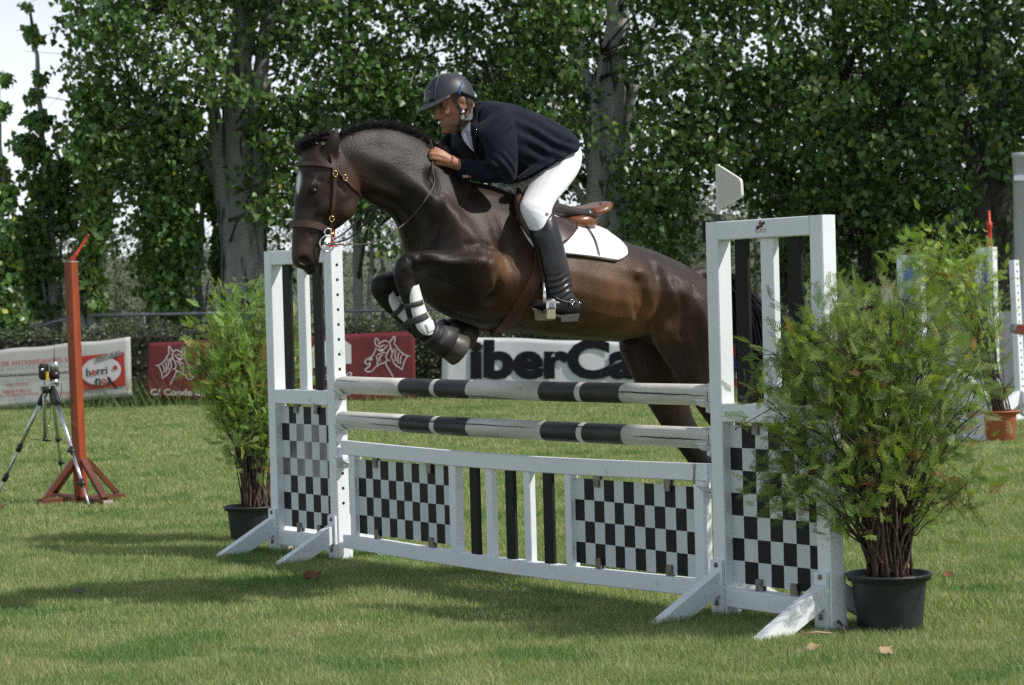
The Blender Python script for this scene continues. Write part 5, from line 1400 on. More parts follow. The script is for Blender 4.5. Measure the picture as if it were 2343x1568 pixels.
for s in (1, -1):
    fl = (lambda P: np.asarray(P)) if s > 0 else mirror
    limb(pb, [fl(H(1285, 380, 0.08)), fl(H(1268, 405, 0.14)), fl(H(1246, 442, 0.22)), fl(H(1226, 484, 0.275))], [0.045, 0.045, 0.04, 0.034])
    limb(pb, [fl(H(1222, 484, 0.275)), fl(H(1250, 545, 0.315)), fl(H(1270, 610, 0.335)), fl(H(1285, 690, 0.348))], [0.036, 0.036, 0.03, 0.025])
    limb(pb, [fl(H(1300, 706, 0.348)), fl(H(1275, 700, 0.35)), fl(H(1240, 698, 0.352)), fl(H(1224, 697, 0.353))], [0.025, 0.022, 0.018, 0.012])
# hands: palm, four curled fingers and a thumb each
def hand(wrist, knuck, mids, tips, thumb, radii):
    w = np.array(wrist)
    limb(pb, [w, w * 0.6 + knuck.mean(0) * 0.4], [0.028, 0.030], 10, 2)
    for i in range(4):
        limb(pb, [w * 0.75 + knuck[i] * 0.25, w * 0.4 + knuck[i] * 0.6, knuck[i]], [0.016, 0.0155, radii[i] * 1.22], 8, 3)     # the back of the hand
        limb(pb, [knuck[i], mids[i], tips[i]], [radii[i] * 1.18, radii[i] * 1.05, radii[i] * 0.85], 8, 4)
    limb(pb, thumb, [0.015, 0.0125, 0.0105, 0.009], 8, 3)
rd = [0.0098, 0.0100, 0.0095, 0.0082]
kn = np.array([H(1008, 347, 0.085), H(1004, 355, 0.093), H(1003, 364, 0.092), H(1004, 374, 0.082)])
md = np.array([H(987, 346, 0.070), H(984, 354, 0.078), H(984, 362, 0.078), H(992, 375, 0.070)])
tp = np.array([H(988, 349, 0.040), H(990, 357, 0.042), H(991, 365, 0.042), H(997, 376, 0.044)])
hand(H(1046, 376, 0.10), kn, md, tp, [H(1030, 366, 0.075), H(1012, 350, 0.045), H(1000, 343, 0.038), H(991, 340, 0.042)], rd)
sh = lambda A: np.array([mirror(a) + (H(990, 358, -0.080) - mirror(H(1003, 360, 0.088))) for a in A])
hand(H(1003, 364, -0.10), sh(kn), sh(md), sh(tp), sh([H(1030, 366, 0.075), H(1012, 350, 0.045), H(1000, 343, 0.038), H(991, 340, 0.042)]), rd)
pme, pv = remesh(pb, 0.0044, 4, 0.5)
def pdent(c, r, amt, d):
    k = np.exp(-(np.linalg.norm(pv - c, axis=1) / r) ** 2) * amt; pv[:] = pv + np.outer(k, d)
for s in (1, -1):
    pdent(hp(0.082, 0.012, 0.030 * s), 0.013, 0.010, -HF)               # eye socket
    pdent(hp(0.09, 0.012, 0.017 * s), 0.008, 0.004, -HF)
    pdent(hp(0.0, -0.002, 0.085 * s), 0.009, 0.007, -HRt * s)           # ear bowl
    pdent(hp(0.05, -0.055, 0.058 * s), 0.024, 0.007, -HRt * s); pdent(hp(0.03, -0.09, 0.055 * s), 0.03, 0.006, -HRt * s)          # hollow cheek
    pdent(hp(0.076, -0.048, 0.026 * s), 0.009, 0.002, -HF)
pdent(hp(0.093, -0.068, 0.0), 0.005, 0.003, -HF); pdent(hp(0.09, -0.0685, 0.012), 0.005, 0.003, -HF); pdent(hp(0.09, -0.0685, -0.012), 0.005, 0.003, -HF)
pdent(hp(0.09, -0.086, 0), 0.009, 0.004, -HF)
skin = np.array([0.37, 0.168, 0.10]); pc = np.tile(skin, (len(pv), 1))
def pcol(P, r, c, a):
    k = (np.exp(-(np.linalg.norm(pv - P, axis=1) / r) ** 2) * a)[:, None]; pc[:] = pc * (1 - k) + np.array(c) * k
for s in (1, -1):
    pcol(hp(0.06, -0.015, 0.05 * s), 0.025, (0.31, 0.138, 0.085), 0.6); pcol(hp(0, 0, 0.08 * s), 0.03, (0.50, 0.21, 0.14), 0.6)
    for q in ((0.03, -0.09, 0.05), (0.0, -0.075, 0.055), (0.055, -0.09, 0.035), (-0.01, -0.05, 0.065), (0.02, -0.11, 0.04)):
        pcol(hp(q[0], q[1], q[2] * s), 0.024, (0.085, 0.048, 0.034), 0.65)     # dark stubble
    pcol(hp(0.083, 0.034, 0.034 * s), 0.011, (0.03, 0.018, 0.012), 0.9); pcol(hp(0.078, 0.036, 0.046 * s), 0.010, (0.03, 0.018, 0.012), 0.9)    # eyebrow
    pcol(hp(0.084, 0.036, 0.022 * s), 0.009, (0.03, 0.018, 0.012), 0.8)
    pcol(hp(0.076, 0.014, 0.032 * s), 0.012, (0.22, 0.10, 0.068), 0.35)
    for q in ((0.01, 0.045, 0.075), (-0.025, 0.035, 0.075), (-0.05, 0.02, 0.065), (-0.045, -0.01, 0.068), (0.018, 0.03, 0.075), (-0.03, 0.008, 0.074), (-0.06, -0.012, 0.055), (-0.058, 0.03, 0.06), (-0.07, 0.005, 0.045), (-0.05, -0.03, 0.058)):
        pcol(hp(q[0], q[1], q[2] * s), 0.020, (0.025, 0.017, 0.012), 0.9)       # short hair
pcol(hp(0.085, -0.052, 0), 0.014, (0.15, 0.085, 0.065), 0.7); pcol(hp(0.08, -0.102, 0), 0.020, (0.10, 0.065, 0.05), 0.8); pcol(hp(0.09, -0.087, 0), 0.009, (0.07, 0.04, 0.03), 0.8)
pcol(hp(0.088, -0.063, 0.0), 0.010, (0.36, 0.14, 0.115), 0.8); pcol(hp(0.088, -0.074, 0.0), 0.010, (0.36, 0.14, 0.115), 0.8); pcol(hp(0.105, -0.03, 0), 0.016, (0.46, 0.19, 0.13), 0.5)
for a in kn: pcol(a + HS * 0.01, 0.012, (0.55, 0.27, 0.19), 0.6)
M['skin'] = material('skin', (1, 1, 1), (0.88, 0.87, 0.86), 30, 0.5, bump=0.08, bscale=160, tint=True, spec=0.4)
M['skin'].node_tree.nodes['Principled BSDF'].inputs['Subsurface Weight'].default_value = 0.06
M['skin'].node_tree.nodes['Principled BSDF'].inputs['Subsurface Radius'].default_value = (0.02, 0.008, 0.004)
me_p = mesh_obj('person', pme, pv, M['skin'], None, pc)
tag(me_p, 'person in a dark jacket, white breeches and black helmet leaning over the jumping horse', 'person')
person = me_p
M['eyewhite'] = material('eye_white', (0.20, 0.17, 0.155), None, 4, 0.2); M['iris'] = material('dark_iris', (0.02, 0.012, 0.008), None, 4, 0.1)
for s in (1, -1):
    c = hp(0.0690, 0.0125, 0.031 * s)
    o = MB().ellip(c, (HF * 0.0115, HU * 0.0105, HRt * 0.0115), 14, 9).build('eye', M['eyewhite'], person, True)
    MB().ellip(c + HF * 0.0082 + HRt * 0.001, (HF * 0.004, HU * 0.0065, HRt * 0.0072), 10, 7).build('iris', M['iris'], o, True)
    mb = MB(); mb.tube([c + HF * (0.011 - 0.003 * abs(q) ** 2) + HU * (0.0058 - 0.003 * q * q) + HRt * q * 0.014 for q in (-1, -0.5, 0, 0.5, 1)], 0.0042, 6); mb.build('eyelid', material('eyelid_skin', (0.16, 0.08, 0.055)), person, True)

# ---- helmet
M['helmet'] = material('matt_black_helmet', (0.024, 0.026, 0.033), (0.030, 0.032, 0.040), 40, 0.46, bump=0.05, bscale=220, spec=0.5)
M['helmet_band'] = material('helmet_middle_panel', (0.013, 0.015, 0.026), (0.018, 0.020, 0.032), 40, 0.38)
hk = 40
def shell_point(az, t, g=0.0):
    """az 0 = front; t 0 rim .. 1 crown"""
    ub = 0.040 - 0.006 * math.cos(az) + (-0.052 * max(0, -math.cos(az) - 0.15) ** 0.8 if math.cos(az) < -0.15 else 0) + 0.010 * math.exp(-((abs(az) - 1.55) / 0.5) ** 2)
    top = 0.146
    ph0 = math.asin(max(-0.9, min(0.95, (ub - 0.03) / (top - 0.03)))); ph = ph0 + (math.pi / 2 - ph0) * t
    a_f = 0.120 if math.cos(az) > 0 else 0.112
    cr = max(0.0, math.cos(ph)); cr = cr ** 0.88
    return hp(0.010 + (a_f + g) * cr * math.cos(az), 0.03 + (top - 0.03 + g) * math.sin(ph), (0.093 + g) * cr * math.sin(az))
azs = np.linspace(-math.pi, math.pi, hk, endpoint=False)
helm = thing('tmp', 'x', 'x', (0, 0, 0)); bpy.data.objects.remove(helm)
rings = [[shell_point(a, t) for a in azs] for t in np.linspace(0, 0.985, 16)]
inner = [[shell_point(a, t, -0.014) for a in azs] for t in np.linspace(0, 0.985, 8)]
mb = MB(); mb.loft(inner[::-1] + rings, True); helmet = mb.build('helmet', M['helmet'], person, True)
# raised middle panel from the peak over the crown
g = []
for t in np.linspace(0.04, 0.98, 14): g.append([shell_point(a, t, 0.0022) for a in np.linspace(-0.62, 0.62, 9) * (1 + 0.4 * t)])
mb = MB(); mb.sheet(np.array(g)[:, ::-1], 0.0026); mb.build('middle_panel', M['helmet_band'], helmet, True)
for sd in (-1, 1):
    mb = MB(); mb.tube([shell_point(sd * 0.63 * (1 + 0.4 * t), t, 0.0042) for t in np.linspace(0.03, 0.97, 16)], 0.0017, 6); mb.build('seam', material('grey_seam', (0.09, 0.09, 0.10)), helmet, True)
M['vent'] = material('vent_ring', (0.32, 0.31, 0.28), (0.25, 0.24, 0.22), 40, 0.35, metal=0.6)
for az, t in ((0.30, 0.30), (0.30, 0.14), (-0.3, 0.30), (-0.3, 0.14), (0.42, 0.80), (0.20, 0.90), (-0.1, 0.93), (-0.42, 0.80)):
    c = shell_point(az, t, 0.0050); ax = nrm(c - hp(0.01, 0.03)); u_ = nrm(np.cross(ax, HRt)); v_ = np.cross(ax, u_)
    o = MB().tube([c + u_ * 0.0048 * math.cos(q) + v_ * 0.0048 * math.sin(q) for q in np.linspace(0, 2 * np.pi, 13)], 0.0014, 5).build('vent_ring', M['vent'], helmet, True)
# peak
g = []
for s_ in np.linspace(0, 1, 7):
    row = []
    for a in np.linspace(-1.25, 1.25, 21):
        b = shell_point(a, 0.03, 0.0); k = max(0.0, math.cos(a / 1.25 * math.pi / 2)) ** 0.7
        row.append(b + HF * (0.052 * k * s_) - HU * (0.022 * k * s_ ** 1.2 + 0.006 * s_) + HRt * 0.004 * s_ * math.sin(a))
    g.append(row)
mb = MB(); mb.sheet(np.array(g), 0.004); mb.build('peak', material('dark_grey_peak', (0.045, 0.046, 0.05), (0.06, 0.06, 0.064), 30, 0.5), helmet, True)
pa = shell_point(0.22, 0.055, 0.0055)
mb = MB(); e1 = nrm(shell_point(0.36, 0.055, 0.0055) - pa); e2 = HU
mb.add([pa + e1 * x + e2 * y + HF * 0.001 for x, y in ((-0.012, 0.006), (-0.010, 0.001), (-0.003, -0.001), (0, -0.006), (0.003, -0.001), (0.010, 0.001), (0.012, 0.006), (0.0, 0.003))], [(7, 6, 5, 4, 3, 2, 1, 0)]); mb.build('badge', M['vent'], helmet)
M['blue'] = material('blue_trim', (0.02, 0.08, 0.22), (0.03, 0.10, 0.26), 20, 0.35)
for s in (1, -1):
    mb = MB(); pts = [shell_point(s * a, t, 0.002) for a, t in ((2.02, 0.36), (1.88, 0.24), (1.74, 0.12), (1.64, 0.01))] + [shell_point(s * 1.62, 0.0, 0.0) - HU * 0.012]
    mb.tube(catmull(pts, 4), [0.002, 0.004, 0.005, 0.006, 0.006, 0.006, 0.0065, 0.0065, 0.0065, 0.0065, 0.0065, 0.0065, 0.006, 0.006, 0.006, 0.005, 0.004][:17], 8, flat=0.5); mb.build('side_trim', M['blue'], helmet, True)
# harness
mb = MB()
for s in (1, -1):
    PB_ = bvh_of(pme, pv)
    def snap(p, l=0.003):
        r = PB_.find_nearest(Vector(p)); return np.array(r[0]) + np.array(r[1]) * l
    for pts in ([(0.030, 0.035, 0.08), (0.024, 0.005, 0.08), (0.012, -0.040, 0.075), (0.006, -0.055, 0.07)], [(-0.045, 0.02, 0.075), (-0.035, -0.02, 0.075), (-0.008, -0.05, 0.072), (0.006, -0.055, 0.07)], [(0.006, -0.055, 0.07), (0.022, -0.09, 0.055), (0.035, -0.118, 0.025), (0.036, -0.122, 0.0)]):
        P = np.array([snap(hp(a, b, c * s)) for a, b, c in catmull(pts, 6)]); N = np.array([nrm(p - hp(0.0, p_u)) for p, p_u in zip(P, [(q - HO) @ HU for q in P])])
        mb = MB(); strap(mb, P, N, 0.0075, 0.0016); mb.build('chin_strap', M['plastic'], helmet)
    MB().lathe(snap(hp(0.004, -0.043, 0.075 * s), 0.004), [(0.010, 0), (0.010, 0.004), (0.006, 0.007), (0.001, 0.008)], 12, axis=HRt * s).build('strap_stud', M['chrome'], helmet, True)
    c = snap(hp(0.008, -0.062, 0.068 * s), 0.005); mb = MB()
    mb.add([c + HF * x + HU * y + HRt * s * z for z in (0, 0.005) for x, y in ((-0.009, -0.009), (0.009, -0.009), (0.009, 0.009), (-0.009, 0.009))], [(3, 2, 1, 0), (4, 5, 6, 7), (0, 1, 5, 4), (1, 2, 6, 5), (2, 3, 7, 6), (3, 0, 4, 7)]); mb.build('strap_slider', M['vent'], helmet)

# ---- jacket
def cloth(mb, voxel, it, amp, name, mat_, seed, folds=()):
    me, v = remesh(mb, voxel, it, 0.5)
    me.vertices.foreach_set('co', v.ravel()); me.update(); n_ = np.zeros(len(v) * 3); me.vertices.foreach_get('normal', n_); n_ = n_.reshape(-1, 3)
    r = np.random.default_rng(seed); d = np.zeros(len(v))
    for _ in range(7):
        k = r.normal(0, 1, 3) * r.uniform(10, 34); d += np.sin(v @ k + r.uniform(0, 6)) / 7
    for c, dirv, wl, rr, a in folds:                     # pulled folds: ripples fading out round c
        q = v - c; d += (a / amp) * np.sin((q @ nrm(dirv)) * 2 * np.pi / wl) * np.exp(-(np.linalg.norm(q, axis=1) / rr) ** 2)
    v = v + n_ * (d * amp)[:, None]
    return mesh_obj(name, me, v, mat_, person)
M['jacket'] = material('navy_jacket', (0.0058, 0.0075, 0.0145), (0.0085, 0.0105, 0.019), 60, 0.78, bump=0.1, bscale=260, sheen=0.06, spec=0.15)
jb = MB()
sec_loft(jb, [((1086, 236), (1066, 288), 0.080), ((1096, 231), (1052, 312), 0.130), ((1130, 233), (1056, 345), 0.195, 0, 0.05, 0.85), ((1180, 246), (1092, 380), 0.205, 0, 0.05, 0.85), ((1232, 265), (1132, 406), 0.200, 0, 0.05, 0.85), ((1274, 287), (1164, 418), 0.200, 0, 0.05, 0.9), ((1298, 306), (1172, 422), 0.205, 0, 0.05, 0.9), ((1306, 326), (1204, 398), 0.208, 0, 0.05, 0.9)])
# skirt panels over the hips
for s in (1, -1):
    sec_loft(jb, [((1306, 314), (1180, 408), 0.028, 0.18), ((1320, 322), (1184, 416), 0.032, 0.198), ((1327, 334), (1218, 396), 0.028, 0.208), ((1326, 342), (1236, 387), 0.012, 0.212)], 3, s < 0)
def arm(s):
    fl = s < 0
    sec_loft(jb, [((1140, 240), (1078, 296), 0.07, 0.11), ((1164, 254), (1088, 308), 0.070, 0.172), ((1178, 300), (1108, 334), 0.066, 0.215), ((1181, 350), (1114, 362), 0.060, 0.235), ((1182, 390), (1112, 376), 0.058, 0.240), ((1176, 416), (1106, 374), 0.056, 0.232)], 3, fl)
    if not fl:
        sec_loft(jb, [((1150, 360), (1176, 416), 0.050, 0.238), ((1124, 364), (1128, 421), 0.054, 0.215), ((1098, 368), (1096, 417), 0.048, 0.175), ((1072, 365), (1070, 411), 0.043, 0.135), ((1051, 363), (1049, 406), 0.040, 0.108)], 3)
        sec_loft(jb, [((1052, 365), (1050, 404), 0.037, 0.108), ((1049.5, 366), (1047.5, 403), 0.035, 0.105)], 2)
    else:
        a = mirror(H(1140, 392, 0.225)); b = H(1032, 366, -0.20); c = H(1006, 356, -0.105)
        limb(jb, [a, b * 0.8 + a * 0.2, b * 0.5 + c * 0.5, c], [0.056, 0.055, 0.048, 0.042])
arm(1); arm(-1)
folds = [(H(1190, 258, 0.1), HD + Z3 * -0.4, 0.030, 0.055, 0.0050), (H(1250, 320, 0.2), HD * 0.5 + Z3, 0.055, 0.10, 0.0075), (H(1150, 385, 0.28), HD * 0.8 + Z3 * 0.7, 0.034, 0.06, 0.0065), (H(1110, 395, 0.25), HD + Z3 * 0.5, 0.036, 0.06, 0.0055), (H(1155, 285, 0.25), HD * 0.6 - Z3, 0.050, 0.06, 0.006), (H(1290, 340, 0.22), HD * 0.4 + Z3, 0.06, 0.08, 0.008), (H(1215, 300, 0.2), HD * 0.3 + Z3, 0.07, 0.09, 0.006)]
jacket = cloth(jb, 0.0065, 5, 0.0034, 'jacket', M['jacket'], 5, folds)
JB = bvh_of(jacket.data, np.array([np.array(v.co) for v in jacket.data.vertices]))
# flying tail of the vent, collar and lapel
g = np.array([[H(1256, 279, w), H(1282, 292, w), H(1304, 305, w), H(1328, 319, w * 1.1)] for w in (-0.10, -0.04, 0.02, 0.07)])
mb = MB(); mb.sheet(g + Z3 * 0.004, 0.004); mb.build('tail_flap', M['jacket'], jacket, True)
g = []
for q in np.linspace(-1, 1, 15):
    c = H(1083, 262, 0.0); a = q * 2.2; d = HD * math.cos(a) * 0.062 + HS * math.sin(a) * 0.082
    g.append([c + d * 1.16 + Z3 * (0.012 * math.cos(a)) - Z3 * 0.014, c + d * 1.06 + Z3 * (0.034 + 0.014 * math.cos(a)), c + d * 0.99 + Z3 * (0.036 + 0.014 * math.cos(a)), c + d * 0.95 + Z3 * 0.0])
mb = MB(); mb.sheet(np.array(g), 0.004); mb.build('collar', M['jacket'], jacket, True)
def patch(pxs, bv, lift, th, name, mat_, parent, n=8):
    """a cloth piece lying on another garment, outlined in order (top edge, bottom edge)"""
    T, B = pxs; T = catmull(np.array(T, float), 4); B = catmull(np.array(B, float), 4); g = []
    for a, b in zip(T, B):
        row = []
        for t in np.linspace(0, 1, n):
            q = a * (1 - t) + b * t; p, n_ = hit(bv, *q)
            row.append((p + n_ * lift) if p is not None else (row[-1] if row else None))
        g.append(row)
    g = [r for r in g if all(x is not None for x in r)]
    mb = MB(); mb.sheet(np.array(g)[:, ::-1], th); return mb.build(name, mat_, parent, True)
M['shirt'] = material('white_shirt', (0.68, 0.70, 0.76), (0.60, 0.62, 0.69), 14, 0.8, bump=0.1)
# shirt: neck band and the V of the front
g = []
for q in np.linspace(-1, 1, 17):
    c = H(1079, 268, 0.0); a = math.pi + q * 2.9; d = HD * math.cos(a) * 0.058 + HS * math.sin(a) * 0.070
    g.append([c + d * 1.15 - Z3 * 0.020 - HD * 0.01, c + d * 1.08 + Z3 * 0.010, c + d * 1.0 + Z3 * (0.026 - 0.012 * math.cos(a + math.pi))])
mb = MB(); mb.sheet(np.array(g), 0.003); mb.build('shirt_collar', M['shirt'], person, True)
patch(([(1078, 246), (1079, 270), (1080, 296), (1084, 320), (1090, 347)], [(1068, 262), (1060, 290), (1054, 303), (1066, 325), (1086, 346)]), JB, 0.006, 0.003, 'shirt_front', M['shirt'], person)
patch(([(1066, 300), (1074, 316), (1083, 338)], [(1077, 302), (1083, 318), (1087, 336)]), JB, 0.011, 0.003, 'necktie', material('grey_necktie', (0.40, 0.41, 0.46), (0.28, 0.29, 0.33), 60, 0.6), person)
patch(([(1096, 236), (1096, 264), (1094, 300), (1091, 350)], [(1080, 240), (1080, 268), (1082, 304), (1089, 349)]), JB, 0.010, 0.004, 'lapel', M['jacket'], jacket)
patch(([(1056, 298), (1060, 312), (1070, 332), (1087, 356)], [(1036, 300), (1040, 318), (1054, 340), (1084, 360)]), JB, 0.008, 0.004, 'lapel', M['jacket'], jacket)
# cuff buttons
M['button'] = material('pale_button', (0.42, 0.42, 0.42)); M['button_red'] = material('red_button', (0.35, 0.03, 0.02))
for px, mm_ in ((1061, 'button'), (1068, 'button'), (1075, 'button_red')):
    p, n_ = hit(JB, px, 404 if px < 1070 else 405)
    if p is not None: MB().lathe(p, [(0.0075, 0), (0.0075, 0.003), (0.004, 0.0045), (0.001, 0.0045)], 12, axis=n_).build('cuff_button', M[mm_], jacket, True)

# ---- breeches and boots
M['breeches'] = material('white_breeches', (0.80, 0.80, 0.82), (0.76, 0.76, 0.79), 20, 0.85, bump=0.12, bscale=220, sheen=0.15)
bb = MB()
sec_loft(bb, [((1280, 312), (1220, 390), 0.14), ((1296, 337), (1232, 405), 0.16), ((1302, 362), (1250, 425), 0.155), ((1296, 398), (1256, 440), 0.12), ((1286, 416), (1262, 448), 0.08)])
for s in (1, -1):
    sec_loft(bb, [((1244, 366), (1320, 336), 0.085, 0.09), ((1234, 384), (1327, 352), 0.092, 0.125), ((1218, 412), (1320, 392), 0.094, 0.165), ((1203, 444), (1292, 432), 0.086, 0.215), ((1193, 470), (1266, 464), 0.072, 0.262), ((1198, 494), (1258, 486), 0.064, 0.288), ((1212, 522), (1258, 510), 0.055, 0.305), ((1225, 550), (1266, 538), 0.05, 0.315)], 4, s < 0)
cloth(bb, 0.0065, 5, 0.0016, 'breeches', M['breeches'], 9, [(H(1235, 480, 0.33), HD * 0.5 + Z3, 0.03, 0.035, 0.0014)])
M['boot'] = material('black_boot_leather', (0.011, 0.011, 0.013), (0.018, 0.018, 0.021), 9, 0.34, bump=0.05, bscale=90, spec=0.5)
M['sole'] = material('boot_sole', (0.045, 0.044, 0.043), (0.06, 0.058, 0.055), 20, 0.7)
for s in (1, -1):
    fl = (lambda P: np.asarray(P)) if s > 0 else mirror
    tb = MB()
    sec_loft(tb, [((1211, 522), (1262, 482), 0.058, 0.297), ((1217, 545), (1270, 510), 0.060, 0.312), ((1228, 578), (1284, 552), 0.060, 0.322), ((1236, 612), (1296, 602), 0.054, 0.332), ((1246, 646), (1304, 640), 0.047, 0.340), ((1254, 672), (1309, 664), 0.044, 0.346), ((1258, 690), (1316, 686), 0.043, 0.348), ((1262, 706), (1324, 704), 0.040, 0.349)], 4, s < 0)
    sec_loft(tb, [((1318, 682), (1322, 722), 0.034, 0.349), ((1298, 676), (1298, 724), 0.040, 0.349), ((1270, 678), (1270, 718), 0.040, 0.350), ((1248, 682), (1246, 712), 0.045, 0.352), ((1230, 686), (1228, 709), 0.045, 0.352), ((1217, 690), (1216, 705), 0.034, 0.352)], 4, s < 0)
    me, v = remesh(tb, 0.0065, 4, 0.5)
    me.vertices.foreach_set('co', v.ravel()); me.update(); n_ = np.zeros(len(v) * 3); me.vertices.foreach_get('normal', n_); n_ = n_.reshape(-1, 3)
    c = fl(H(1280, 658, 0.345)); q = v - c; ax = nrm(fl(H(1296, 690, 0.35)) - fl(H(1268, 610, 0.335)))
    dd = np.sin((q @ ax) * 2 * np.pi / 0.026 + 1.2 * np.sin((q @ HD) * 60)) * np.exp(-((q @ ax) / 0.055) ** 2) * 0.0036 * np.exp(-(np.linalg.norm(q, axis=1) / 0.13) ** 4)
    v = v + n_ * dd[:, None]
    bo = mesh_obj('riding_boot', me, v, M['boot'], person)
    mb = MB(); o_ = 0.350; e = 0.040
    mb.loft([[fl(H(x, y, o_ + w)) for x, y in ((1326, 717), (1322, 735), (1284, 737), (1283, 721))] for w in (-e, e)]); mb.build('heel', M['sole'], bo)
    mb = MB(); mb.loft([[fl(H(x, y, o_ + w)) for x, y in ((1284, 722), (1284, 727), (1262, 721), (1240, 716), (1218, 709), (1217, 704), (1240, 711), (1262, 716))] for w in (-e, e)]); mb.build('sole', M['sole'], bo)
    p = fl(H(1252, 489, 0.356)); MB().ellip(p, (HD * 0.008, Z3 * 0.008, HS * 0.005), 10, 6).build('boot_stud', M['chrome'], bo, True)
    # spur
    BB = bvh_of(me, v); mb = MB()
    P = []
    for x, y in catmull([(1256, 676), (1272, 682), (1290, 689), (1306, 691), (1320, 692)], 4):
        p_, nn_ = hit(BB, x, y) if s > 0 else (None, None)
        if s < 0:
            r_ = BB.find_nearest(Vector(fl(H(x, y, 0.40)))); p_, nn_ = np.array(r_[0]), np.array(r_[1])
        if p_ is not None: P.append(p_ + nn_ * 0.004)
    mb.tube(P, 0.0055, 6, flat=0.5); sp = mb.build('spur_strap', M['plastic'], bo)
    c = P[len(P) * 3 // 4]; MB().tube([c + HD * 0.008 * math.cos(t) + Z3 * 0.010 * math.sin(t) + HS * 0.003 * s for t in np.linspace(0, 2 * np.pi, 13)], 0.0022, 6).build('spur_buckle', M['chrome'], bo, True)
    MB().tube([fl(H(1320, 692, 0.352)), fl(H(1330, 695, 0.352))], [0.006, 0.004], 8).build('spur', M['chrome'], bo, True)
# ------------------------------------------------------------------ things around the jump
def gpt(px, py): p = G(px, py); return np.array([p[0], p[1], 0.0])
# ---- orange marker post
M['varnish'] = material('orange_varnished_wood', (0.34, 0.060, 0.010), (0.20, 0.033, 0.007), 3.5, 0.32, 0.5, bump=0.08, bscale=30, stretch=(5, 5, 0.6), spots=((0.10, 0.03, 0.015), 4, 0.66, (3, 3, 0.9)))
M['varnish_dark'] = material('brown_varnished_wood', (0.16, 0.045, 0.02), (0.085, 0.026, 0.014), 5, 0.3, 0.5, bump=0.1, bscale=30, spots=((0.32, 0.30, 0.27), 8, 0.68, (1, 1, 1)))
M['pole_red'] = material('red_flag_staff', (0.55, 0.05, 0.025), (0.45, 0.04, 0.02), 12, 0.4)
M['chalk'] = material('worn_white_paint', (0.55, 0.54, 0.52), (0.25, 0.20, 0.17), 16, 0.8)
c0 = gpt(186, 1150)
post = thing('marker_post', 'orange varnished square post on a wooden cross foot beside the tripod', 'post', c0)
th0 = rad(33)
pe = np.array([math.cos(th0), -math.sin(th0), 0]); pn = np.array([math.sin(th0), math.cos(th0), 0])
def FP(x, y, z): return c0 + pe * x + pn * y + np.array([-0.0128 * z, 0, z])
S = 0.036
MB().boxf(FP, (-S, -S, 0.045), (S, S, 1.695), ch=0.005).build('shaft', M['varnish'], post)
mb = MB(); mb.boxf(FP, (-S - 0.001, -S - 0.001, 1.6955), (S + 0.001, S + 0.001, 1.702)); mb.build('end_grain', M['chalk'], post)
for kz, an in ((1.17, 0.2), (0.72, -0.3)):
    mb = MB(); mb.lathe(FP(0.012 * (1 if an > 0 else -0.4), -S - 0.0004, kz), [(0.014, 0), (0.011, 0.0012), (0.001, 0.0012)], 10, axis=-pn); mb.build('knot', M['varnish_dark'], post)
ends = [gpt(88, 1156), gpt(284, 1143), gpt(247, 1158), gpt(118, 1140)]
for i, (a, b) in enumerate(((ends[0], ends[1]), (ends[3], ends[2]))):
    d = nrm(b - a); s_ = np.array([-d[1], d[0], 0]); z0, z1 = (0.0, 0.044) if i == 0 else (0.001, 0.043)
    if i == 0:
        MB().loft([[a + d * t + s_ * w + Z3 * z for w, z in ((-0.036, z0), (0.036, z0), (0.036, z1 - .004), (0.032, z1), (-0.032, z1), (-0.036, z1 - .004))] for t in (0, np.linalg.norm(b - a))]).build('foot_plank', M['varnish_dark'], post)
    else:
        L = np.linalg.norm(b - a); m_ = (ends[0] + ends[1]) / 2; tm = (m_ - a) @ d
        for t0, t1 in ((0, tm - 0.045), (tm + 0.045, L)):
            MB().loft([[a + d * t + s_ * w + Z3 * z for w, z in ((-0.036, z0), (0.036, z0), (0.036, z1 - .004), (0.032, z1), (-0.032, z1), (-0.036, z1 - .004))] for t in (t0, t1)]).build('foot_plank', M['varnish_dark'], post)
        mb = MB(); mb.add([b + d * 0.0015 + s_ * w + Z3 * z for w, z in ((-0.035, 0.002), (0.035, 0.002), (0.035, 0.040), (-0.035, 0.040))], [(0, 1, 2, 3)]); mb.build('end_grain', M['chalk'], post)
for e in ends:
    d = nrm(e - c0); a = c0 + d * 0.052 + Z3 * 0.30; b = e - d * 0.05 + Z3 * 0.047; s_ = np.array([-d[1], d[0], 0]); ax = nrm(b - a); up = np.cross(s_, ax)
    MB().loft([[p + s_ * w + up * q for w, q in ((-0.022, -0.016), (0.022, -0.016), (0.022, 0.016), (-0.022, 0.016))] for p in (a, b)]).build('diagonal_strut', M['varnish_dark'], post)
fl = thing('flag_staff', 'short red staff leaning on top of the orange post', 'flag', FP(0, 0, 1.702))
a = FP(0.006, 0, 1.7025); b = D(203, 537, c0[1]); ax = nrm(b - a); L = np.linalg.norm(b - a)
MB().lathe(a, [(0.022, 0), (0.020, 0.02), (0.014, 0.045), (0.016, 0.052), (0.016, 0.062), (0.010, 0.068), (0.009, L * 0.85), (0.008, L - 0.012), (0.010, L - 0.01), (0.010, L)], 12, axis=ax).build('staff', M['pole_red'], fl, True)

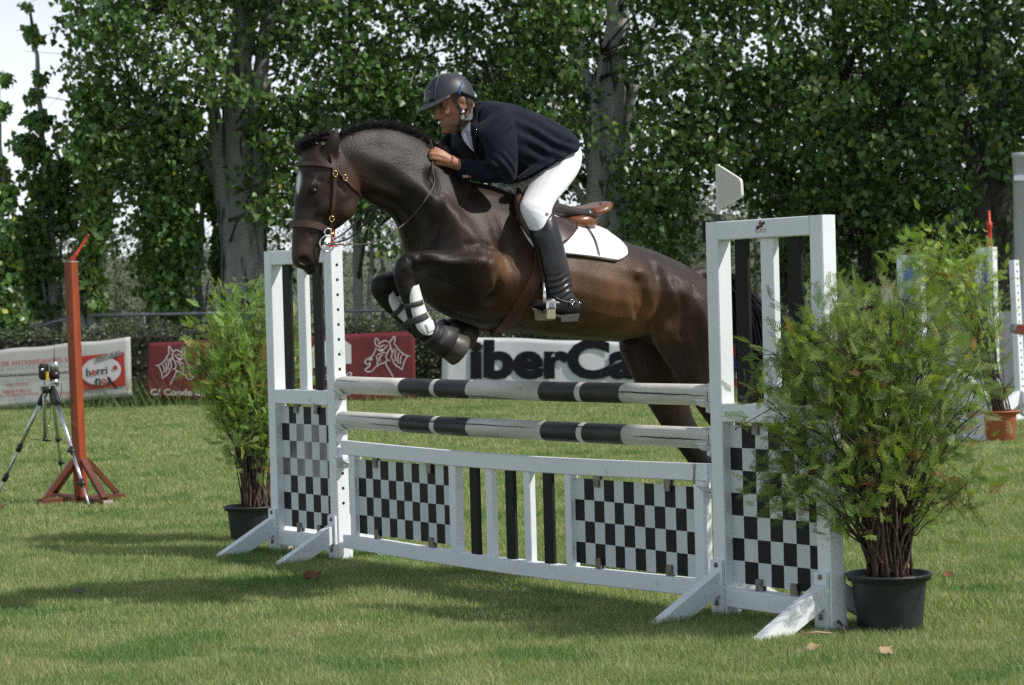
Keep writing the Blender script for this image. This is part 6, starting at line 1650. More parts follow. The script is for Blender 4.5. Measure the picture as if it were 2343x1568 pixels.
# ---- tripod with the timing cell
M['tri_black'] = M['plastic']
ax_, ay_ = D(118, 884, gpt(118, 1146)[1])[:2]
tz = D(118, 890, ay_)[2]; apex = np.array([ax_, ay_, tz])
tri = thing('camera_tripod', 'aluminium tripod with black clamps left of the orange post', 'tripod', (ax_, ay_, 0))
feet = [gpt(-12, 1146), gpt(206, 1164), gpt(143, 1098)]
for ft in feet:
    top = apex + nrm(np.array([ft[0] - ax_, ft[1] - ay_, 0])) * 0.045 - Z3 * 0.01
    v = ft - top
    lg = MB().tube([top + v * 0.06, top + v * 0.53], 0.0145, 10).build('leg', M['alu'], tri, True)
    MB().tube([top + v * 0.50, top + v * 0.80], 0.0118, 10).build('middle_tube', M['alu'], lg, True)
    MB().tube([top + v * 0.78, top + v * 0.985], 0.0092, 8).build('lower_tube', M['alu'], lg, True)
    MB().tube([top - v * 0.02, top + v * 0.02, top + v * 0.10, top + v * 0.13], [0.018, 0.024, 0.024, 0.019], 10).build('hinge', M['tri_black'], lg, True)
    for q in (0.52, 0.79):
        c = top + v * q; mb = MB(); mb.tube([c - nrm(v) * 0.026, c + nrm(v) * 0.026], 0.0195, 10); s_ = nrm(np.cross(v, Z3)); mb.tube([c, c + s_ * 0.035], 0.011, 8); mb.build('clamp', M['tri_black'], lg, True)
    MB().tube([top + v * 0.975, ft + Z3 * 0.004], [0.012, 0.014], 8).build('rubber_foot', M['tri_black'], lg, True)
cc_ = apex + np.array([-0.03, 0, 0])
MB().tube([cc_ + Z3 * 0.0, D(101, 905, ay_), D(103, 1003, ay_)], 0.0135, 10).build('centre_column', M['alu'], tri, True)
mb = MB(); c = D(103, 1006, ay_); mb.tube([c + Z3 * 0.012, c - Z3 * 0.012], 0.019, 10); mb.tube([c - Z3 * 0.008, c + np.array([0.05, -0.02, -0.008])], 0.007, 6); mb.build('column_hook', M['tri_black'], tri, True)
MB().tube([apex - Z3 * 0.03 + np.array([-0.03, 0, 0]), apex + Z3 * 0.018 + np.array([-0.03, 0, 0])], [0.035, 0.045], 12).build('hub', M['tri_black'], tri, True)
cell = thing('timing_cell', 'black photocell with yellow flap and silver antenna tube on the tripod', 'photocell', apex + Z3 * 0.02)
T_ = lambda px, py, dy=0.0: D(px, py, ay_ + dy)
mb = MB(); p0 = T_(86, 883); p1 = T_(131, 881); mb.hexa([p0 + (0, -0.035, -0.004), p1 + (0, -0.035, -0.004), p1 + (0, 0.035, -0.004), p0 + (0, 0.035, -0.004), p0 + (0, -0.035, 0.004), p1 + (0, -0.035, 0.004), p1 + (0, 0.035, 0.004), p0 + (0, 0.035, 0.004)]); mb.build('plate', M['alu'], cell)
mb = MB(); a = T_(97, 881, 0.02); b = T_(106, 860, 0.02)
prof = []
for q in np.linspace(0, 2 * np.pi, 22, endpoint=False):
    cx, cy = (97.5, 840) if math.sin(q) > 0 else (98.5, 862); prof.append((cx + 8.6 * math.cos(q), cy - 8.2 * math.sin(q)))
rings = []
for dy, dx, sc in ((-0.045, -1.2, 0.94), (-0.043, -1.2, 1), (0.02, 3.0, 1), (0.05, 6.0, 1), (0.052, 6.0, 0.9)):
    rings.append([T_(98 + (x - 98) * sc + dx, 851 + (y - 851) * sc, dy) for x, y in prof])
mb = MB(); mb.loft(rings); mb.build('housing', M['plastic'], cell, True)
for py in (838, 846): MB().lathe(T_(96.5, py, -0.046), [(0.011, 0), (0.011, 0.002), (0.006, 0.003), (0.001, 0.003)], 12, axis=(0, -1, 0)).build('lens', M['chrome'] if py > 840 else M['helmet_band'], cell, True)
M['yellow'] = material('yellow_plastic', (0.72, 0.45, 0.02), (0.65, 0.40, 0.02), 20, 0.4)
mb = MB(); mb.sheet(np.array([[T_(x, y, dy) for y in (851, 857, 863, 870)] for x, dy in ((104.5, -0.05), (108, -0.052), (111.5, -0.047))]), 0.004); mb.build('flap', M['yellow'], cell)
MB().tube([T_(102, 873, 0), T_(102, 882, 0)], 0.004, 6).build('stem', M['plastic'], cell, True)
MB().tube([T_(125, 884), T_(124.5, 866.5)], 0.0315, 16).build('receiver_tube', M['alu'], cell, True)
MB().tube([T_(124.5, 866.2), T_(124.2, 850.2)], 0.0365, 16).build('rubber_band', M['plastic'], cell, True)
MB().tube([T_(124.2, 850), T_(124, 829), T_(124, 828.5)], [0.0315, 0.0315, 0.029], 16).build('receiver_tube', M['alu'], cell, True)
MB().tube([T_(124, 828.5), T_(124, 812), T_(123.6, 785)], [0.006, 0.003, 0.0022], 7).build('antenna', M['plastic'], cell, True)
MB().tube([T_(129, 876, -0.03), T_(138, 874.5, -0.035)], [0.008, 0.005], 8).build('cable_plug', M['chrome'], cell, True)
MB().tube(catmull([T_(138, 874.5, -0.035), T_(141, 880, -0.05), T_(139, 905, -0.06), T_(130, 921, -0.06), T_(116, 924, -0.06), T_(104, 915, -0.05), T_(96, 900, -0.04), T_(91, 884, -0.03)], 6), 0.0024, 5).build('cable', M['plastic'], cell, True)
MB().tube(catmull([T_(114, 925, -0.06), T_(116, 950, -0.06), T_(110, 975, -0.05), T_(104, 996, -0.04), T_(90, 1005, -0.06), T_(72, 1004, -0.05), T_(58, 994, -0.05)], 6), 0.0022, 5).build('cable', material('green_cable', (0.02, 0.06, 0.03)), cell, True)

# ---- banners on the hedge
YB = 31.55
M['vinyl'] = material('white_vinyl', (0.62, 0.64, 0.66), (0.54, 0.55, 0.56), 1.6, 0.5, spots=((0.40, 0.38, 0.34), 2.2, 0.66, (1, 1, 1)))
M['vinyl_grey'] = material('old_white_vinyl', (0.50, 0.50, 0.49), (0.41, 0.40, 0.38), 1.4, 0.55, spots=((0.33, 0.30, 0.26), 2.0, 0.62, (1, 1, 1)))
M['vinyl_red'] = material('maroon_vinyl', (0.155, 0.016, 0.022), (0.115, 0.013, 0.018), 1.2, 0.5)
M['ink_black'] = material('black_ink', (0.008, 0.009, 0.012), (0.012, 0.012, 0.016), 6, 0.6, spec=0.1); M['ink_red'] = material('red_ink', (0.42, 0.030, 0.020), (0.36, 0.026, 0.02), 6, 0.5); M['ink_white'] = material('white_ink', (0.62, 0.60, 0.60), (0.56, 0.54, 0.54), 6, 0.5); M['ink_blue'] = material('blue_ink', (0.02, 0.04, 0.18), (0.025, 0.05, 0.2), 6, 0.5)
def wave(x, z, k): return 0.011 * math.sin(x * 2.6 + k) * math.sin(z * 2.2 + 0.7 * k) + 0.005 * math.sin(x * 5.3 + z * 4 + k)
def BP(px, py, k, off=0.0, y=YB):
    p = D(px, py, y); return np.array([p[0], p[1] + wave(p[0], p[2], k) - off, p[2]])
def banner(corners, label, mat_, k, y=YB, sag=0.0):
    (x0, y0), (x1, y1), (x2, y2), (x3, y3) = corners               # top left, top right, bottom right, bottom left
    t = thing('banner', label, 'banner', D((x2 + x3) / 2, (y2 + y3) / 2, y)); g = []
    for u in np.linspace(0, 1, 40):
        col_ = []
        for v in np.linspace(0, 1, 14):
            px = (x0 * (1 - u) + x1 * u) * (1 - v) + (x3 * (1 - u) + x2 * u) * v; py = (y0 * (1 - u) + y1 * u) * (1 - v) + (y3 * (1 - u) + y2 * u) * v
            sc_ = sag * (math.sin(u * math.pi * 4) ** 2) * (1 - v)
            col_.append(BP(px, py + sc_, k, 0, y))
        g.append(col_)
    mb = MB(); mb.sheet(np.array(g), 0.002, normal=(0, 1, 0)); mb.build('sheet', mat_, t, True)
    mb = MB()
    for (px, py) in corners:
        o_ = D(px, py, y); mb = MB(); s1 = 3 if px < (x0 + x1) / 2 else -3; mb.tube([BP(px + s1, py + (4 if py < (y0 + y3) / 2 else -4), k, 0.006, y), np.array([o_[0] - s1 * 0.01, y + 0.42, o_[2] + 0.03])], 0.004, 5); mb.build('tie', M['plastic'], t)
    return t
def text_on(t, s, x0, y0, x1, y1, cap, mat_, k, bold=0.0, y=YB, off=0.022, italic=0.0, name='lettering', fit=True):
    cu = bpy.data.curves.new('tmp', 'FONT'); cu.body = s; cu.size = 1.0; cu.offset = bold; cu.resolution_u = 4; cu.shear = italic
    o = bpy.data.objects.new('tmp', cu); col.objects.link(o); dg = bpy.context.evaluated_depsgraph_get(); dg.update()
    me = bpy.data.meshes.new_from_object(o.evaluated_get(dg)); bpy.data.objects.remove(o); bpy.data.curves.remove(cu)
    v = np.array([q.co[:] for q in me.vertices]); f = [tuple(p.vertices) for p in me.polygons]
    x_a, x_b = v[:, 0].min(), v[:, 0].max(); S_ = (math.hypot(x1 - x0, y1 - y0)) / (x_b - x_a) if fit else cap / 0.72
    dx, dy = (x1 - x0), (y1 - y0); L = math.hypot(dx, dy); dx, dy = dx / L, dy / L
    P = []
    for q in v:
        a = (q[0] - x_a) * S_; b = q[1] * cap / 0.72
        P.append(BP(x0 + a * dx + b * dy * 0.3, y0 + a * dy - b, k, off, y))
    bpy.data.meshes.remove(me)
    return make_obj(name, P, f, mat_, t)
def poly_on(t, polys, mat_, k, name, y=YB, off=0.016):
    V = []; f = []
    for pts in polys:
        b = len(V); V += [BP(px, py, k, off, y) for px, py in pts]; f.append(tuple(range(b, b + len(pts))))
    return make_obj(name, V, f, mat_, t)
def line_on(t, lines, w, mat_, k, name, y=YB, off=0.031):
    """drawn strokes of width w px"""
    V = []; f = []
    for pts in lines:
        P = catmull(np.array(pts, float), 5) if len(pts) > 2 else np.array(pts, float); n = len(P); b = len(V)
        for i in range(n):
            d = P[min(i + 1, n - 1)] - P[max(i - 1, 0)]; d = d / (np.linalg.norm(d) + 1e-9); nn = np.array([-d[1], d[0]]) * w / 2 * (0.75 + 0.25 * math.sin(math.pi * i / max(1, n - 1)))
            V += [BP(*(P[i] + nn), k, off, y), BP(*(P[i] - nn), k, off, y)]
        f += [(b + 2 * i, b + 2 * i + 1, b + 2 * i + 3, b + 2 * i + 2) for i in range(n - 1)]
    return make_obj(name, V, f, mat_, t, kind=None)
b1 = banner([(-230, 822), (298, 771), (302, 906), (-230, 956)], 'greyish white paint maker banner with red logo behind the orange post', M['vinyl_grey'], 0.4, sag=3)
text_on(b1, 'GENERAL DE ANTIOXIDANTES, S.L.', -62, 843, 168, 826.5, 10.5, M['ink_red'], 0.4, 0.006)
line_on(b1, [[(-60, 865.5), (60, 858.5), (168, 852)], ], 1.6, M['ink_black'], 0.4, 'rule')
text_on(b1, 'FABRICA DE PINTURAS INDUSTRIALES Y DECORATIVAS', -52, 866, 168, 855, 7.2, M['ink_black'], 0.4)
text_on(b1, 'TFNO.: 47 09 94', 13, 886, 64, 883, 8, M['ink_red'], 0.4)
text_on(b1, 'FABRICA Y VENTAS:', 5, 901, 72, 897, 7.2, M['ink_red'], 0.4)
text_on(b1, 'Cataluña, 226 (junto al puente)', -28, 909.5, 90, 902.5, 7.2, M['ink_red'], 0.4)
text_on(b1, 'ZARAGOZA', 134, 904, 176, 901, 7.2, M['ink_red'], 0.4)
lg_ = [(197, 814), (286, 808), (288, 884), (199, 892)]
poly_on(b1, [[(186, 815), (284, 806), (288, 883), (190, 893)]], M['ink_red'], 0.4, 'logo_field', off=0.012)
poly_on(b1, [[(232 + 46 * math.cos(q), 849 - 32 * math.sin(q) - 3 * math.cos(q)) for q in np.linspace(0, 2 * np.pi, 40, endpoint=False)]], M['ink_white'], 0.4, 'logo_oval', off=0.022)
poly_on(b1, [[(220.5, 817), (276.5, 802), (278.5, 813), (222.5, 828)]], M['ink_black'], 0.4, 'logo_plate', off=0.028)
poly_on(b1, [[(221.2, 817.6), (276.0, 802.9), (277.8, 812.4), (223.1, 827.2)]], M['vinyl_grey'], 0.4, 'logo_plate', off=0.031)
text_on(b1, 'PINTURAS', 223.5, 826, 276, 811.7, 8.8, M['ink_black'], 0.4, 0.004, off=0.035)
text_on(b1, 'h', 198.5, 862, 208, 861, 20, M['ink_black'], 0.4, 0.018, off=0.029); text_on(b1, 'e', 210, 859.5, 221, 858.5, 19, M['ink_red'], 0.4, 0.018, off=0.029); text_on(b1, 'rri', 222.5, 858, 247, 856, 19, M['ink_black'], 0.4, 0.018, off=0.029)
poly_on(b1, [[(265 + 5.2 * math.cos(q), 841 - 5.2 * math.sin(q)) for q in np.linspace(0, 2 * np.pi, 16, endpoint=False)]], M['ink_red'], 0.4, 'logo_dot', off=0.029)
text_on(b1, 'n', 219, 880.5, 231, 880, 22, M['ink_black'], 0.4, 0.018, off=0.029); text_on(b1, 'o', 233, 879.5, 245, 879, 20, M['ink_red'], 0.4, 0.018, off=0.029); text_on(b1, 'x', 245.5, 878, 257, 877, 20, M['ink_black'], 0.4, 0.018, off=0.031)
line_on(b1, [[(247, 862), (268, 890)]], 5, M['ink_black'], 0.4, 'logo_stroke', off=0.031)
# drawing of a horse head with headcollar: strokes in a unit box, mouth to the right
HEADL = [[(0.36, 0.18), (0.34, 0.06), (0.36, 0.0), (0.42, 0.08), (0.46, 0.15)], [(0.46, 0.15), (0.54, 0.09), (0.64, 0.12), (0.70, 0.18)], [(0.70, 0.18), (0.70, 0.08), (0.76, 0.02), (0.78, 0.10), (0.75, 0.20), (0.68, 0.22)],
         [(0.75, 0.24), (0.80, 0.38), (0.84, 0.45), (0.90, 0.50), (0.97, 0.54), (1.00, 0.60), (0.95, 0.65), (0.88, 0.62)], [(0.88, 0.62), (0.90, 0.70), (0.97, 0.75), (0.99, 0.80), (0.93, 0.84), (0.84, 0.82), (0.78, 0.74)], [(0.78, 0.74), (0.72, 0.70), (0.66, 0.66), (0.58, 0.64), (0.50, 0.58), (0.44, 0.60)],
         [(0.46, 0.15), (0.44, 0.26), (0.50, 0.38), (0.54, 0.50), (0.50, 0.58)], [(0.44, 0.26), (0.40, 0.38), (0.42, 0.52), (0.36, 0.60)], [(0.36, 0.18), (0.30, 0.26), (0.24, 0.36), (0.16, 0.44), (0.06, 0.50), (0.0, 0.50)], [(0.06, 0.50), (0.12, 0.60), (0.16, 0.72), (0.18, 0.84)], [(0.18, 0.84), (0.24, 0.78), (0.30, 0.74), (0.36, 0.66), (0.40, 0.56)],
         [(0.18, 0.46), (0.22, 0.56), (0.22, 0.70)], [(0.25, 0.40), (0.28, 0.52), (0.27, 0.68)], [(0.31, 0.32), (0.34, 0.46), (0.31, 0.62)], [(0.36, 0.30), (0.38, 0.40)], [(0.50, 0.20), (0.56, 0.28), (0.66, 0.32), (0.74, 0.30)], [(0.56, 0.20), (0.64, 0.22), (0.70, 0.28)], [(0.54, 0.38), (0.64, 0.40), (0.74, 0.44)], [(0.60, 0.44), (0.68, 0.50), (0.66, 0.60)], [(0.76, 0.46), (0.72, 0.58), (0.74, 0.68)],
         [(0.86, 0.56), (0.84, 0.52), (0.90, 0.54), (0.88, 0.58)], [(0.56, 0.62), (0.50, 0.76), (0.42, 0.92), (0.38, 1.0)], [(0.58, 0.30), (0.62, 0.34), (0.68, 0.34)]]
def horse_head(t, x0, y0, w, h, k, flip, tilt=0.0):
    ls = [[(x0 + ((1 - a) if flip else a) * w, y0 + b * h + ((1 - a) if flip else a) * tilt) for a, b in l] for l in HEADL]
    line_on(t, ls, 2.3, M['ink_white'], k, 'horse_head_drawing')
b2 = banner([(340, 785), (612, 772), (618, 922), (333, 912)], 'maroon banner with white horse head drawing behind the left conifer', M['vinyl_red'], 2.0)
horse_head(b2, 357, 792, 86, 88, 2.0, False, 2)
text_on(b2, 'C/ Conde de', 344, 904, 470, 905, 14.5, M['ink_white'], 2.0, 0.022)
b3 = banner([(640, 772), (948, 758), (952, 922), (640, 930)], 'maroon banner with mirrored horse head behind the left jump post', M['vinyl_red'], 3.3)
horse_head(b3, 835, 774, 104, 92, 3.3, True, -6)
poly_on(b3, [[(712, 880), (712, 800), (722, 786), (745, 780), (790, 780), (803, 790), (804, 832), (760, 836), (716, 842)]], M['ink_white'], 3.3, 'white_emblem')
text_on(b3, 'neptuno', 712, 872, 806, 862, 17, M['ink_white'], 3.3, 0.01, italic=0.25)
b4 = banner([(1012, 768), (1712, 792), (1722, 922), (1010, 915)], 'white savings bank banner with huge black letters under the horse belly', M['vinyl'], 5.1, sag=2)
text_on(b4, 'iberCaja', 1075, 862, 1548, 862, 84, M['ink_black'], 5.1, 0.045)
poly_on(b4, [[(1640, 800), (1700, 780), (1704, 852), (1650, 850)]], M['ink_blue'], 5.1, 'logo_block'); poly_on(b4, [[(1645, 866), (1706, 866), (1706, 884), (1650, 886)], [(1652, 790), (1676, 784), (1690, 806), (1686, 820)]], M['ink_red'], 5.1, 'logo_band', off=0.016)

# ---- potted conifers
def spray_proto(n=8):
    V = []; f = []
    def tri(p, d, L, w):
        w *= 0.52; s_ = np.array([-d[1], d[0], 0]); b = len(V); V.extend([p - s_ * w / 2, p + s_ * w / 2, p + d * L]); f.append((b, b + 1, b + 2))
    tri(np.array([0, 0, 0.0]), np.array([1, 0, 0.0]), 1.0, 0.07)
    for i in range(n):
        t = 0.10 + 0.80 * i / (n - 1)
        for s in (-1, 1):
            a = rad(42 - 10 * t) * s; L = (0.46 - 0.30 * t) * (1 + 0.2 * math.sin(i * 2.1 + s)); d = np.array([math.cos(a), math.sin(a), -0.18])
            p = np.array([t, 0, 0.0]); tri(p, d, L, 0.085)
            for q in (0.35, 0.65):
                a2 = a + s * rad(30) * (1 if q < 0.5 else -1); tri(p + d * L * q, np.array([math.cos(a2), math.sin(a2), -0.1]), L * 0.42, 0.065)
    return np.array(V), np.array(f)
SPV, SPF = spray_proto()
def sprays(P, X, N, size):
    n = len(P); X = X / np.linalg.norm(X, axis=1, keepdims=True); N = N - X * np.sum(N * X, 1, keepdims=True); N /= np.linalg.norm(N, axis=1, keepdims=True) + 1e-9
    Y_ = np.cross(N, X); s = size[:, None, None]
    v = P[:, None, :] + s * (SPV[None, :, 0:1] * X[:, None, :] + SPV[None, :, 1:2] * Y_[:, None, :] + SPV[None, :, 2:3] * N[:, None, :])
    f = (np.arange(n)[:, None, None] * len(SPV) + SPF[None]).reshape(-1, 3)
    return v.reshape(-1, 3), f
M['conifer'] = material('conifer_sprays', (0.120, 0.190, 0.038), (0.160, 0.230, 0.060), 5, 0.55, tint=True, transl=0.35)
M['twig'] = material('conifer_wood', (0.055, 0.034, 0.022), (0.095, 0.062, 0.045), 20, 0.85, bump=0.3)
def pot(t, c, r, h, mat_, rim=0.012, name='pot'):
    mb = MB(); mb.lathe(c, [(r * 0.78, 0.0), (r * 0.80, 0.004), (r * 0.93, h * 0.86), (r * 0.94, h * 0.875), (r + rim * 0.5, h * 0.885), (r + rim * 0.6, h * 0.95), (r + rim, h * 0.955), (r + rim, h), (r + rim * 0.2, h * 1.004), (r * 0.97, h * 0.98), (r * 0.93, h * 0.90), (r * 0.01, h * 0.88)], 40); mb.build(name, mat_, t, True)
    mb = MB(); mb.lathe(c + Z3 * h * 0.885, [(r * 0.92, 0), (r * 0.5, 0.012), (0.001, 0.016)], 24); mb.build('soil', M['soil'], t, True)
def conifer(name, label, c, potr, poth, potm, H_, prof, lean, nst, nsp, size, tint, bare, seed, asym=None, rim=0.012, jit=0.05):
    """prof: (height fraction, radius m) of the crown outline"""
    global rng
    keep = rng; rng = np.random.default_rng(seed)
    t = thing(name, label, 'potted plant', c, 'potted conifers'); pot(t, c, potr, poth, potm, rim)
    hs = np.array([p[0] for p in prof]); rs_ = np.array([p[1] for p in prof]); st = MB(); SP = []; SX = []; SN = []; ST = []
    for i in range(nst):
        z = rng.choice(hs, p=None) if False else rng.uniform(0.14, 1.0) ** 0.75
        az = rng.uniform(0, 2 * np.pi); R_ = np.interp(z, hs, rs_) * rng.uniform(0.35, 1.0) ** 0.55
        if asym is not None: R_ *= 1 + asym * math.cos(az - math.pi) * (1 - z)
        tip = c + np.array([math.cos(az) * R_ + lean[0] * z, math.sin(az) * R_ * 0.9 + lean[1] * z, poth + (H_ - poth) * z])
        b = c + np.array([rng.normal(0, 0.038), rng.normal(0, 0.038), poth * 0.88]); mid = b * 0.45 + tip * 0.55; mid[:2] = b[:2] * 0.68 + tip[:2] * 0.32; mid += rng.normal(0, 0.02, 3)
        P = catmull([b, mid, tip], 6); P[1:-1] += rng.normal(0, 0.007, (len(P) - 2, 3))
        st.tube(P, np.linspace(0.0040 + 0.005 * rng.random(), 0.0014, len(P)), 4)
        L = np.linalg.norm(tip - b); m_ = int(nsp * (0.6 + 0.6 * L))
        for _ in range(m_):
            q = bare + (1 - bare) * rng.uniform(0, 1) ** 0.7; k = q * (len(P) - 1); i0 = min(int(k), len(P) - 2); p = P[i0] + (P[i0 + 1] - P[i0]) * (k - i0)
            ax = nrm(P[i0 + 1] - P[i0]); out = np.array([p[0] - c[0] - lean[0] * z, p[1] - c[1], 0.0]); out = out / (np.linalg.norm(out) + 1e-6)
            d = nrm(ax * 0.45 + out * 0.35 + rng.normal(0, 0.62, 3) + Z3 * (0.15 if z > 0.45 else -0.25))
            off = rng.normal(0, jit, 3) * q; SP.append(p + off); SX.append(d); SN.append(nrm(rng.normal(0, 1, 3) + out * 0.4)); ST.append((z, q))
            if rng.random() < 0.16: st.tube([p, p + off, p + off + d * size * 0.6], [0.0022, 0.0016, 0.0008], 3)
    SP = np.array(SP); n = len(SP); v, f = sprays(SP, np.array(SX), np.array(SN), size * rng.uniform(0.55, 1.25, n))
    col_ = rng.uniform(0.6, 1.3, (n, 1)) * np.array([tint]); yl = rng.random(n) < 0.10; col_[yl] *= np.array([1.9, 1.45, 1.5]); br = rng.random(n) < np.array([0.13 * (1 - s_[1]) + 0.01 for s_ in ST]); col_[br] *= np.array([1.3, 0.45, 0.5])
    st.build('stems', M['twig'], t, True, kind='stuff')
    fast_obj('foliage', v, 3, M['conifer'], t, 'stuff', np.repeat(col_, len(SPV), 0), f)
    rng = keep
    return t
cR = gpt(2036, 1440)
conifer('potted_conifer', 'big bushy conifer in a black tub covering the right jump wing', cR, 0.158, 0.225, M['pot'], 1.34, [(0.0, 0.10), (0.12, 0.24), (0.3, 0.42), (0.5, 0.50), (0.65, 0.50), (0.8, 0.44), (0.92, 0.31), (1.0, 0.14)], (-0.045, 0.02), 150, 22, 0.078, (1.25, 1.22, 1.2), 0.60, 21, 0.22, jit=0.065)
cL = gpt(578, 1240)
conifer('potted_conifer', 'fresh green conifer in a black pot behind the left jump wing', cL, 0.150, 0.21, M['pot'], 1.44, [(0.0, 0.06), (0.2, 0.16), (0.4, 0.27), (0.6, 0.33), (0.75, 0.33), (0.88, 0.27), (1.0, 0.10)], (0.0, 0.0), 85, 30, 0.075, (1.6, 1.65, 1.7), 0.50, 22, jit=0.055)
cT = gpt(2289, 1012)
M['twig']
tt = conifer('potted_conifer', 'tall sparse leaning conifer in a terracotta pot at the right edge', cT, 0.150, 0.275, M['terracotta'], 2.05, [(0.0, 0.05), (0.3, 0.12), (0.5, 0.30), (0.7, 0.42), (0.85, 0.34), (1.0, 0.06)], (-0.58, 0.0), 40, 26, 0.10, (1.9, 1.8, 1.9), 0.56, 23, None, 0.02, 0.11)

# ---- second jump far right
ANG2 = rad(50)
e2 = np.array([math.cos(ANG2), -math.sin(ANG2), 0]); n2 = np.array([-math.sin(ANG2), -math.cos(ANG2), 0])
M['panel_blue'] = material('blue_panel', (0.10, 0.22, 0.45), (0.16, 0.20, 0.42), 3, 0.5, stretch=(1, 1, 0.6), spots=((0.38, 0.16, 0.22), 2.0, 0.56, (1, 1, 1)))
M['greywall'] = material('grey_white_board', (0.50, 0.50, 0.52), (0.44, 0.44, 0.46), 2, 0.6)
def far_wing(px, py, wd, ht, side, label, holes, flag=False):
    """px, py: foot of its jump post"""
    c = gpt(px, py); F2 = lambda u, v, z: c + e2 * u - n2 * v + Z3 * z
    t = thing('jump_wing', label, 'jump wing', c, 'wings of the far jump'); s = side; o = lambda a, b: (min(a * s, b * s), max(a * s, b * s))
    for a0, a1 in ((0, 0.075), (wd - 0.075, wd)):
        u0, u1 = o(a0, a1); MB().boxf(F2, (u0, 0, 0), (u1, 0.075, ht), ch=0.004).build('post', M['white'], t)
    u0, u1 = o(0.076, wd - 0.076)
    for z0, z1 in ((ht - 0.08, ht - 0.001), (0.05, 0.13)):
        MB().boxf(F2, (u0, 0.001, z0), (u1, 0.074, z1)).build('rail', M['white'], t)
    MB().boxf(F2, (u0 + 0.004, 0.03, 0.135), (u1 - 0.004, 0.04, ht - 0.085)).build('panel', M['panel_blue'], t)
    if holes:
        hm = None
        for z in np.arange(0.25, ht - 0.03, 0.078):
            cc2 = F2(0.0006 if s < 0 else -0.0006, 0.037, z); th = np.linspace(0, 2 * np.pi, 8, endpoint=False)
            hm = peg_hole(cc2, [0.0105 * (math.cos(q) * Z3 + math.sin(q) * n2 * (-1 if s < 0 else 1)) for q in th], t, hm)
    for a in (0.002, wd - 0.052):
        for sg in (-1, 1):
            u0, u1 = o(a, a + 0.05); v0 = 0 if sg < 0 else 0.075
            MB().loft([[F2(u, v0 + sg * aa, z) for aa, z in ((0.002, 0.24), (0.42, 0.0), (0.24, 0), (0.002, 0.12))] for u in (u0, u1)]).build('foot_brace', M['white'], t)
    return t, F2
wA, FA = far_wing(2114, 962, 0.32, 1.70, -1, 'white far jump wing with blue panel seen above the big conifer', True)
wB, FB = far_wing(2279, 968, 0.22, 1.74, -1, 'white far jump wing with blue panel behind the leaning conifer', False)
fb = thing('flag_staff', 'small red flag staff on the far white wing', 'flag', FB(-0.03, 0.037, 1.741)); MB().lathe(FB(-0.06, 0.037, 1.7415), [(0.03, 0), (0.03, 0.02), (0.024, 0.04), (0.022, 0.18), (0.03, 0.2), (0.03, 0.24), (0.016, 0.25), (0.012, 0.36)], 10).build('staff', M['pole_red'], fb, True)
wC = thing('jump_upright', 'single perforated white jump post behind the terracotta pot', 'jump post', gpt(2330, 950)); cC = gpt(2330, 950); FC = lambda u, v, z: cC + e2 * u - n2 * v + Z3 * z + np.array([-0.026 * z, 0, 0])
MB().boxf(FC, (-0.035, 0, 0), (0.035, 0.09, 1.62), ch=0.004).build('post', M['white'], wC)
hm = None
for z in np.arange(0.30, 1.58, 0.075):
    cc2 = FC(0.0356, 0.045, z); th = np.linspace(0, 2 * np.pi, 8, endpoint=False); hm = peg_hole(cc2, [0.0125 * (math.cos(q) * Z3 - math.sin(q) * n2) for q in th], wC, hm)
for dv in (-1, 1):
    v0 = 0 if dv < 0 else 0.09
    MB().loft([[FC(u, v0 + dv * a, z) for a, z in ((0.002, 0.26), (0.50, 0.0), (0.28, 0), (0.002, 0.12))] for u in (-0.028, 0.028)]).build('foot_brace', M['white'], wC)
MB().loft([[FC(0.0365 + a, v, z) for a, z in ((0.002, 0.26), (0.45, 0.0), (0.25, 0), (0.002, 0.12))] for v in (0.015, 0.075)]).build('foot_brace', M['white'], wC)
# a grey-white wall filler between them and a coloured pole
wl_ = thing('jump_filler', 'grey white board filler standing behind the conifers on the right', 'jump filler', gpt(2200, 930))
pa_, pb2 = D(2030, 900, 24.6), D(2352, 900, 24.0); d = pb2 - pa_; d[2] = 0; s_ = nrm(np.array([-d[1], d[0], 0]))
for i in range(6):
    a = pa_ + d * i / 6 * 1.0; b = pa_ + d * (i + 0.985) / 6; a[2] = b[2] = 0
    MB().hexa([a + Z3 * 0.30, b + Z3 * 0.30, b + s_ * 0.03 + Z3 * 0.30, a + s_ * 0.03 + Z3 * 0.30, a + Z3 * 1.08, b + Z3 * 1.08, b + s_ * 0.03 + Z3 * 1.08, a + s_ * 0.03 + Z3 * 1.08]).build('board', M['greywall'], wl_)
for q in (0.02, 0.98):
    a = pa_ + d * q; a[2] = 0; MB().tube([a + s_ * 0.06, a + s_ * 0.06 + Z3 * 1.0], 0.03, 8).build('leg', M['greywall'], wl_)
pl = thing('jump_pole', 'striped red and grey pole end entering at the right picture edge', 'jump pole', D(2322, 752, 21.4)); a = D(2320, 752, 21.4); b = D(2440, 770, 20.2)
for q0, q1, mm_ in ((0, 0.13, 'galv'), (0.13, 0.5, 'pole_red'), (0.5, 1, 'galv')): MB().tube([a + (b - a) * q0, a + (b - a) * q1], 0.05, 14).build('painted_band', M[mm_], pl, True)
MB().tube([D(2440, 770, 20.2), D(2440, 770, 20.2) * np.array([1, 1, 0])], 0.04, 8).build('support', M['white'], pl)
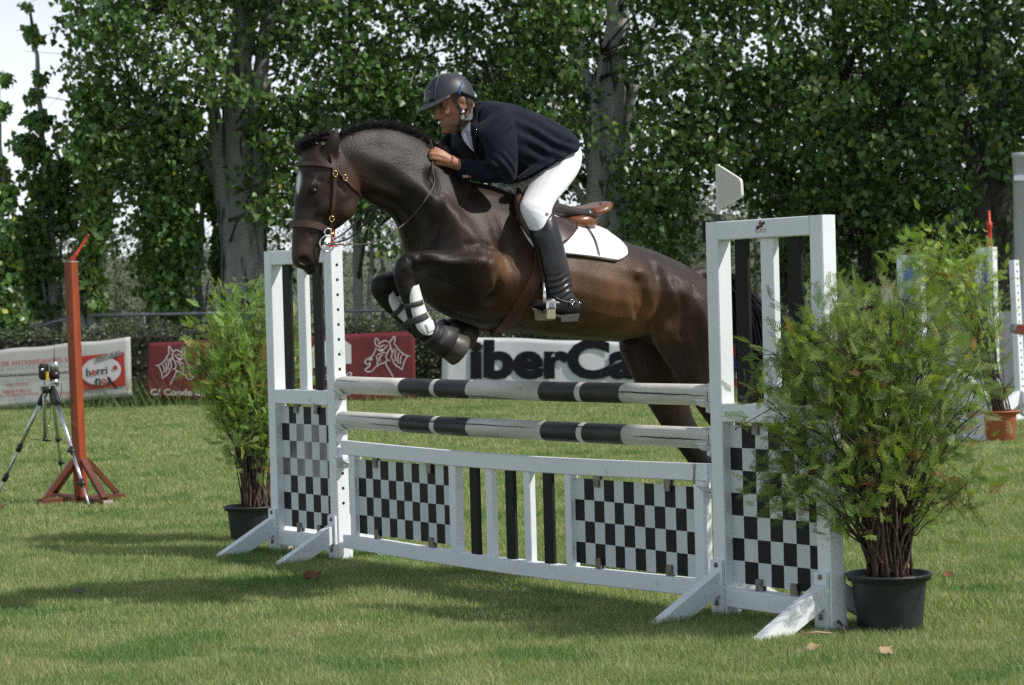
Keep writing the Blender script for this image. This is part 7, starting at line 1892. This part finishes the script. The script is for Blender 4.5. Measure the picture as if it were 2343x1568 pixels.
# low white wall element with a coloured top behind the big conifer
lw = thing('jump_wall', 'low white curved jump wall with a partly red top behind the big conifer', 'jump wall', gpt(2180, 1015)); pa_ = gpt(2070, 1008); pb2 = gpt(2262, 1012)
d = pb2 - pa_; s_ = nrm(np.array([-d[1], d[0], 0])); g = []
for i in range(13):
    t = i / 12; zt_ = 0.34 + 0.30 * math.sin(math.pi * t); p = pa_ + d * t; g.append([p, p + Z3 * zt_, p + s_ * 0.12 + Z3 * zt_, p + s_ * 0.12])
mb = MB(); mb.loft(g); mb.build('body', M['white'], lw)
for t0, t1, mm_ in ((0.15, 0.36, 'pole_red'), (0.37, 0.44, 'yellow')):
    r = []
    for t in np.linspace(t0, t1, 5):
        zt_ = 0.342 + 0.30 * math.sin(math.pi * t); p = pa_ + d * t - s_ * 0.004; r.append([p + Z3 * (zt_ - 0.055), p + s_ * 0.128 + Z3 * (zt_ - 0.055), p + s_ * 0.128 + Z3 * zt_, p + Z3 * zt_])
    MB().loft(r).build('coping', M[mm_], lw)
# grey pillar at the right edge
M['column'] = material('pale_grey_paint', (0.46, 0.46, 0.48), (0.40, 0.40, 0.42), 2, 0.5)
gp_ = thing('metal_column', 'pale grey metal column cut by the right picture edge', 'column', (D(2350, 900, 30)[0], 30, 0)); c = np.array([D(2350, 900, 30)[0], 30, 0])
MB().lathe(c, [(0.16, 0), (0.16, 0.02), (0.135, 0.03), (0.128, 3.02), (0.14, 3.03), (0.14, 3.08), (0.12, 3.09)], 18).build('shaft', M['column'], gp_, True)
mb = MB(); mb.boxf(lambda x, y, z: c + np.array([x, y, z]), (-0.145, -0.14, 2.72), (0.145, 0.14, 2.79)); mb.build('collar', M['alu'], gp_)

# ---- fallen leaves and sticks
M['dead_leaf'] = material('dead_leaf', (0.16, 0.055, 0.022), (0.10, 0.036, 0.016), 30, 0.75); M['dead_grey'] = material('grey_dead_leaf', (0.14, 0.11, 0.085), (0.09, 0.07, 0.055), 30, 0.8); M['dead_pale'] = material('pale_dead_leaf', (0.42, 0.30, 0.17), (0.34, 0.24, 0.14), 30, 0.75)
def dead_leaf(px, py, size, mat_, label, tilt):
    c = gpt(px, py) + Z3 * 0.028; n = 9; g = []; az = tilt
    a = np.array([math.cos(az), math.sin(az), 0.25]); b = np.array([-math.sin(az), math.cos(az), 0.45])
    out = [(0.0, 0.02), (0.12, 0.34), (0.28, 0.30), (0.40, 0.52), (0.55, 0.34), (0.72, 0.38), (0.86, 0.14), (1.0, 0.02)]
    for t, w in out:
        g.append([c + a * (t - 0.5) * size + b * q * w * size + Z3 * (0.10 * size * (q * q) * (1 + math.sin(t * 7))) for q in (-1, -0.5, 0, 0.5, 1)])
    mb = MB(); mb.sheet(np.array(g), 0.0015); o = mb.build('dead_leaf', mat_, None, True); return tag(o, label, 'fallen leaf')
dead_leaf(714, 1332, 0.085, M['dead_leaf'], 'curled red brown leaf lying on the shaded grass before the jump', 0.2)
dead_leaf(181, 1367, 0.045, M['dead_grey'], 'small grey dead leaf on the grass at the lower left', 1.0)
dead_leaf(2028, 1508, 0.06, M['dead_pale'], 'pale tan leaf on the grass below the black tub', 0.7)
dead_leaf(2170, 1330, 0.05, M['dead_leaf'], 'brown leaf on the grass right of the black tub', 0.4)
dead_leaf(1858, 1500, 0.05, M['dead_pale'], 'pale straw coloured leaf before the right wing foot', -0.3)
dead_leaf(2, 1170, 0.06, M['dead_leaf'], 'orange brown leaf at the left picture edge', 0.3)
dead_leaf(648, 1012, 0.06, M['dead_leaf'], 'brown leaf on the grass behind the left conifer', 0.6)
sk = MB(); a = gpt(1846, 1460); pts = catmull([gpt(1870, 1432) + Z3 * 0.03, gpt(1898, 1436) + Z3 * 0.045, gpt(1922, 1446) + Z3 * 0.035, gpt(1932, 1458) + Z3 * 0.02], 5); sk.tube(pts, np.linspace(0.009, 0.006, len(pts)), 6)
tag(sk.build('stick', M['twig'], None, True), 'short dark stick on the grass by the foot of the right wing', 'stick')
sk = MB(); pts = [gpt(1836, 1463) + Z3 * 0.02, gpt(1868, 1464) + Z3 * 0.03, gpt(1902, 1460) + Z3 * 0.02]; sk.tube(pts, [0.006, 0.012, 0.006], 6, flat=0.4)
tag(sk.build('bark_strip', M['dead_pale'], None, True), 'pale strip of bark lying before the right jump wing', 'bark strip')
